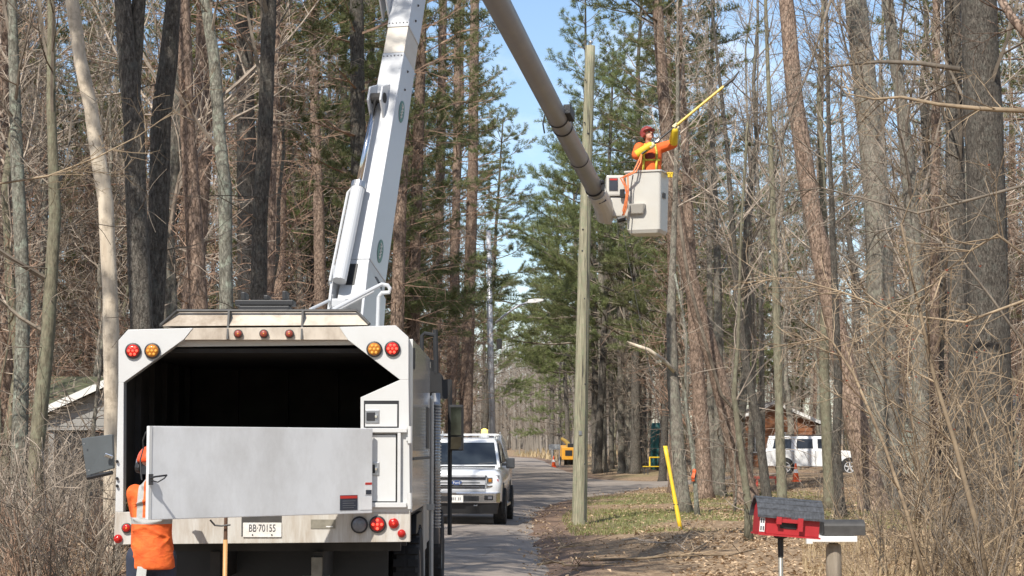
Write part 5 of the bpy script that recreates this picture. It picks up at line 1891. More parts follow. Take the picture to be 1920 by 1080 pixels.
lpart('windscreen', mb, M['glass'], sr)
for s in (-1, 1):
    lpart('roof_rail', MB().tube([(-0.3, s * 0.62, 1.79), (1.9, s * 0.62, 1.81)], 0.02, 6), M['black'], sr)
    for x in (-1.45, 1.42):
        lpart('wheel_arch', MB().lathe([(0.42, -0.015), (0.42, 0.015)], (x, s * 0.905, 0.38), 'y', 20), M['black'], sv)
        t = lpart('wheel', MB().lathe([(0.2, -0.11), (0.34, -0.12), (0.36, -0.08), (0.36, 0.08), (0.34, 0.12), (0.2, 0.11)], (x, s * 0.84, 0.36), 'y', 20), M['rubber'], sv)
        mb = MB()
        for k in range(5):
            a = 2 * PI * k / 5 + 0.3
            mb.box((x + 0.12 * math.cos(a), s * 0.965, 0.36 + 0.12 * math.sin(a)), (0.2, 0.02, 0.06), Matrix.Rotation(-a, 3, 'Y'))
        mb.lathe([(0.245, 0), (0.245, 0.02), (0.215, 0.02), (0.215, 0)], (x, s * 0.955 - 0.01, 0.36), 'y', 20)
        lpart('rim', mb, M['silver'], t)
lpart('bumper', MB().bounds(-2.40, -2.28, -0.85, 0.85, 0.35, 0.62), M['plastic_grey'], sv, bevel=0.03)

# ------------------------------------------------------------------ poles
upb = ground(1086, 984)
PYY = upb.y
up_ = thing('utility_pole', 'weathered greenish wooden utility pole beside the road edge', 'utility pole', tuple(upb))
p_top = at(1107, 86, PYY)
ppts = [Vector((upb.x, PYY, upb.z - 0.3)), upb.copy(), at(1089, 800, PYY), at(1095, 500, PYY), at(1101, 280, PYY), p_top]
sc = F / PYY
rngp = random.Random(3)
pts_, rr_ = [], []
ws = [14.6, 14.4, 13.0, 11.5, 10.2, 9.2]
for i in range(len(ppts) - 1):
    for k in range(6):
        t = k / 6
        pts_.append(ppts[i].lerp(ppts[i + 1], t)); rr_.append((ws[i] + (ws[i + 1] - ws[i]) * t) / sc)
pts_.append(p_top); rr_.append(9.2 / sc)
part('shaft', MB().tube(pts_, rr_, 18, jit=0.025, rng=rngp), M['wood_pole'], up_, smooth=True)
mb = MB().lathe([(0.03, 0), (0.035, 0.04), (0.02, 0.06), (0.045, 0.09), (0.03, 0.13), (0.004, 0.15)], p_top - Vector((0, 0, 0.01)), 'z', 10)
part('insulator', mb, M['steel'], up_)
mb = MB()
for px, py in ((1098, 150), (1096, 230), (1103, 250), (1093, 430), (1092, 470), (1096, 560), (1090, 700), (1097, 720), (1096, 870)):
    mb.ball(at(px, py, PYY - 0.13), 0.022, 6, 5)
part('bolt_holes', mb, M['black'], up_)
part('ground_wire', MB().tube([at(1103, 300, PYY - 0.12), at(1100, 600, PYY - 0.13), at(1097, 860, PYY - 0.15), at(1096, 975, PYY - 0.16)], 0.007, 5), M['weathered'], up_)
part('pole_tag', MB().box(at(1088, 812, PYY - 0.175), (0.07, 0.006, 0.10)), M['steel'], up_)
mb = MB()
rk = random.Random(9)
for k in range(16):   # open drying cracks down the shaft
    py = rk.uniform(110, 900)
    t = (985 - py) / 900
    xc = 1086 + 21 * t + rk.uniform(-0.55, 0.55) * (14 - 5 * t)
    hw_ = (14.4 - 5 * t) / sc
    off = (xc - (1086 + 21 * t)) / sc
    dep = math.sqrt(max(0.0, hw_ * hw_ - off * off)) - 0.002
    ln = rk.uniform(20, 70)
    mb.tube([at(xc, py, PYY - dep), at(xc + 0.4, py + ln * 0.5, PYY - dep - 0.003), at(xc - 0.3, py + ln, PYY - dep)], [0.002, 0.008, 0.002], 4)
part('drying_cracks', mb, M['weathered'], up_, kind='stuff')
gyb = ground(1276, 994)
gw = thing('guy_wire', 'steel guy wire running from the pole top down to the yellow guard', 'wire', tuple(gyb))
gtop = at(1113, 142, PYY)
part('strand', MB().tube([gtop, gtop.lerp(Vector(gyb), 0.5) - Vector((0, 0, 0.03)), Vector(gyb)], 0.006, 5), M['weathered'], gw)
gg = thing('guy_guard', 'bright yellow plastic guy wire guard leaning over the leaves', 'guy guard', tuple(gyb))
gtp = at(1247, 836, gyb.y + 0.35)
q = Vector(gyb)
d_ = (gtp - q)
mb = MB()
w_ = Vector((0.055, 0, 0))
n_ = Vector((0, 0.03, 0))
rings = []
for k in range(9):
    p_ = q + d_ * k / 8
    hw = 0.043 + 0.004 * math.sin(k)
    rings.append([p_ + Vector((hw * math.cos(a), 0.038 * math.sin(a) - 0.01, 0)) for a in [2 * PI * j / 12 for j in range(12)]])
mb.loft(rings)
part('sleeve', mb, M['yellow'], gg, smooth=True)
part('clip', MB().box(q + d_ * 0.97, (0.12, 0.05, 0.03)), M['weathered'], gg)
part('clip', MB().box(q + d_ * 0.3, (0.12, 0.09, 0.015)), M['weathered'], gg)

fp = thing('street_light', 'grey wooden pole with curved street light arm far down the road', 'street light', (-1.28, 112, gz(-1.28, 112)))
fy = 112.0
t_ = at(916, 432, fy)
b_ = Vector((at(925, 800, fy).x, fy, gz(-1.2, fy) - 0.2))
part('pole', MB().tube([b_, b_.lerp(t_, 0.5), t_], [0.19, 0.165, 0.13], 12), M['silver'], fp, smooth=True)
part('cable_riser', MB().tube([at(913, 560, fy - 0.22), at(919, 830, fy - 0.22)], 0.035, 6), M['steel'], fp)
part('arm', MB().tube([at(928, 606, fy), at(950, 588, fy), at(972, 573, fy), at(992, 566, fy)], 0.06, 8), M['silver'], fp, smooth=True)
part('luminaire', MB().loft([[at(990, 562, fy) + Vector((0, dy, 0)) for dy in (-0.1, 0.1)] + [at(990, 568, fy) + Vector((0, dy, 0)) for dy in (0.1, -0.1)], [at(1004, 560, fy) + Vector((0, dy, 0)) for dy in (-0.18, 0.18)] + [at(1004, 568, fy) + Vector((0, dy, 0)) for dy in (0.18, -0.18)], [at(1019, 561, fy) + Vector((0, dy, 0)) for dy in (-0.13, 0.13)] + [at(1019, 564, fy) + Vector((0, dy, 0)) for dy in (0.13, -0.13)]]), M['paper'], fp, bevel=0.02)
part('transformer', MB().lathe([(0.02, 0), (0.16, 0.02), (0.16, 0.55), (0.1, 0.62)], at(936, 655, fy - 0.1), 'z', 12), M['wood_far'], fp)

# ------------------------------------------------------------------ mailboxes
my = 17.0
mp_ = at(1463, 1000, my)
mbx = thing('mailbox', 'red barn shaped mailbox with charcoal shingled roof on a grey pipe', 'mailbox', (mp_.x, my, gz(mp_.x, my)))
mbx_rot = Matrix.Rotation(rad(4.6), 3, 'Y') @ Matrix.Rotation(rad(6), 3, 'Z')
mc_ = at(1474, 984, my)
def MX(x, y, z):
    return mc_ + mbx_rot @ Vector((x, y, z))
def mxbox(x0, x1, y0, y1, z0, z1):
    m_ = MB()
    m_.add([MX(x, y, z) for x in (x0, x1) for y in (y0, y1) for z in (z0, z1)], [(0, 1, 3, 2), (4, 6, 7, 5), (0, 4, 5, 1), (2, 3, 7, 6), (0, 2, 6, 4), (1, 5, 7, 3)])
    return m_
hl_, hw_ = 0.265, 0.125
def arch(r, x):
    return [MX(x, -hw_, -0.085), MX(x, -hw_, 0.075), MX(x, -hw_ * 0.8, 0.145), MX(x, -0.04, 0.20), MX(x, 0, 0.21), MX(x, 0.04, 0.20), MX(x, hw_ * 0.8, 0.145), MX(x, hw_, 0.075), MX(x, hw_, -0.085)]
mbody = part('box', MB().loft([arch(1, -hl_), arch(1, hl_)]), M['mail_red'], mbx, bevel=0.004)
mb = MB()
prof_ = [(-0.165, 0.062), (-0.135, 0.122), (-0.10, 0.168), (-0.055, 0.208), (0, 0.228), (0.055, 0.208), (0.10, 0.168), (0.135, 0.122), (0.165, 0.062)]
for i in range(8):
    (y0, z0), (y1, z1) = prof_[i], prof_[i + 1]
    upw = 1 if i < 4 else -1
    n_s = 22
    for k in range(n_s):
        x0 = -hl_ - 0.03 + (2 * hl_ + 0.06) * max(0, k - 0.5 * (i % 2)) / n_s
        x1 = -hl_ - 0.03 + (2 * hl_ + 0.06) * (k + 1 - (0.5 * (i % 2) if k < n_s - 1 else 0)) / n_s - 0.0012
        j = 0.004 * rngp.random()
        l0 = 0.010 if upw > 0 else 0.002
        l1 = 0.002 if upw > 0 else 0.010
        mb.loft([[MX(x0, y0, z0 + l0 + j), MX(x1, y0, z0 + l0 + j), MX(x1, y0, z0 - 0.008), MX(x0, y0, z0 - 0.008)], [MX(x0, y1, z1 + l1 + j), MX(x1, y1, z1 + l1 + j), MX(x1, y1, z1 - 0.008), MX(x0, y1, z1 - 0.008)]])
rf_ = part('roof_shingles', mb, M['shingle'], mbx, kind='stuff')
part('corner_post', mxbox(-hl_ - 0.01, -hl_ + 0.05, -hw_ - 0.012, -hw_ - 0.001, -0.09, 0.075), M['mail_red'], mbody)
npl = part('window_plate', mxbox(-hl_ - 0.002, -hl_ + 0.042, -hw_ - 0.016, -hw_ - 0.0125, -0.07, 0.05), M['paper'], mbody)
for zc in (0.025, -0.04):
    for xc in (0.010, 0.030):
        part('window_mark', mxbox(-hl_ + xc - 0.005, -hl_ + xc + 0.005, -hw_ - 0.019, -hw_ - 0.0162, zc - 0.018, zc + 0.018), M['ink'], npl)
part('window_plate', mxbox(-hl_ + 0.008, -hl_ + 0.026, -hw_ - 0.014, -hw_ - 0.0015, 0.078, 0.115), M['paper'], mbody)
mb = mxbox(-0.13, 0.10, -hw_ - 0.04, -hw_ - 0.002, 0.02, 0.07)
dr = part('door_canopy', mb, M['mail_red'], mbody, bevel=0.003)
part('door_jamb', mxbox(-0.13, -0.085, -hw_ - 0.052, -hw_ - 0.041, 0.005, 0.068), M['mail_red'], mbody)
part('door_jamb', mxbox(0.06, 0.105, -hw_ - 0.052, -hw_ - 0.041, -0.045, 0.068), M['mail_red'], mbody)
part('door_opening', mxbox(-0.085, 0.06, -hw_ - 0.006, -hw_ - 0.002, -0.03, 0.019), M['black'], mbody)
part('floor_board', mxbox(-hl_ - 0.01, hl_ + 0.01, -hw_ - 0.02, hw_ + 0.02, -0.10, -0.086), M['mail_red'], mbody)
part('pipe', MB().tube([(mp_.x, my + 0.02, gz(mp_.x, my) - 0.1), (mp_.x + 0.005, my + 0.02, mc_.z - 0.11)], 0.021, 12), mat_plain('galvanised_pipe', (0.30, 0.29, 0.25), 0.5, 0.5, 0.2, 9), mbx, smooth=True)
part('pipe_flange', MB().lathe([(0.024, -0.19), (0.026, -0.03), (0.06, -0.02), (0.06, 0)], (mp_.x + 0.005, my + 0.02, mc_.z - 0.092), 'z', 12), M['black'], mbx)

m2y = 18.6
m2 = at(1563, 1030, m2y)
mb2 = thing('mailbox', 'dark weathered mailbox on a white board and round log post', 'mailbox', (m2.x, m2y, gz(m2.x, m2y)))
zt = at(1563, 1018, m2y).z
part('log_post', MB().tube([(m2.x, m2y, gz(m2.x, m2y) - 0.1), (m2.x, m2y, zt - 0.06), (m2.x, m2y, zt - 0.02), (m2.x, m2y, zt)], [0.078, 0.074, 0.068, 0.04], 16, jit=0.03, rng=rngp), M['log'], mb2, smooth=True)
a, b_ = at(1498, 1015, m2y), at(1602, 1004, m2y)
part('shelf_board', MB().bounds(a.x + 0.1, b_.x, m2y - 0.16, m2y + 0.2, a.z, b_.z), M['white_paint'], mb2, bevel=0.006)
part('flag_block', MB().bounds(at(1495, 0, m2y).x, at(1506, 0, m2y).x, m2y - 0.16, m2y - 0.1, at(0, 1018, m2y).z, at(0, 1003, m2y).z), M['white_paint'], mb2)
mb = MB()
ar = []
xx0, xx1 = at(1528, 0, m2y).x, at(1603, 0, m2y).x
zz0, zz1 = at(0, 1003, m2y).z, at(0, 974, m2y).z
for x in (xx0, xx1):
    ar.append([Vector((x, m2y - 0.14, zz0)), Vector((x, m2y - 0.14, zz0 + 0.09))] + [Vector((x, m2y + 0.14 * -math.cos(t), zz0 + 0.09 + (zz1 - zz0 - 0.09) * math.sin(t))) for t in [PI * j / 8 for j in range(1, 8)]] + [Vector((x, m2y + 0.14, zz0 + 0.09)), Vector((x, m2y + 0.14, zz0))])
mb.loft(ar)
part('box', mb, M['weathered'], mb2, bevel=0.004)
part('door_flap', MB().bounds(xx0 - 0.012, xx0 - 0.002, m2y - 0.13, m2y + 0.13, zz0 + 0.01, zz1 - 0.02), M['black'], mb2)

# ------------------------------------------------------------------ buildings
def gable_house(name, label, x0, x1, y0, y1, zb, eave, ridge, wall, roof, axis='x', over=0.35):
    h = thing(name, label, 'house', ((x0 + x1) / 2, y0, zb))
    mb = MB()
    xm = (x0 + x1) / 2
    ym = (y0 + y1) / 2
    if axis == 'y':   # ridge runs away from the camera: gable faces us
        mb.prism([(x0, zb), (x0, eave), (xm, ridge), (x1, eave), (x1, zb)], 'y', y0, y1)
    else:
        mb.prism([(y0, zb), (y0, eave), (ym, ridge), (y1, eave), (y1, zb)], 'x', x0, x1)
    w = part('wall', mb, M[wall], h)
    t = 0.14
    for s in (-1, 1):
        mb = MB()
        if axis == 'y':
            xe = x0 - over if s < 0 else x1 + over
            sl = (ridge - eave) / ((x1 - x0) / 2)
            ze = eave - over * sl
            mb.prism([(xe, ze + 0.03), (xm, ridge + 0.03), (xm, ridge + 0.03 + t), (xe, ze + 0.03 + t)], 'y', y0 - over, y1 + over)
            r = part('roof_slope', mb, M[roof], h)
            mb = MB().prism([(xe, ze + 0.0), (xm, ridge + 0.0), (xm, ridge + 0.05 + t), (xe, ze + 0.05 + t)], 'y', y0 - over - 0.04, y0 - over - 0.003)
            part('fascia', mb, M['white_paint'], h)
        else:
            ye = y0 - over if s < 0 else y1 + over
            sl = (ridge - eave) / ((y1 - y0) / 2)
            ze = eave - over * sl
            mb.prism([(ye, ze + 0.03), (ym, ridge + 0.03), (ym, ridge + 0.03 + t), (ye, ze + 0.03 + t)], 'x', x0 - over, x1 + over)
            part('roof_slope', mb, M[roof], h)
            if s < 0:
                part('fascia', MB().bounds(x0 - over, x1 + over, ye - 0.04, ye - 0.003, ze - 0.1, ze + t + 0.04), M['white_paint'], h)
    return h

def window(h, x0, x1, y, z0, z1, frame='white_paint'):
    w = part('window', MB().bounds(x0 - 0.08, x1 + 0.08, y - 0.05, y - 0.003, z0 - 0.08, z1 + 0.08), M[frame], h, bevel=0.01)
    xm = (x0 + x1) / 2
    part('pane', MB().bounds(x0, xm - 0.025, y - 0.06, y - 0.051, z0, z1), M['glass'], w)
    part('pane', MB().bounds(xm + 0.025, x1, y - 0.06, y - 0.051, z0, z1), M['glass'], w)

hy = 50.0
zg = gz(-11, hy)
# left shed: right half of a gable shows
pk0, pk1 = at(92, 768, hy), at(200, 718, hy)
xr = at(310, 0, hy).x
h1 = gable_house('house', 'grey sided garage with mossy roof and white fascia behind the bare trees', pk0.x, pk0.x + 2 * (pk1.x + 0.15 - pk0.x), hy, hy + 7, zg, pk0.z - 0.1, pk1.z - 0.05, 'siding', 'roof_moss', 'y', 0.3)
x0_, x1_ = pk0.x, pk0.x + 2 * (pk1.x + 0.15 - pk0.x)
zl = at(0, 800, hy).z
ra, rb2 = at(28, 772, 52.0), at(215, 706, 56.0)
part('rear_roof', MB().loft([[(ra.x, 52.0, ra.z), (rb2.x, 52.0, ra.z), (rb2.x, 52.0, ra.z - 0.15), (ra.x, 52.0, ra.z - 0.15)], [(ra.x, 56.0, rb2.z), (rb2.x, 56.0, rb2.z), (rb2.x, 56.0, rb2.z - 0.15), (ra.x, 56.0, rb2.z - 0.15)]]), M['roof_moss'], h1)
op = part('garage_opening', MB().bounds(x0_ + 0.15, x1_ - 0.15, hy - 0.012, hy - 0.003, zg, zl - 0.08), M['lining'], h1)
part('beam', MB().bounds(x0_ - 0.05, x1_ + 0.05, hy - 0.08, hy - 0.014, zl - 0.09, zl), M['siding'], h1)
z = zl + 0.02
while z < pk1.z - 0.3:
    f_ = max(0.0, (z + 0.22 - pk0.z) / (pk1.z - pk0.z))
    inset = f_ * (x1_ - x0_) / 2
    if x1_ - x0_ - 2 * inset > 0.3:
        part('siding_board', MB().loft([[(x0_ + inset, hy - 0.025, z), (x1_ - inset, hy - 0.025, z), (x1_ - inset, hy - 0.003, z), (x0_ + inset, hy - 0.003, z)], [(x0_ + inset, hy - 0.010, z + 0.19), (x1_ - inset, hy - 0.010, z + 0.19), (x1_ - inset, hy - 0.003, z + 0.19), (x0_ + inset, hy - 0.003, z + 0.19)]]), M['siding'], h1)
    z += 0.2

hy = 108.0
a, b_ = at(1366, 0, hy).x, at(1518, 0, hy).x
zg = gz(14, hy)
h2_ = gable_house('house', 'orange cedar cabin with white roof edge behind the white SUV', a, b_, hy, hy + 6, zg, at(0, 792, hy).z, at(0, 758, hy).z, 'cedar', 'roof_dark', 'y', 0.4)
window(h2_, at(1402, 0, hy).x, at(1412, 0, hy).x, hy, zg + 0.9, zg + 2.2)
window(h2_, at(1446, 0, hy).x, at(1462, 0, hy).x, hy, zg + 1.0, zg + 1.9)
k = 0
z = zg + 0.1
while z < at(0, 795, hy).z:
    part('siding_board', MB().bounds(a + 0.02, b_ - 0.02, hy - 0.025, hy - 0.003, z, z + 0.21), M['cedar'], h2_)
    z += 0.24
hy = 84.0
a, b_ = at(1722, 0, hy).x, at(1960, 0, hy).x
zg = gz(20, hy)
h3 = gable_house('house', 'pale green cottage with white window trim among the brush', a, b_, hy, hy + 7, zg, at(0, 786, hy).z, at(0, 740, hy).z, 'siding_green', 'roof_dark', 'x', 0.4)
window(h3, at(1742, 0, hy).x, at(1758, 0, hy).x, hy, zg + 1.2, zg + 2.1)
window(h3, at(1836, 0, hy).x, at(1866, 0, hy).x, hy, zg + 1.0, zg + 2.1)
part('corner_board', MB().bounds(a - 0.02, a + 0.14, hy - 0.04, hy - 0.004, zg, at(0, 787, hy).z), M['white_paint'], h3)
part('plinth', MB().bounds(a - 0.03, b_, hy - 0.06, hy - 0.005, zg - 0.1, zg + 0.45), M['roof_dark'], h3)

# ------------------------------------------------------------------ far things along the road
def cone(px, pyb, Y, hpx, label, col='cone'):
    x = at(px, 800, Y).x
    zb = gz(x, Y) + 0.01
    k = hpx / (F / Y)
    c_ = thing('traffic_cone', label, 'traffic cone', (x, Y, zb))
    b = part('base', MB().box((x, Y, zb + 0.02), (k * 0.52, k * 0.52, 0.04)), M[col], c_, bevel=0.008)
    part('cone', MB().lathe([(k * 0.2, 0.035), (k * 0.045, k), (k * 0.03, k)], (x, Y, zb), 'z', 16), M[col], c_, smooth=True)
    part('band', MB().lathe([(k * 0.135, k * 0.48), (k * 0.10, k * 0.68)], (x, Y, zb), 'z', 16, cap=False), M['paper'], c_)
    return c_
cone(1038, 873, 160, 21, 'small orange traffic cone at the road edge beside the chipper')
cone(1491, 912, 78, 34, 'orange traffic cone in the yard beside the SUV rear wheel')

cy_ = 172.0
cxx = at(1066, 0, cy_).x
zc = gz(cxx, cy_)
ch = thing('wood_chipper', 'orange towed wood chipper with raised chute parked on the far verge', 'wood chipper', (cxx, cy_, zc))
sc_ = cy_ / F
def C3(px, py):
    return at(px, py, cy_)
a, b_ = C3(1053, 862), C3(1079, 839)
part('engine_box', MB().bounds(a.x, b_.x, cy_ - 0.7, cy_ + 1.6, a.z, b_.z), M['chip_orange'], ch, bevel=0.06)
part('feed_hopper', MB().loft([[(a.x + 0.1, cy_ + 1.6, a.z + 0.3), (b_.x - 0.1, cy_ + 1.6, a.z + 0.3), (b_.x - 0.1, cy_ + 1.6, b_.z), (a.x + 0.1, cy_ + 1.6, b_.z)], [(a.x - 0.2, cy_ + 2.6, a.z + 0.1), (b_.x + 0.2, cy_ + 2.6, a.z + 0.1), (b_.x + 0.2, cy_ + 2.6, b_.z + 0.2), (a.x - 0.2, cy_ + 2.6, b_.z + 0.2)]]), M['chip_orange'], ch)
part('chute', MB().tube([C3(1066, 838), C3(1065, 832), C3(1060, 827), C3(1052, 822)], [0.24, 0.2, 0.17, 0.15], 8), mat_plain('mustard_chute', (0.36, 0.24, 0.06), 0.5), ch)
part('vent_grille', MB().bounds(a.x + 0.3, b_.x - 0.3, cy_ - 0.73, cy_ - 0.705, a.z + 0.35, b_.z - 0.25), M['black'], ch)
part('hood', MB().bounds(C3(1062, 0).x, C3(1084, 0).x, cy_ - 0.5, cy_ + 0.8, b_.z, b_.z + 0.35), M['black'], ch, bevel=0.04)
for s in (0, 1):
    xw = a.x + 0.35 if s == 0 else b_.x - 0.05
    wheel(b_.x - 0.3 if s else a.x + 0.35, cy_ + 0.4, 0.36, 0.24, ch, 'steel+', n=16, z0=zc)
part('tow_bar', MB().bounds(C3(1046, 0).x, a.x + 0.2, cy_ - 0.05, cy_ + 0.05, a.z + 0.05, a.z + 0.17), M['black'], ch)
part('jack_leg', MB().tube([(C3(1049, 0).x, cy_, zc), (C3(1049, 0).x, cy_, a.z + 0.3)], 0.05, 6), M['black'], ch)
wy = 166.0
wb = thing('notice_board', 'small white board on posts standing beside the orange chipper', 'sign', (at(1043, 0, wy).x, wy, gz(3.8, wy)))
a, b_ = at(1029, 843, wy), at(1051, 833, wy)
part('board', MB().bounds(a.x, b_.x, wy - 0.04, wy + 0.04, a.z, b_.z), M['white_paint'], wb, bevel=0.01)
for px in (1034, 1047):
    x = at(px, 0, wy).x
    part('post', MB().bounds(x - 0.05, x + 0.05, wy - 0.03, wy + 0.03, gz(x, wy) - 0.1, a.z), M['white_paint'], wb)

by_ = 106.0
bx = at(1221, 0, by_).x
zb = gz(bx, by_)
bn = thing('bench', 'yellow metal bench with open frame back by the driveway', 'bench', (bx, by_, zb))
def BN(x, y, z):
    return (bx + x * math.cos(0.5) - y * math.sin(0.5), by_ + x * math.sin(0.5) + y * math.cos(0.5), zb + z)
mb = MB()
mb.loft([[BN(-0.6, -0.22, 0.40), BN(0.6, -0.22, 0.40), BN(0.6, 0.22, 0.40), BN(-0.6, 0.22, 0.40)], [BN(-0.6, -0.22, 0.45), BN(0.6, -0.22, 0.45), BN(0.6, 0.22, 0.45), BN(-0.6, 0.22, 0.45)]])
part('seat', mb, M['yellow'], bn, bevel=0.01)
part('backrest', MB().tube([BN(-0.15, 0.2, 0.45), BN(-0.1, 0.28, 0.92), BN(0.58, 0.28, 0.92), BN(0.58, 0.2, 0.45)], 0.045, 8), M['yellow'], bn)
for x in (-0.52, 0.52):
    for y in (-0.18, 0.18):
        part('leg', MB().tube([BN(x, y, 0), BN(x, y, 0.4)], 0.03, 6), M['weathered'], bn)

ty_ = 122.0
a, b_ = at(1221, 848, ty_), at(1241, 793, ty_)
tp_ = thing('tarp', 'teal tarp hanging over a tall stack between the trunks', 'tarp', ((a.x + b_.x) / 2, ty_, gz(a.x, ty_)))
mb = MB()
rings = []
zgt = gz(a.x, ty_)
for k in range(10):
    t = k / 9
    z = zgt + (b_.z - zgt) * t
    hw = 0.36 * (1 - 0.3 * max(0, t - 0.8) / 0.2)
    rings.append([Vector(((a.x + b_.x) / 2 + hw * math.cos(2 * PI * j / 20) * (1 + 0.13 * math.sin(4 * j + 3 * t)), ty_ + hw * math.sin(2 * PI * j / 20) * (1 + 0.13 * math.sin(3 * j)), z)) for j in range(20)])
mb.loft(rings)
part('sheet', mb, M['teal'], tp_, smooth=True)
part('rope', MB().tube([Vector(((a.x + b_.x) / 2 + 0.45 * math.cos(2 * PI * j / 20), ty_ + 0.45 * math.sin(2 * PI * j / 20), zgt + 1.1)) for j in range(21)], 0.02, 5), M['black'], tp_)

ry_ = 76.0
a, b_ = at(1405, 0, ry_), at(1450, 0, ry_)
rz = gz(a.x, ry_)
rb = thing('low_bench', 'low red plank bench in the yard near the SUV bumper', 'bench', (a.x, ry_, rz))
part('seat', MB().bounds(a.x, b_.x, ry_ - 0.15, ry_ + 0.15, rz + 0.30, rz + 0.40), M['bench_red'], rb, bevel=0.01)
for t in (0.1, 0.9):
    x = a.x + (b_.x - a.x) * t
    part('leg', MB().bounds(x - 0.04, x + 0.04, ry_ - 0.12, ry_ + 0.12, rz, rz + 0.299), M['bench_red'], rb)

# ------------------------------------------------------------------ trees
def perp(d, rng):
    v = Vector((rng.gauss(0, 1), rng.gauss(0, 1), rng.gauss(0, 1)))
    v = v - d * v.dot(d)
    return v.normalized() if v.length > 1e-4 else Vector((1, 0, 0))

def grow(mb, rng, p, d, L, r, lvl, maxlvl, kids, rmin, wob=0.22, trop=0.10, ang=(32, 68), buds=None):
    n = (7, 5, 4, 3)[min(lvl, 3)]
    if L < 0.6:
        n = 2
    pts = [p.copy()]
    ds = []
    q = p.copy()
    d = d.copy()
    st = L / n
    for i in range(n):
        d = d + perp(d, rng) * rng.uniform(0, wob)
        d.z += trop
        d.normalize()
        q = q + d * st
        pts.append(q.copy())
        ds.append(d.copy())
    r1 = max(rmin * 0.7, r * 0.3)
    if r > 0.022:
        m = len(pts)
        mb.tube(pts, [r + (r1 - r) * i / (m - 1) for i in range(m)], 6 if r > 0.05 else 4, cap=False)
    else:
        mb.twig(pts, max(r, rmin), r1)
    if lvl >= maxlvl:
        if buds is not None and rng.random() < buds[1]:
            buds[0].append(q.copy())
        return
    k = kids[min(lvl, len(kids) - 1)]
    k = max(1, int(k * rng.uniform(0.75, 1.25)))
    for j in range(k):
        t = 0.18 + 0.82 * (j + rng.random()) / k
        f = min(t * n, n - 1e-3)
        i = int(f)
        c = pts[i].lerp(pts[i + 1], f - i)
        a = rad(rng.uniform(*ang))
        cd = ds[i] * math.cos(a) + perp(ds[i], rng) * math.sin(a)
        cl = L * rng.uniform(0.34, 0.62) * (1.15 - 0.55 * t)
        grow(mb, rng, c, cd.normalized(), max(cl, 0.22), max(rmin, r * (1 - 0.6 * t) * 0.6), lvl + 1, maxlvl, kids, rmin, wob * 1.1, trop, ang, buds)

def trunk_mesh(pts, rads, rng, n=10, jit=0.06, flare=True):
    mb = MB()
    # subdivide
    P_, R_ = [], []
    for i in range(len(pts) - 1):
        m = max(2, int((pts[i + 1] - pts[i]).length / 0.45))
        for k in range(m):
            t = k / m
            P_.append(pts[i].lerp(pts[i + 1], t))
            R_.append((rads[i] + (rads[i + 1] - rads[i]) * t) * (1 + 0.05 * noise.noise(P_[-1] * 1.3)))
    P_.append(pts[-1])
    R_.append(rads[-1])
    if flare:
        z0 = P_[0].z
        R_ = [r * (1 + 0.55 * max(0, 1 - (p.z - z0) / 0.7) ** 2) for p, r in zip(P_, R_)]
    mb.tube(P_, R_, n, jit=jit, rng=rng, cap=True)
    return mb, P_, R_

def along(P_, R_, t):
    f = min(t * (len(P_) - 1), len(P_) - 1.001)
    i = int(f)
    u = f - i
    return P_[i].lerp(P_[i + 1], u), R_[i] + (R_[i + 1] - R_[i]) * u, (P_[i + 1] - P_[i]).normalized()

def tuft(nb, rng, p, d, size, k, w):
    V, Fc = nb.v, nb.f
    for _ in range(k):
        q = perp(d, rng)
        dd = (d * rng.uniform(0.25, 1.0) + q * rng.uniform(0.5, 1.0)).normalized()
        s = perp(dd, rng) * w
        t = p + dd * size * rng.uniform(0.6, 1.1)
        b = len(V)
        V.append(tuple(p + s)); V.append(tuple(p - s)); V.append(tuple(t))
        Fc.append((b, b + 1, b + 2))

def hard_limbs(mb, rng, P_, R_, t0, t1, n, L, rmin, maxlvl=3, kids=(7, 6, 4), buds=None, up=(25, 75), thin=1.0):
    for j in range(n):
        t = t0 + (t1 - t0) * (j + rng.random()) / n
        p, r, d = along(P_, R_, t)
        a = rad(rng.uniform(*up))
        az = rng.uniform(0, 2 * PI)
        cd = Vector((math.cos(az) * math.cos(a), math.sin(az) * math.cos(a), math.sin(a)))
        ll = L * rng.uniform(0.6, 1.15) * (1.1 - 0.5 * t)
        grow(mb, rng, p, cd, ll, max(rmin * 1.5, min(r * 0.42, 0.0105 * ll + 0.006) * thin), 1, maxlvl, kids, rmin, buds=buds)

def dead_twigs(mb, rng, P_, R_, t0, t1, n, L, rmin, droop=-0.03):
    for j in range(n):
        t = rng.uniform(t0, t1)
        p, r, d = along(P_, R_, t)
        az = rng.uniform(0, 2 * PI)
        cd = Vector((math.cos(az), math.sin(az), rng.uniform(-0.15, 0.5))).normalized()
        grow(mb, rng, p, cd, L * rng.uniform(0.4, 1.1), rmin * 2.2, 2, 3, (5, 5, 5), rmin, 0.3, droop, (30, 80))

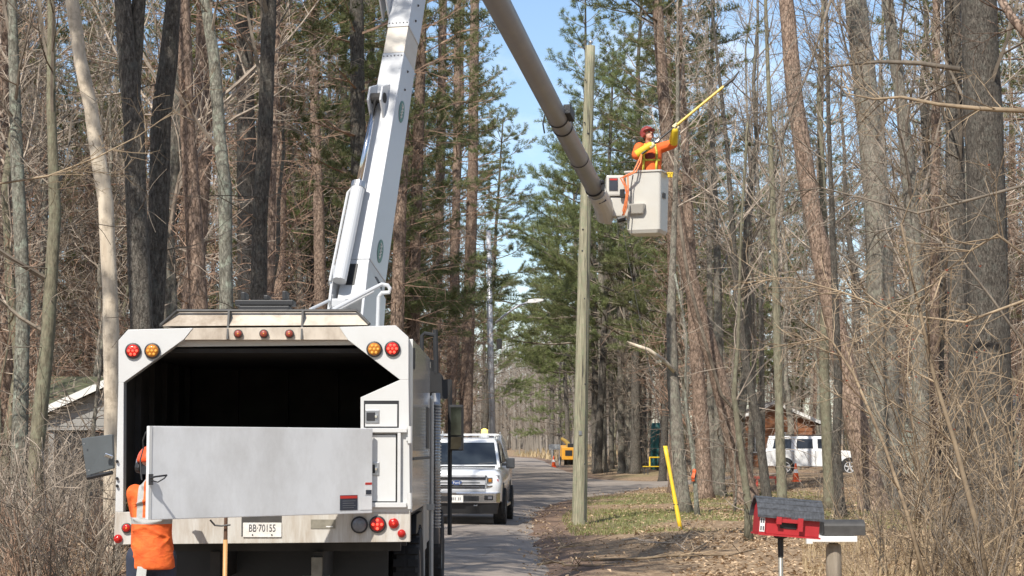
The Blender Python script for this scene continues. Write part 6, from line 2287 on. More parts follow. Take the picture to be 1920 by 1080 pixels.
def pine_crown(tb, nb, rng, P_, R_, t0, t1, whorls, L, rmin, nsz=0.17, nk=16, nw=0.011, dense=1.0, rise=0.15, taper=0.75):
    for w in range(whorls):
        t = t0 + (t1 - t0) * w / max(1, whorls - 1)
        nbr = rng.choice((4, 5, 5, 6))
        a0 = rng.uniform(0, 6.28)
        for j in range(nbr):
            p, r, d = along(P_, R_, min(0.995, t + rng.uniform(-0.01, 0.01)))
            az = a0 + 2 * PI * j / nbr + rng.uniform(-0.35, 0.35)
            el = rise + 0.55 * ((t - t0) / max(1e-3, t1 - t0)) ** 2 + rng.uniform(-0.15, 0.2)
            cd = Vector((math.cos(az) * math.cos(el), math.sin(az) * math.cos(el), math.sin(el)))
            ll = L * rng.uniform(0.65, 1.15) * (1 - taper * (t - t0) / max(1e-3, t1 - t0))
            # main bough
            n = 5
            pts = [p]
            q = p.copy()
            dd = cd.copy()
            dirs = []
            for i in range(n):
                dd = (dd + perp(dd, rng) * 0.14 + Vector((0, 0, 0.05))).normalized()
                q = q + dd * ll / n
                pts.append(q.copy())
                dirs.append(dd.copy())
            tb.twig(pts, max(rmin * 1.6, 0.011 * ll + 0.006), rmin)
            m = int(9 * dense * ll / 2.2) + 3
            for k in range(m):
                tt = 0.3 + 0.7 * (k + rng.random()) / m
                f = min(tt * n, n - 1e-3)
                i = int(f)
                c = pts[i].lerp(pts[i + 1], f - i)
                sd_ = perp(dirs[i], rng)
                sd_.z *= 0.45
                sdir = (dirs[i] * 0.75 + sd_ * 0.9 + Vector((0, 0, 0.12))).normalized()
                sl = ll * rng.uniform(0.18, 0.36) * (1.2 - 0.5 * tt)
                e = c + sdir * sl
                tb.twig([c, c.lerp(e, 0.5) + Vector((0, 0, -0.02)), e], rmin * 1.1, rmin * 0.7)
                nt_ = max(2, int(sl / 0.13))
                for g in range(nt_):
                    u = 0.35 + 0.65 * (g + 0.5) / nt_
                    tuft(nb, rng, c.lerp(e, u), (sdir + Vector((0, 0, 0.25))).normalized(), nsz * rng.uniform(0.8, 1.2), nk, nw)
            tuft(nb, rng, pts[-1], dirs[-1], nsz * 1.2, nk + 4, nw)

def make_tree(name, label, cat, group, P_in, R_in, kind, rng, loc, sides=10, rmin=0.006, opts=None):
    """kind decides bark, limbs and foliage; points are world space"""
    o = dict(t0=0.3, n=16, L=4.2, dead=10, kids=(9, 8, 5), maxlvl=3, bark='bark_grey', twig='twig', green=False, buds=0, thin=1.0)
    o.update(opts or {})
    root = thing(name, label, cat, tuple(loc), group=group)
    mb, P_, R_ = trunk_mesh(P_in, R_in, rng, sides)
    part('trunk', mb, M[o['bark']], root, smooth=True, fix=False)
    tb = MB()
    buds = []
    if kind == 'pine':
        nb = MB()
        if o.get('crown', True):
            pine_crown(tb, nb, rng, P_, R_, o.get('c0', 0.6), 0.99, o.get('whorls', 11), o['L'], rmin, o.get('nsz', 0.19), o.get('nk', 18), o.get('nw', 0.009), o.get('dense', 1.0), o.get('rise', 0.15), o.get('taper', 0.75))
        if o['dead']:
            dead_twigs(tb, rng, P_, R_, o.get('d0', 0.12), o.get('c0', 0.6), o['dead'], o.get('dl', 2.2), rmin)
        if nb.f:
            part('crown', nb, M[o.get('needle', 'needle')], root, fix=False)
    else:
        hard_limbs(tb, rng, P_, R_, o['t0'], 0.99, o['n'], o['L'], rmin, o['maxlvl'], o['kids'], (buds, o['buds']) if o['buds'] else None, o.get('up', (25, 75)), o['thin'])
        if o['dead']:
            dead_twigs(tb, rng, P_, R_, o.get('d0', 0.06), o['t0'] + 0.1, o['dead'], o.get('dl', 1.4), rmin)
    if tb.f:
        part('crown' if kind != 'pine' else 'branchwork', tb, M[o['twig']], root, fix=False)
    if buds:
        bb = MB()
        for p in buds:
            for _ in range(3):
                tuft(bb, rng, p, perp(Vector((0, 0, 1)), rng), 0.03, 5, 0.008)
        part('bud_cover', bb, M['bud'], root, fix=False, kind='stuff')
    return root

# ---- traced trees: (label, kind, depth, [(px, py, width px) top to bottom], height, options)
HARD, PINE = 'hard', 'pine'
def traced(name, label, kind, Y, trace, H, seed, cat='tree', group=None, sides=12, rmin=0.0055, **opts):
    rng = random.Random(seed)
    sc = F / Y
    pts = [at(a, b, Y) for a, b, w in trace]
    rr = [w / 2 / sc for a, b, w in trace]
    # to the ground
    last, prev = pts[-1], pts[-2]
    g = gz(last.x, Y)
    if last.z > g + 0.05:
        dx = (last.x - prev.x) / max(0.3, prev.z - last.z) * 0.4
        bx_ = last.x + dx * (last.z - g)
        pts.append(Vector((bx_, Y, gz(bx_, Y) - 0.15)))
        rr.append(rr[-1] * 1.08)
    else:
        pts[-1].z = g - 0.15
    # to the top
    first, second = pts[0], pts[1]
    if H > first.z + 0.5:
        d = (first - second).normalized()
        d = Vector((d.x * 0.6, 0, d.z)).normalized()
        top = first + d * (H - first.z)
        mid = first.lerp(top, 0.5) + Vector((rng.uniform(-0.2, 0.2), rng.uniform(-0.2, 0.2), 0))
        pts = [top, mid] + pts
        rr = [0.03, rr[0] * 0.62] + rr
    pts.reverse()
    rr.reverse()
    o = dict(opts)
    return make_tree(name, label, cat, group, pts, rr, kind, rng, pts[0] + Vector((0, 0, 0.15)), sides, rmin, o)

# left of the road, by the truck
traced('pine_tree', 'pinkish pine trunk beside a lichen grey tree at the wood edge', PINE, 38, [(6, 0, 24), (8, 400, 27), (10, 900, 30)], 22, 1, bark='bark_red', twig='twig_dark', dead=14, c0=0.62, L=2.6)
traced('hardwood_tree', 'lichen spotted pale grey tree close to the mossy garage', HARD, 31, [(22, 0, 18), (32, 300, 24), (44, 560, 27), (38, 800, 30)], 17, 2, bark='bark_lichen', t0=0.35, L=3.4, twig='twig')
traced('hardwood_tree', 'slim olive brown tree curving upward in front of the mossy garage', HARD, 29, [(96, 0, 14), (96, 200, 18), (103, 400, 23), (90, 620, 26), (68, 850, 28)], 15, 3, bark='bark_olive', t0=0.22, L=3.2, n=18, twig='twig_dark')
traced('dead_tree', 'barkless pale cream dead tree leaning beside the dark twin trunks', HARD, 27, [(132, -20, 26), (150, 110, 26), (170, 200, 27), (198, 380, 29), (207, 560, 29), (210, 760, 29)], 12, 4, cat='tree', bark='bark_pale', t0=0.75, n=4, L=1.6, dead=5, twig='twig_tan')
traced('hardwood_tree', 'dark twin trunk with a fork high up behind the chip box corner', HARD, 25, [(230, 0, 30), (238, 110, 36), (250, 220, 38), (257, 420, 40), (266, 610, 42), (272, 800, 46)], 16, 5, bark='bark_dark', t0=0.55, L=3.6, dead=6, twig='twig_dark', sides=16)
traced('hardwood_tree', 'dark rough trunk bowing right, twin of the forked dark trunk', HARD, 25.6, [(326, -10, 27), (316, 110, 36), (303, 220, 38), (297, 400, 38), (286, 610, 42), (280, 800, 46)], 15, 6, bark='bark_dark', t0=0.6, L=3.4, dead=6, twig='twig_dark', sides=16)
traced('hardwood_tree', 'short dark fork stem rising out of the twin trunk', HARD, 25.1, [(260, 0, 26), (256, 90, 26), (250, 190, 26), (254, 300, 20), (262, 500, 16), (272, 800, 16)], 13, 66, bark='bark_dark', t0=0.7, n=6, L=2.6, dead=0, twig='twig_dark')
traced('pine_tree', 'straight pinkish red pine behind the dark twin trunks', PINE, 36, [(343, 0, 25), (352, 250, 29), (368, 480, 34), (374, 620, 36)], 23, 7, bark='bark_red', twig='twig_red', dead=26, c0=0.6, L=2.6, sides=14)
traced('hardwood_tree', 'crooked grey tree with lichen blotches behind the chip box', HARD, 32, [(384, 0, 20), (402, 110, 22), (412, 260, 23), (422, 350, 24), (424, 600, 27)], 16, 8, bark='bark_lichen', t0=0.4, L=3.3)
traced('hardwood_tree', 'thick dark tree with one long limb bending to the boom', HARD, 30, [(508, 0, 20), (504, 40, 27), (497, 250, 28), (487, 420, 29), (484, 620, 32)], 17, 9, bark='bark_dark', t0=0.38, L=3.8, dead=12, twig='twig_dark')
traced('pine_tree', 'tall dim dark pine standing deep behind the thick dark tree', PINE, 48, [(458, 40, 32), (462, 300, 36), (464, 640, 38)], 24, 10, bark='bark_dark', twig='twig_red', dead=30, c0=0.5, L=3.4, needle='needle')
traced('pine_tree', 'thin pale pink pine close behind the thick dark tree', PINE, 46, [(520, 60, 11), (512, 300, 13), (505, 640, 15)], 20, 11, bark='bark_red', twig='twig_red', dead=14, c0=0.66, L=1.8)
traced('pine_tree', 'dark pine with green lower boughs behind the lower boom', PINE, 52, [(668, 0, 26), (672, 300, 29), (676, 640, 32)], 23, 12, bark='bark_dark', twig='twig_red', dead=34, c0=0.38, L=3.4, whorls=12, needle='needle')
traced('pine_tree', 'pale barked pine standing between the chip box and the boom', PINE, 58, [(590, 200, 18), (598, 400, 21), (602, 640, 24)], 22, 13, bark='bark_red', twig='twig_red', dead=30, c0=0.62, L=2.4)
for i, (px, w, Y, s) in enumerate(((742, 26, 62, 21), (772, 24, 68, 22), (815, 20, 84, 23), (846, 17, 90, 24))):
    traced('pine_tree', ('red pine trunk just right of the white lower boom base', 'red pine trunk second from the boom base', 'red pine trunk third from the boom base', 'slim red pine trunk fourth from the boom base')[i], PINE, Y, [(px + 24 - 4 * i, 0, w * 0.75), (px + 10, 350, w * 0.9), (px, 700, w)], 25, s, bark='bark_red', twig='twig_red', dead=52, c0=0.62, L=2.6, dl=2.8, rmin=0.008)
traced('pine_tree', 'tall red pine closest to the street light pole', PINE, 98, [(890, 0, 17), (887, 300, 20), (880, 560, 22), (872, 820, 25)], 30, 25, bark='bark_red', twig='twig_red', dead=20, c0=0.46, L=2.7, whorls=13, dl=1.4, rmin=0.010, needle='needle_lt')

# right of the road
traced('pine_tree', 'leaning pinkish red pine rising behind the bucket', PINE, 58, [(1232, 0, 20), (1243, 170, 22), (1256, 330, 24), (1280, 470, 28), (1312, 590, 30), (1345, 700, 33), (1385, 860, 37), (1402, 940, 42)], 24, 31, bark='bark_red', twig='twig_dark', dead=22, c0=0.62, L=3.2, d0=0.3, sides=16)
traced('pine_tree', 'big leaning orange red pine above the red mailbox', PINE, 50, [(1474, 0, 29), (1490, 180, 31), (1522, 390, 34), (1556, 560, 38), (1590, 720, 42), (1622, 870, 46), (1640, 955, 52)], 24, 32, bark='bark_red', twig='twig_dark', dead=9, c0=0.68, L=3.0, d0=0.35, sides=18)
traced('hardwood_tree', 'broad grey trunk next to the big leaning red pine', HARD, 53, [(1604, 0, 40), (1618, 120, 44), (1632, 260, 44), (1646, 420, 48), (1655, 620, 52), (1660, 860, 58)], 21, 33, bark='bark_grey', t0=0.42, L=4.6, n=20, dead=12, sides=16)
traced('hardwood_tree', 'crooked grey stem between the broad grey trunk and the huge dark trunk', HARD, 46, [(1665, 0, 20), (1675, 90, 22), (1690, 190, 24), (1697, 260, 26), (1712, 420, 28), (1724, 640, 30), (1728, 850, 32)], 17, 34, bark='bark_grey', t0=0.3, L=4.0, n=18, dead=12)
traced('hardwood_tree', 'huge dark rough barked trunk among the tan brush', HARD, 34, [(1835, 0, 66), (1842, 180, 70), (1850, 400, 74), (1854, 640, 78), (1858, 850, 84)], 19, 35, bark='bark_dark', t0=0.35, L=4.6, n=16, dead=12, twig='twig_dark', sides=20, kids=(6, 6, 4))
traced('hardwood_tree', 'dark straight stem pressed close to the huge dark trunk', HARD, 37, [(1786, 0, 30), (1790, 250, 34), (1796, 560, 36), (1800, 830, 40)], 18, 36, bark='bark_dark', t0=0.35, L=3.6, dead=10, twig='twig_dark')
traced('pine_tree', 'slim pale pink pine behind the huge dark trunk', PINE, 60, [(1756, 0, 15), (1754, 300, 17), (1752, 620, 19), (1750, 850, 20)], 22, 37, bark='bark_red', dead=12, c0=0.6, L=2.4)
traced('hardwood_tree', 'grey tree with a broken pale branch beside the yellow guard', HARD, 50, [(1262, 480, 12), (1258, 600, 18), (1262, 720, 23), (1272, 850, 25), (1283, 962, 30)], 14, 38, bark='bark_grey', t0=0.5, L=3.0, dead=8)
traced('pine_tree', 'upright purplish pine trunk between two leaning trunks', PINE, 62, [(1296, 500, 20), (1304, 650, 25), (1316, 800, 28), (1322, 935, 32)], 22, 39, bark='bark_red', dead=12, c0=0.6, L=2.6)
traced('hardwood_tree', 'olive stem rising straight behind the red mailbox ridge', HARD, 40, [(1446, 300, 10), (1455, 560, 15), (1462, 800, 17), (1468, 985, 21)], 15, 40, bark='bark_olive', t0=0.3, L=2.8, dead=10)
traced('hardwood_tree', 'thin bent sapling leaning over the leaf litter toward the mailbox', HARD, 34, [(1384, 640, 7), (1376, 740, 10), (1390, 850, 13), (1402, 940, 14), (1404, 1020, 15)], 7.5, 41, bark='bark_olive', t0=0.3, L=1.8, n=10, dead=6, maxlvl=2, kids=(5, 5))
traced('hardwood_tree', 'dark slanting stem just before the tail of the white SUV', HARD, 48, [(1382, 560, 13), (1400, 690, 15), (1422, 800, 17), (1440, 950, 19)], 13, 42, bark='bark_dark', t0=0.4, L=2.4, dead=6)
traced('hardwood_tree', 'straight slender stem crossing the middle of the white SUV', HARD, 52, [(1548, 500, 16), (1545, 700, 19), (1552, 850, 21), (1556, 960, 23)], 16, 43, bark='bark_olive', t0=0.4, L=2.6, dead=6)
traced('hardwood_tree', 'pair stem close beside the slender stem crossing the white SUV', HARD, 47, [(1566, 560, 13), (1572, 720, 16), (1568, 850, 18), (1578, 970, 20)], 14, 44, bark='bark_dark', t0=0.42, L=2.4, dead=6)
for i, (px, w, Y) in enumerate(((1118, 11, 132), (1131, 16, 124), (1147, 10, 138), (1166, 14, 120), (1178, 11, 132), (1196, 13, 126), (1209, 10, 136), (1349, 20, 66), (1334, 15, 76), (1430, 12, 80))):
    traced('hardwood_tree', 'straight dark grey trunk in the row beyond the side driveway', HARD, Y, [(px - 4, 480, w * 0.7), (px - 2, 700, w * 0.9), (px, 880, w)], 19, 50 + i, bark='bark_grey', t0=0.3, L=3.2, n=13, dead=8, group='trunks beyond the driveway', rmin=0.010, kids=(6, 5, 3))

# sapling with ribbon
sp_ = traced('sapling', 'thin grey sapling marked with an orange ribbon', HARD, 47, [(1284, 740, 5), (1296, 830, 7), (1303, 900, 8), (1308, 975, 9)], 6.0, 70, cat='sapling', bark='bark_lichen', t0=0.3, L=1.2, n=8, dead=3, maxlvl=2, kids=(4, 3))
rbn = thing('ribbon', 'bright orange ribbon tied round a thin grey sapling', 'ribbon', tuple(at(1302, 890, 46.9)))
part('knot', MB().ball(at(1302, 884, 46.95), (0.05, 0.05, 0.065), 10, 7), M['cone'], rbn, smooth=True)
part('tail', MB().loft([[at(1299, 886, 46.9), at(1304, 886, 46.9), at(1304, 886, 46.92), at(1299, 886, 46.92)], [at(1296, 894, 46.85), at(1302, 896, 46.85), at(1302, 896, 46.87), at(1296, 894, 46.87)], [at(1297, 903, 46.9), at(1303, 902, 46.9), at(1303, 902, 46.92), at(1297, 903, 46.92)]]), M['cone'], rbn)
# broken pale branch on the grey tree (own thing: hanging dead wood)
bb_ = thing('broken_branch', 'broken pale branch jutting from the grey tree beside the yellow guard', 'branch', tuple(at(1258, 690, 49.8)))
part('stub', MB().tube([at(1264, 696, 49.8), at(1243, 674, 49.6), at(1216, 656, 49.5), at(1180, 643, 49.4)], [0.055, 0.055, 0.05, 0.035], 8), M['bark_pale'], bb_, smooth=True)
part('splinter', MB().tube([at(1184, 645, 49.4), at(1176, 640, 49.35)], [0.035, 0.008], 6), M['bark_pale'], bb_)

# ---- repeat trees: prototypes built at the origin, then copied through the woods
def proto(name, label, kind, H, r, seed, group, rmin, **opts):
    rng = random.Random(seed)
    pts, rr = [], []
    x = y = 0.0
    n = 9
    lean = rng.uniform(-0.03, 0.03)
    for i in range(n + 1):
        t = i / n
        pts.append(Vector((x, y, H * t - (0.2 if i == 0 else 0))))
        rr.append(r * (1 - 0.86 * t ** 1.15) + 0.01)
        wv = 0.10 if kind == PINE else 0.26
        x += rng.uniform(-wv, wv) + lean * H / n
        y += rng.uniform(-wv, wv)
    return make_tree(name, label, 'tree', group, pts, rr, kind, rng, (0, 0, 0), 8, rmin, opts)

GH = 'bare hardwoods in the roadside woods'
GP = 'red pines in the roadside woods'
GW = 'green white pines in the roadside woods'
GS = 'bare saplings under the trees'
lab_h = ['bare grey hardwood with upswept twiggy crown in the woods', 'bare lichen grey hardwood with fine side twigs in the woods', 'bare slender olive hardwood with a narrow crown in the woods', 'bare dark hardwood with wide crooked limbs in the woods', 'bare thin grey hardwood forking high up in the woods', 'bare brown twigged hardwood with dense low branches in the woods']
HP = [proto('hardwood_tree', lab_h[0], HARD, 17, 0.15, 101, GH, 0.008, t0=0.25, n=22, L=4.0, dead=16),
      proto('hardwood_tree', lab_h[1], HARD, 15, 0.12, 102, GH, 0.008, t0=0.2, n=24, L=3.3, dead=20, bark='bark_lichen'),
      proto('hardwood_tree', lab_h[2], HARD, 14, 0.09, 103, GH, 0.008, t0=0.25, n=20, L=2.8, dead=14, bark='bark_olive'),
      proto('hardwood_tree', lab_h[3], HARD, 18, 0.19, 104, GH, 0.008, t0=0.22, n=20, L=4.8, dead=14, bark='bark_dark', twig='twig_dark', up=(5, 60)),
      proto('hardwood_tree', lab_h[4], HARD, 19, 0.11, 105, GH, 0.008, t0=0.4, n=20, L=3.6, dead=22),
      proto('hardwood_tree', lab_h[5], HARD, 13, 0.10, 106, GH, 0.008, t0=0.12, n=28, L=3.2, dead=18, twig='twig_red', bark='bark_grey', up=(0, 60))]
lab_p = ['tall straight red pine with dead lower twigs in the woods', 'slim red pine with high tufted crown in the woods', 'stout red pine with many brown dead boughs in the woods']
PP = [proto('pine_tree', lab_p[0], PINE, 24, 0.22, 111, GP, 0.009, bark='bark_red', twig='twig_red', dead=56, c0=0.58, L=3.0, whorls=11, dl=2.6, d0=0.15),
      proto('pine_tree', lab_p[1], PINE, 22, 0.17, 112, GP, 0.009, bark='bark_red', twig='twig_red', dead=36, c0=0.6, L=2.5, whorls=10, dl=2.0, d0=0.2),
      proto('pine_tree', lab_p[2], PINE, 23, 0.24, 113, GP, 0.009, bark='bark_red', twig='twig_red', dead=72, c0=0.56, L=3.3, whorls=11, dl=3.0, d0=0.08)]
lab_w = ['white pine with long green layered boughs in the woods', 'young white pine with low soft boughs in the woods', 'open white pine with drooping boughs in the woods']
WP = [proto('white_pine', lab_w[0], PINE, 24, 0.22, 121, GW, 0.010, bark='bark_dark', twig='twig_dark', dead=24, c0=0.28, L=5.0, whorls=14, dense=1.2, nsz=0.25, nk=22, nw=0.0075, needle='needle_lt', rise=0.05, taper=0.7),
      proto('white_pine', lab_w[1], PINE, 13, 0.13, 122, GW, 0.009, bark='bark_dark', twig='twig_dark', dead=10, c0=0.15, L=3.0, whorls=14, dense=1.2, nsz=0.2, nk=18, nw=0.0075, needle='needle_lt', rise=0.1, taper=0.8),
      proto('white_pine', lab_w[2], PINE, 21, 0.2, 123, GW, 0.010, bark='bark_dark', twig='twig_dark', dead=24, c0=0.36, L=4.4, whorls=12, dense=1.2, nsz=0.23, nk=22, nw=0.0075, needle='needle', rise=-0.02, taper=0.65)]
def sap(seed, H, label, bark, twig):
    rng = random.Random(seed)
    pts = [Vector((0, 0, -0.1))]
    x = y = 0
    for i in range(6):
        x += rng.uniform(-0.14, 0.14); y += rng.uniform(-0.14, 0.14)
        pts.append(Vector((x, y, H * (i + 1) / 6)))
    return make_tree('sapling', label, 'sapling', GS, pts, [0.045 * (1 - 0.13 * i) for i in range(7)], HARD, rng, (0, 0, 0), 6, 0.006, dict(t0=0.15, n=16, L=1.7, dead=5, dl=0.7, maxlvl=3, kids=(5, 4, 3), bark=bark, twig=twig))
SP = [sap(131, 6.0, 'whippy grey sapling standing under the taller trees', 'bark_grey', 'twig'),
      sap(132, 5.0, 'short bushy brown sapling standing under the taller trees', 'bark_olive', 'twig_red'),
      sap(133, 7.0, 'tall thin dark sapling standing under the taller trees', 'bark_dark', 'twig_dark')]
HC = proto('pine_tree', 'tall pine bare to a high dense crown in the woods', PINE, 25, 0.2, 114, GP, 0.009, bark='bark_red', twig='twig_red', dead=4, d0=0.5, c0=0.56, L=4.2, whorls=12, dense=1.3, dl=1.2)
used = {}
base_label = {}
def where(x, y):
    if y < 14:
        return 'back along the road'
    if x < road_at(y)[0]:
        return 'in the woods near the mossy garage' if y < 62 else 'in the woods behind the raised boom' if y < 105 else 'in the far woods by the street light'
    return 'in the woods around the SUV yard' if x > 11 and y < 115 else 'in the woods beyond the driveway' if y < 135 else 'in the far woods by the chipper'
def place(pr, x, y, s, rz):
    base_label.setdefault(pr.name, pr['label'])
    o = place_(pr, x, y, s, rz)
    o['label'] = base_label[pr.name].replace('in the woods', where(x, y)).replace('under the taller trees', where(x, y))
    return o
def place_(pr, x, y, s, rz):
    if pr.name not in used:
        used[pr.name] = 1
        pr.location = (x, y, gz(x, y) - 0.02)
        pr.rotation_euler = (0, 0, rz)
        pr.scale = (s, s, s)
        return pr
    return dup(pr, (x, y, gz(x, y) - 0.02), rz, s)

rng = random.Random(77)
spots = []
def far_enough(x, y, d):
    return all((x - a) ** 2 + (y - b) ** 2 > d * d for a, b in spots)
for o in list(scene.objects):
    if o.get('category') == 'tree' and o.name not in [p.name for p in HP + PP + WP]:
        spots.append((o.location.x, o.location.y))

def px_of(x, y):
    return 960 + F * x / y

def scatter(n, side, y0, y1, dmin, pick, ok=None, smin=0.85, smax=1.2, tries=40, power=1.0):
    c = 0
    for _ in range(n * tries):
        if c >= n:
            break
        y = y0 + (y1 - y0) * rng.random() ** power
        lim = 0.285 * y + 2.0
        cc, hh = road_at(y)
        if side < 0:
            x = rng.uniform(-lim, cc - hh - 1.6)
        else:
            x = rng.uniform(cc + hh + 2.2, lim)
        if abs(x) > lim or not far_enough(x, y, dmin) or (ok and not ok(x, y)):
            continue
        spots.append((x, y))
        place(rng.choice(pick), x, y, rng.uniform(smin, smax), rng.uniform(0, 6.28))
        c += 1
    return c

def ok_left(x, y):
    p = px_of(x, y)
    if p > 862 and y < 128:
        return False
    if 40 < y < 60 and -13.5 < x < -7.5:      # the garage
        return False
    if y < 52 and 55 < p < 200 and rng.random() < 0.5:
        return False
    return y > 27 or x < -8

def ok_right(x, y):
    p = px_of(x, y)
    if drive_dist(x, y) < 2.8:
        return False
    if 1275 < p < 1425 and y < 78 and rng.random() < 0.8:
        return False
    if 1410 < p < 1625 and y < 92:           # the SUV stays in view
        return False
    if 1085 < p < 1260 and y < 112:          # junction, bench and tarp
        return False
    if 1030 < p < 1085 and y < 180:
        return False
    if in_drive(x, y) > -1.2:
        return False
    if 104 < y < 116 and 11.5 < x < 20:
        return False
    if 82 < y < 93 and 16 < x < 27:
        return False
    return True

# left woods
scatter(4, -1, 60, 95, 2.4, WP[:1] + WP[2:], ok_left)
scatter(38, -1, 40, 130, 2.0, PP, ok_left, power=1.2)
scatter(64, -1, 30, 90, 1.5, HP, ok_left)
scatter(60, -1, 80, 180, 1.8, HP, ok_left)
scatter(16, -1, 90, 180, 2.4, PP + WP, ok_left)
scatter(50, -1, 24, 80, 1.0, SP, lambda x, y: ok_left(x, y) and x < -5.6, 0.6, 1.1)
# right woods
scatter(9, 1, 95, 185, 3.2, WP[:1] + WP[2:], ok_right, 0.9, 1.25)
scatter(16, 1, 62, 150, 2.4, PP, ok_right)
scatter(58, 1, 56, 125, 1.6, HP, ok_right)
scatter(62, 1, 105, 190, 1.7, HP, ok_right)
scatter(30, 1, 40, 100, 1.2, SP, lambda x, y: ok_right(x, y) and px_of(x, y) > 1290, 0.6, 1.0)
scatter(30, 1, 100, 150, 1.4, SP, ok_right, 0.7, 1.2)
# a few green pines placed where the picture shows them
for x_px, Y, k, s in ((1010, 150, 0, 1.15), (1120, 122, 2, 1.3), (1190, 114, 0, 1.3), (1240, 119, 2, 1.3), (935, 190, 0, 1.0), (905, 150, 2, 1.3), (985, 215, 1, 1.5), (1045, 175, 2, 1.1), (1090, 130, 0, 1.35), (1000, 240, 0, 1.4), (590, 66, 0, 0.9), (1330, 110, 0, 1.0), (1240, 96, 2, 0.95)):
    x = (x_px - 960) / F * Y
    cc, hh = road_at(Y)
    if abs(x - cc) < hh + 1.2:
        x = cc + (hh + 1.6) * (1 if x_px > 950 else -1)
    spots.append((x, Y))
    place(WP[k], x, Y, s, rng.uniform(0, 6.28))
# trees out of the frame whose shade falls on the verge and road
for pr, x, y, s in ((HC, -5.5, 16.8, 0.92), (HC, -7.0, 18.4, 0.88), (HC, -6.6, 21.6, 0.78), (HP[3], -15.0, 12.0, 0.9), (HP[0], -13.0, 9.0, 1.0), (HP[1], -9.5, 0.0, 1.0), (HP[5], 7.5, 8.0, 0.9), (PP[1], 10.5, 14.0, 0.9)):
    place(pr, x, y, s, rng.uniform(0, 6.28))
# the woods go on behind the photographer (seen in mirrors and windscreens)
rb_ = random.Random(42)
for k in range(84):
    y = rb_.uniform(-75, -14)
    x = rb_.uniform(4, 34) * rb_.choice((-1, 1)) - 2.2
    if k > 50:
        x, y = rb_.uniform(7, 40), rb_.uniform(-45, 4)
    place(rb_.choice(HP + PP + WP), x, y, rb_.uniform(0.85, 1.15), rb_.uniform(0, 6.28))

# ---- far wood as one mass behind the bend
rng = random.Random(901)
fm, ft = MB(), MB()
cnt = 0
while cnt < 1150:
    y = rng.uniform(190, 400)
    x = rng.uniform(-0.29 * y, 0.29 * y)
    if cnt > 560:
        y = rng.uniform(262, 420)
        x = rng.uniform(-0.06 * y, 0.07 * y)
    cc, hh = road_at(y)
    if abs(x - cc) < hh + 2.5:
        continue
    if abs(px_of(x, y) - 975) < 62 and y < 262:
        continue
    cnt += 1
    H = rng.uniform(14, 22)
    r = rng.uniform(0.09, 0.2)
    p0 = Vector((x, y, gz(x, y) - 0.2))
    p1 = p0 + Vector((rng.uniform(-.6, .6), 0, H * 0.5))
    p2 = p0 + Vector((rng.uniform(-1, 1), 0, H))
    fm.twig([p0, p1, p2], r, 0.03)
    for k in range(26):
        t = rng.uniform(0.12, 0.98)
        b0 = p0.lerp(p1, t * 2) if t < 0.5 else p1.lerp(p2, t * 2 - 1)
        d = Vector((rng.uniform(-1, 1), rng.uniform(-1, 1), rng.uniform(0.2, 1.3))).normalized()
        l = rng.uniform(1.2, 3.2) * (1.15 - 0.6 * t)
        e = b0 + d * l
        ft.twig([b0, e], 0.03, 0.018)
        for j in range(3):
            c = b0.lerp(e, rng.uniform(0.3, 1))
            dd = (d + perp(d, rng) * 0.9).normalized()
            ft.twig([c, c + dd * l * rng.uniform(0.3, 0.6)], 0.02, 0.012)
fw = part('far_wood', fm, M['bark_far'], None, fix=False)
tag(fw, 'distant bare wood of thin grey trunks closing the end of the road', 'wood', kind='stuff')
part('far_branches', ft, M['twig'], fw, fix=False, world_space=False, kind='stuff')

# ---- brush: multi-stem shrubs
def shrub(seed, label, group, n, H, twig, spread, rmin=0.0034, buds=0.0, kids=(5, 4), maxlvl=2, stem=0.0115):
    rng = random.Random(seed)
    root = thing('shrub', label, 'shrub', (0, 0, 0), group=group)
    tb = MB()
    bl = []
    for k in range(n):
        az = rng.uniform(0, 6.28)
        le = rng.uniform(0.0, spread)
        d = Vector((math.cos(az) * le, math.sin(az) * le, 1)).normalized()
        grow(tb, rng, Vector((rng.uniform(-.25, .25), rng.uniform(-.25, .25), -0.05)), d, H * rng.uniform(0.5, 1.1), stem, 0, maxlvl, kids, rmin, 0.24, 0.03, (25, 65), (bl, buds) if buds else None)
    part('stems', tb, M[twig], root, fix=False)
    if bl:
        bb = MB()
        for p in bl:
            tuft(bb, rng, p, Vector((0, 0, 1)), 0.03, 5, 0.008)
        part('bud_cover', bb, M['bud'], root, fix=False, kind='stuff')
    return root
GB = 'tan brush by the mailboxes'
GL = 'brown brush along the wood edge behind the truck'
SR = [shrub(201, 'tangled tan shrub of arching bare stems by the mailboxes', GB, 6, 2.6, 'twig_tan', 0.8, 0.0048, 0.02, (5, 3), 2, 0.017),
      shrub(202, 'tall upright tan shrub with red buds by the mailboxes', GB, 5, 3.6, 'twig_tan', 0.45, 0.005, 0.04, (6, 3), 2, 0.020),
      shrub(203, 'low spreading golden brown shrub by the mailboxes', GB, 7, 1.7, 'twig_tan', 1.2, 0.0045, 0, (5, 3), 2, 0.013),
      shrub(204, 'dark kinked shrub of crossing stems by the mailboxes', GB, 6, 2.8, 'twig_dark', 0.7, 0.005, 0, (5, 3), 2, 0.018)]
SL = [shrub(211, 'tangled brown shrub of bare stems at the wood edge', GL, 8, 2.0, 'twig_dark', 0.8, 0.0048, 0, (5, 4), 2, 0.014),
      shrub(212, 'upright grey brown shrub of bare stems at the wood edge', GL, 6, 2.8, 'twig', 0.5, 0.005, 0, (5, 4), 2, 0.016),
      shrub(213, 'low matted brown shrub at the wood edge', GL, 9, 1.4, 'twig_red', 1.1, 0.0045, 0, (5, 3), 2, 0.012)]
rng = random.Random(55)
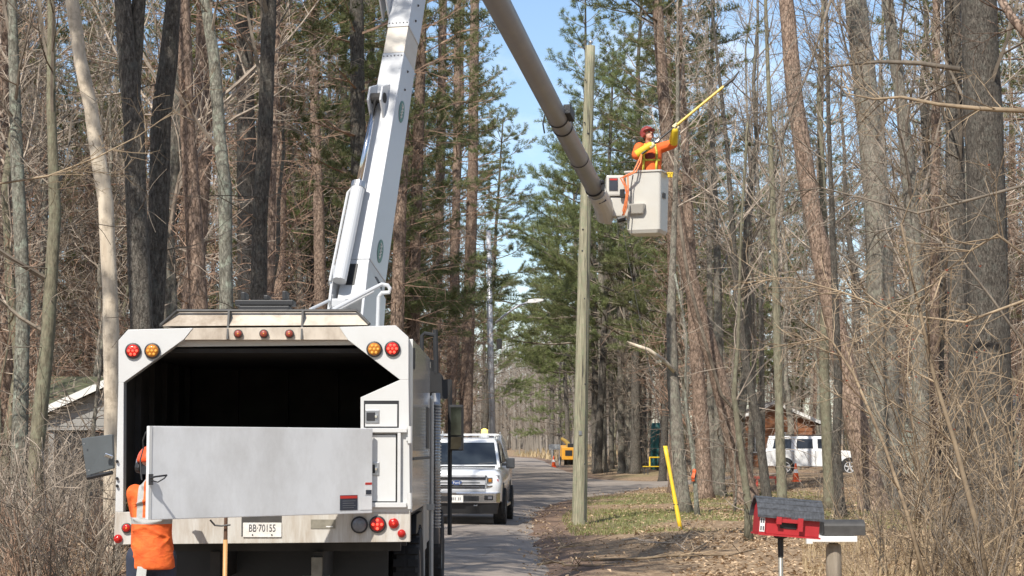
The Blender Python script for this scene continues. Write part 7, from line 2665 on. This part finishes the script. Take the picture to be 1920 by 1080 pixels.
def brush(protos, pts):
    for px, Y, s in pts:
        x = (px - 960) / F * Y
        place(rng.choice(protos), x, Y, s, rng.uniform(0, 6.28))
brush(SR, [(1650 + rng.uniform(-30, 320), rng.uniform(19, 33), rng.uniform(0.5, 0.8)) for _ in range(15)])
brush(SR[2:] + SR[:1], [(rng.uniform(1600, 1920), rng.uniform(20, 30), rng.uniform(0.45, 0.75)) for _ in range(8)])
brush(SR[1:2], [(1725, 24, 0.95), (1790, 27, 1.0), (1860, 23, 0.9), (1905, 28, 1.0)])
brush(SR[2:], [(rng.uniform(1540, 1680), rng.uniform(24, 38), rng.uniform(0.4, 0.6)) for _ in range(7)])
brush(SL, [(rng.uniform(-60, 215), rng.uniform(19, 34), rng.uniform(0.55, 0.95)) for _ in range(34)])
brush(SL, [(rng.uniform(-40, 330), rng.uniform(34, 48), rng.uniform(0.6, 0.9)) for _ in range(16)])
brush(SL, [(rng.uniform(1110, 1400), rng.uniform(112, 150), rng.uniform(0.8, 1.2)) for _ in range(14)])
brush(SL[:2], [(rng.uniform(1300, 1420), rng.uniform(58, 80), rng.uniform(0.5, 0.8)) for _ in range(8)])

# arching bare branches reaching in over the verge (from trees beside the frame)
def reach(label, pts, Y, r0, r1, twig, seed, kids=9, L=1.0, buds=0):
    rng = random.Random(seed)
    P_ = [at(a, b, Y + i * 0.15) for i, (a, b) in enumerate(pts)]
    root = thing('branch', label, 'branch', tuple(P_[0]))
    mb = MB().tube(P_, [r0 + (r1 - r0) * i / (len(P_) - 1) for i in range(len(P_))], 7)
    part('limb', mb, M[twig], root, smooth=True)
    tb = MB()
    bl = []
    for k in range(kids):
        t = rng.uniform(0.1, 1.0)
        p, r, d = along(P_, [0.02] * len(P_), t)
        cd = (d * 0.7 + perp(d, rng) * 0.8).normalized()
        grow(tb, rng, p, cd, L * rng.uniform(0.5, 1.2), 0.009, 1, 3, (4, 4, 3), 0.004, 0.25, 0.02, (30, 65), (bl, buds) if buds else None)
    part('twig_spray', tb, M[twig], root, fix=False)
    if bl:
        bb = MB()
        for p in bl:
            tuft(bb, rng, p, Vector((0, 0, 1)), 0.028, 6, 0.007)
        part('bud_cover', bb, M['bud'], root, fix=False, kind='stuff')
reach('long pale bare branch crossing the huge dark trunk', [(1925, 208), (1840, 204), (1760, 196), (1690, 182), (1640, 186), (1590, 176)], 24, 0.035, 0.010, 'twig_tan', 301, 12, 1.1)
reach('dark crooked branch crossing the broad grey trunk up high', [(1800, 130), (1720, 118), (1650, 116), (1600, 120), (1545, 128)], 30, 0.045, 0.015, 'twig_dark', 302, 12, 1.3)
reach('dark limb hanging over the huge trunk top with red buds', [(1930, 70), (1895, 30), (1872, -10)], 18, 0.05, 0.035, 'bark_red', 303, 6, 1.0, 0.08)
reach('arching thin branch with red buds in front of the huge dark trunk', [(1925, 480), (1870, 440), (1820, 470), (1760, 520), (1700, 600)], 20, 0.016, 0.006, 'twig_tan', 304, 12, 0.9, 0.12)
reach('dark sagging limb in front of the leaning pine behind the bucket', [(1262, 330), (1290, 520), (1322, 640), (1352, 740), (1395, 790)], 55, 0.05, 0.05, 'twig_dark', 305, 8, 1.4)
reach('slender pale stem bowing across the brush from the huge trunk', [(1735, 1090), (1700, 960), (1660, 840), (1600, 700), (1560, 640), (1500, 600)], 21, 0.026, 0.008, 'twig_tan', 306, 14, 0.8)
reach('grey leaning stem rising out of the tan brush', [(1850, 1090), (1830, 980), (1790, 830), (1750, 700), (1715, 540), (1690, 420)], 20, 0.036, 0.012, 'twig_tan', 307, 16, 1.0, 0.03)

reach('long thin pale branch crossing the lichen grey tree and the cream dead tree', [(-12, 346), (90, 330), (180, 296), (260, 255), (330, 205)], 22, 0.014, 0.005, 'twig_tan', 308, 10, 0.7)
reach('dark wiry branch arching before the broad grey trunk', [(1930, 345), (1830, 372), (1720, 400), (1620, 372), (1540, 352), (1470, 362)], 27, 0.024, 0.007, 'twig_dark', 309, 16, 1.1)
reach('long tan branch dipping before the big leaning red pine', [(1930, 560), (1810, 604), (1690, 590), (1580, 548), (1480, 520), (1400, 530)], 25, 0.018, 0.006, 'twig_tan', 310, 16, 0.9)
reach('dark drooping branch hanging in front of the slender olive stem', [(1560, -10), (1520, 120), (1470, 250), (1440, 380), (1400, 470)], 40, 0.03, 0.010, 'twig_dark', 311, 18, 1.5)
reach('dark forked branch spreading before the huge trunk at mid height', [(1930, 660), (1860, 560), (1790, 470), (1700, 420), (1620, 440)], 29, 0.022, 0.007, 'twig_dark', 312, 16, 1.2)

# ---- fallen branches on the verge
def fallen(label, a, b, r, twig, seed):
    rng = random.Random(seed)
    p0, p1 = ground(*a), ground(*b)
    pts = []
    for k in range(7):
        p = p0.lerp(p1, k / 6)
        p += Vector((rng.uniform(-.1, .1), rng.uniform(-.45, .45), 0))
        p.z = gz(p.x, p.y) + r + 0.01 + 0.05 * rng.random()
        pts.append(p)
    root = thing('fallen_branch', label, 'branch', tuple(pts[0]))
    part('limb', MB().tube(pts, [r * (1 - 0.1 * k) for k in range(7)], 6), M[twig], root, smooth=True)
    tb = MB()
    for k in range(7):
        p, r_, d = along(pts, [r] * 7, rng.uniform(0.15, 0.95))
        cd = (d * 0.8 + Vector((rng.uniform(-1, 1), rng.uniform(-1, 1), rng.uniform(0, 0.5)))).normalized()
        grow(tb, rng, p, cd, rng.uniform(0.3, 0.9), 0.010, 2, 3, (3, 3, 2), 0.005, 0.2, 0.0)
    part('twig_spray', tb, M[twig], root, fix=False)
fallen('long pale fallen branch lying across the leaf litter by the road', (1090, 1060), (1420, 1044), 0.024, 'twig_tan', 401)
fallen('short fallen stick half hidden in the shaded leaves', (1040, 1036), (1100, 1030), 0.022, 'twig_tan', 402)
fallen('crooked fallen branch lying between the guard and the mailbox', (1170, 1020), (1290, 1036), 0.022, 'twig', 403)
fallen('forked fallen branch propped in the leaves by the thin sapling', (1300, 1050), (1345, 1000), 0.02, 'twig_tan', 404)
fallen('thin fallen branch at the very edge of the asphalt', (1020, 1072), (1130, 1066), 0.02, 'twig_tan', 405)

# ---- leaf litter, grass and dry grass
rng = random.Random(600)
lm_ = MB()
def leaf(x, y, s):
    z = gz(x, y) + rng.uniform(0.005, 0.06)
    a = rng.uniform(0, 6.28)
    u = Vector((math.cos(a), math.sin(a), rng.uniform(-0.5, 0.5))) * s
    w = Vector((-math.sin(a), math.cos(a), rng.uniform(-0.5, 0.5))) * s * 0.6
    c = Vector((x, y, z))
    k = Vector((0, 0, s * rng.uniform(0.1, 0.6)))
    lm_.add([c - u, c - w * 0.9 + k, c + u, c + w * 0.9 + k], [(0, 1, 2), (0, 2, 3)])
cnt = 0
while cnt < 52000:
    y = 17 + 62 * rng.random() ** 1.5
    c, h = road_at(y)
    if rng.random() < 0.74:
        x = rng.uniform(c + h + 0.2, 0.29 * y + 1)
        n_ = noise.noise(Vector((x * 0.5, y * 0.5, 2.2)))
        if rng.random() > 0.55 + 0.6 * n_ + (0.35 if x > 5 else -0.1):
            continue
        if x - c - h < 1.8 and rng.random() < 0.75:
            continue
    else:
        x = rng.uniform(-0.29 * y - 1, c - h - 0.4)
    leaf(x, y, rng.uniform(0.022, 0.052))
    cnt += 1
for _ in range(700):
    y = rng.uniform(24, 60)
    c, h = road_at(y)
    leaf(c + h + rng.uniform(-1.0, 0.3), y, rng.uniform(0.025, 0.05))
ll = part('fallen_leaves', lm_, M['leaf'], None, fix=False)
tag(ll, 'dry tan fallen leaves scattered over the woodland floor', 'leaves', kind='stuff')

gb = MB()
def blade(m_, x, y, h, w, bend):
    z = gz(x, y) - 0.01
    a = rng.uniform(0, 6.28)
    d = Vector((math.cos(a), math.sin(a), 0))
    s = Vector((-d.y, d.x, 0)) * w
    p = Vector((x, y, z))
    q = p + Vector((0, 0, h * 0.6)) + d * bend * 0.35
    t = p + Vector((0, 0, h)) + d * bend
    m_.add([p - s, p + s, q + s * 0.7, q - s * 0.7, t], [(0, 1, 2, 3), (3, 2, 4)])
cnt = 0
while cnt < 16000:
    y = 39 + 30 * rng.random() ** 1.2
    c, h = road_at(y)
    x = rng.uniform(c + h + 0.7, min(10.5, 0.2 * y))
    if noise.noise(Vector((x * 0.35, y * 0.35, 1.3))) + noise.noise(Vector((x * 0.12, y * 0.12, 9.3))) + rng.uniform(-0.2, 0.35) < 0:
        continue
    blade(gb, x, y, rng.uniform(0.04, 0.11), 0.008, rng.uniform(0, 0.05))
    cnt += 1
go = part('grass', gb, M['grass'], None, fix=False)
tag(go, 'short patchy spring grass on the verge around the pole', 'grass', kind='stuff')
sb = MB()
cnt = 0
while cnt < 6500:
    if rng.random() < 0.6:
        y = rng.uniform(16, 34)
        x = (rng.uniform(1500, 1930) - 960) / F * y
    else:
        y = rng.uniform(232, 285)
        c, h = road_at(y)
        x = c + rng.uniform(-16, 16)
        if abs(x - c) < h + 0.6:
            continue
        blade(sb, x, y, rng.uniform(0.4, 0.9), 0.06, rng.uniform(0.1, 0.4))
        cnt += 1
        continue
    blade(sb, x, y, rng.uniform(0.08, 0.28), 0.005, rng.uniform(0.03, 0.2))
    cnt += 1
so = part('dry_grass', sb, M['straw'], None, fix=False)
tag(so, 'dry straw coloured grass under the brush and at the road bend', 'grass', kind='stuff')
print('OBJECTS', len(scene.objects), 'TRIS', sum(len(m.polygons) for m in bpy.data.meshes) * 2)
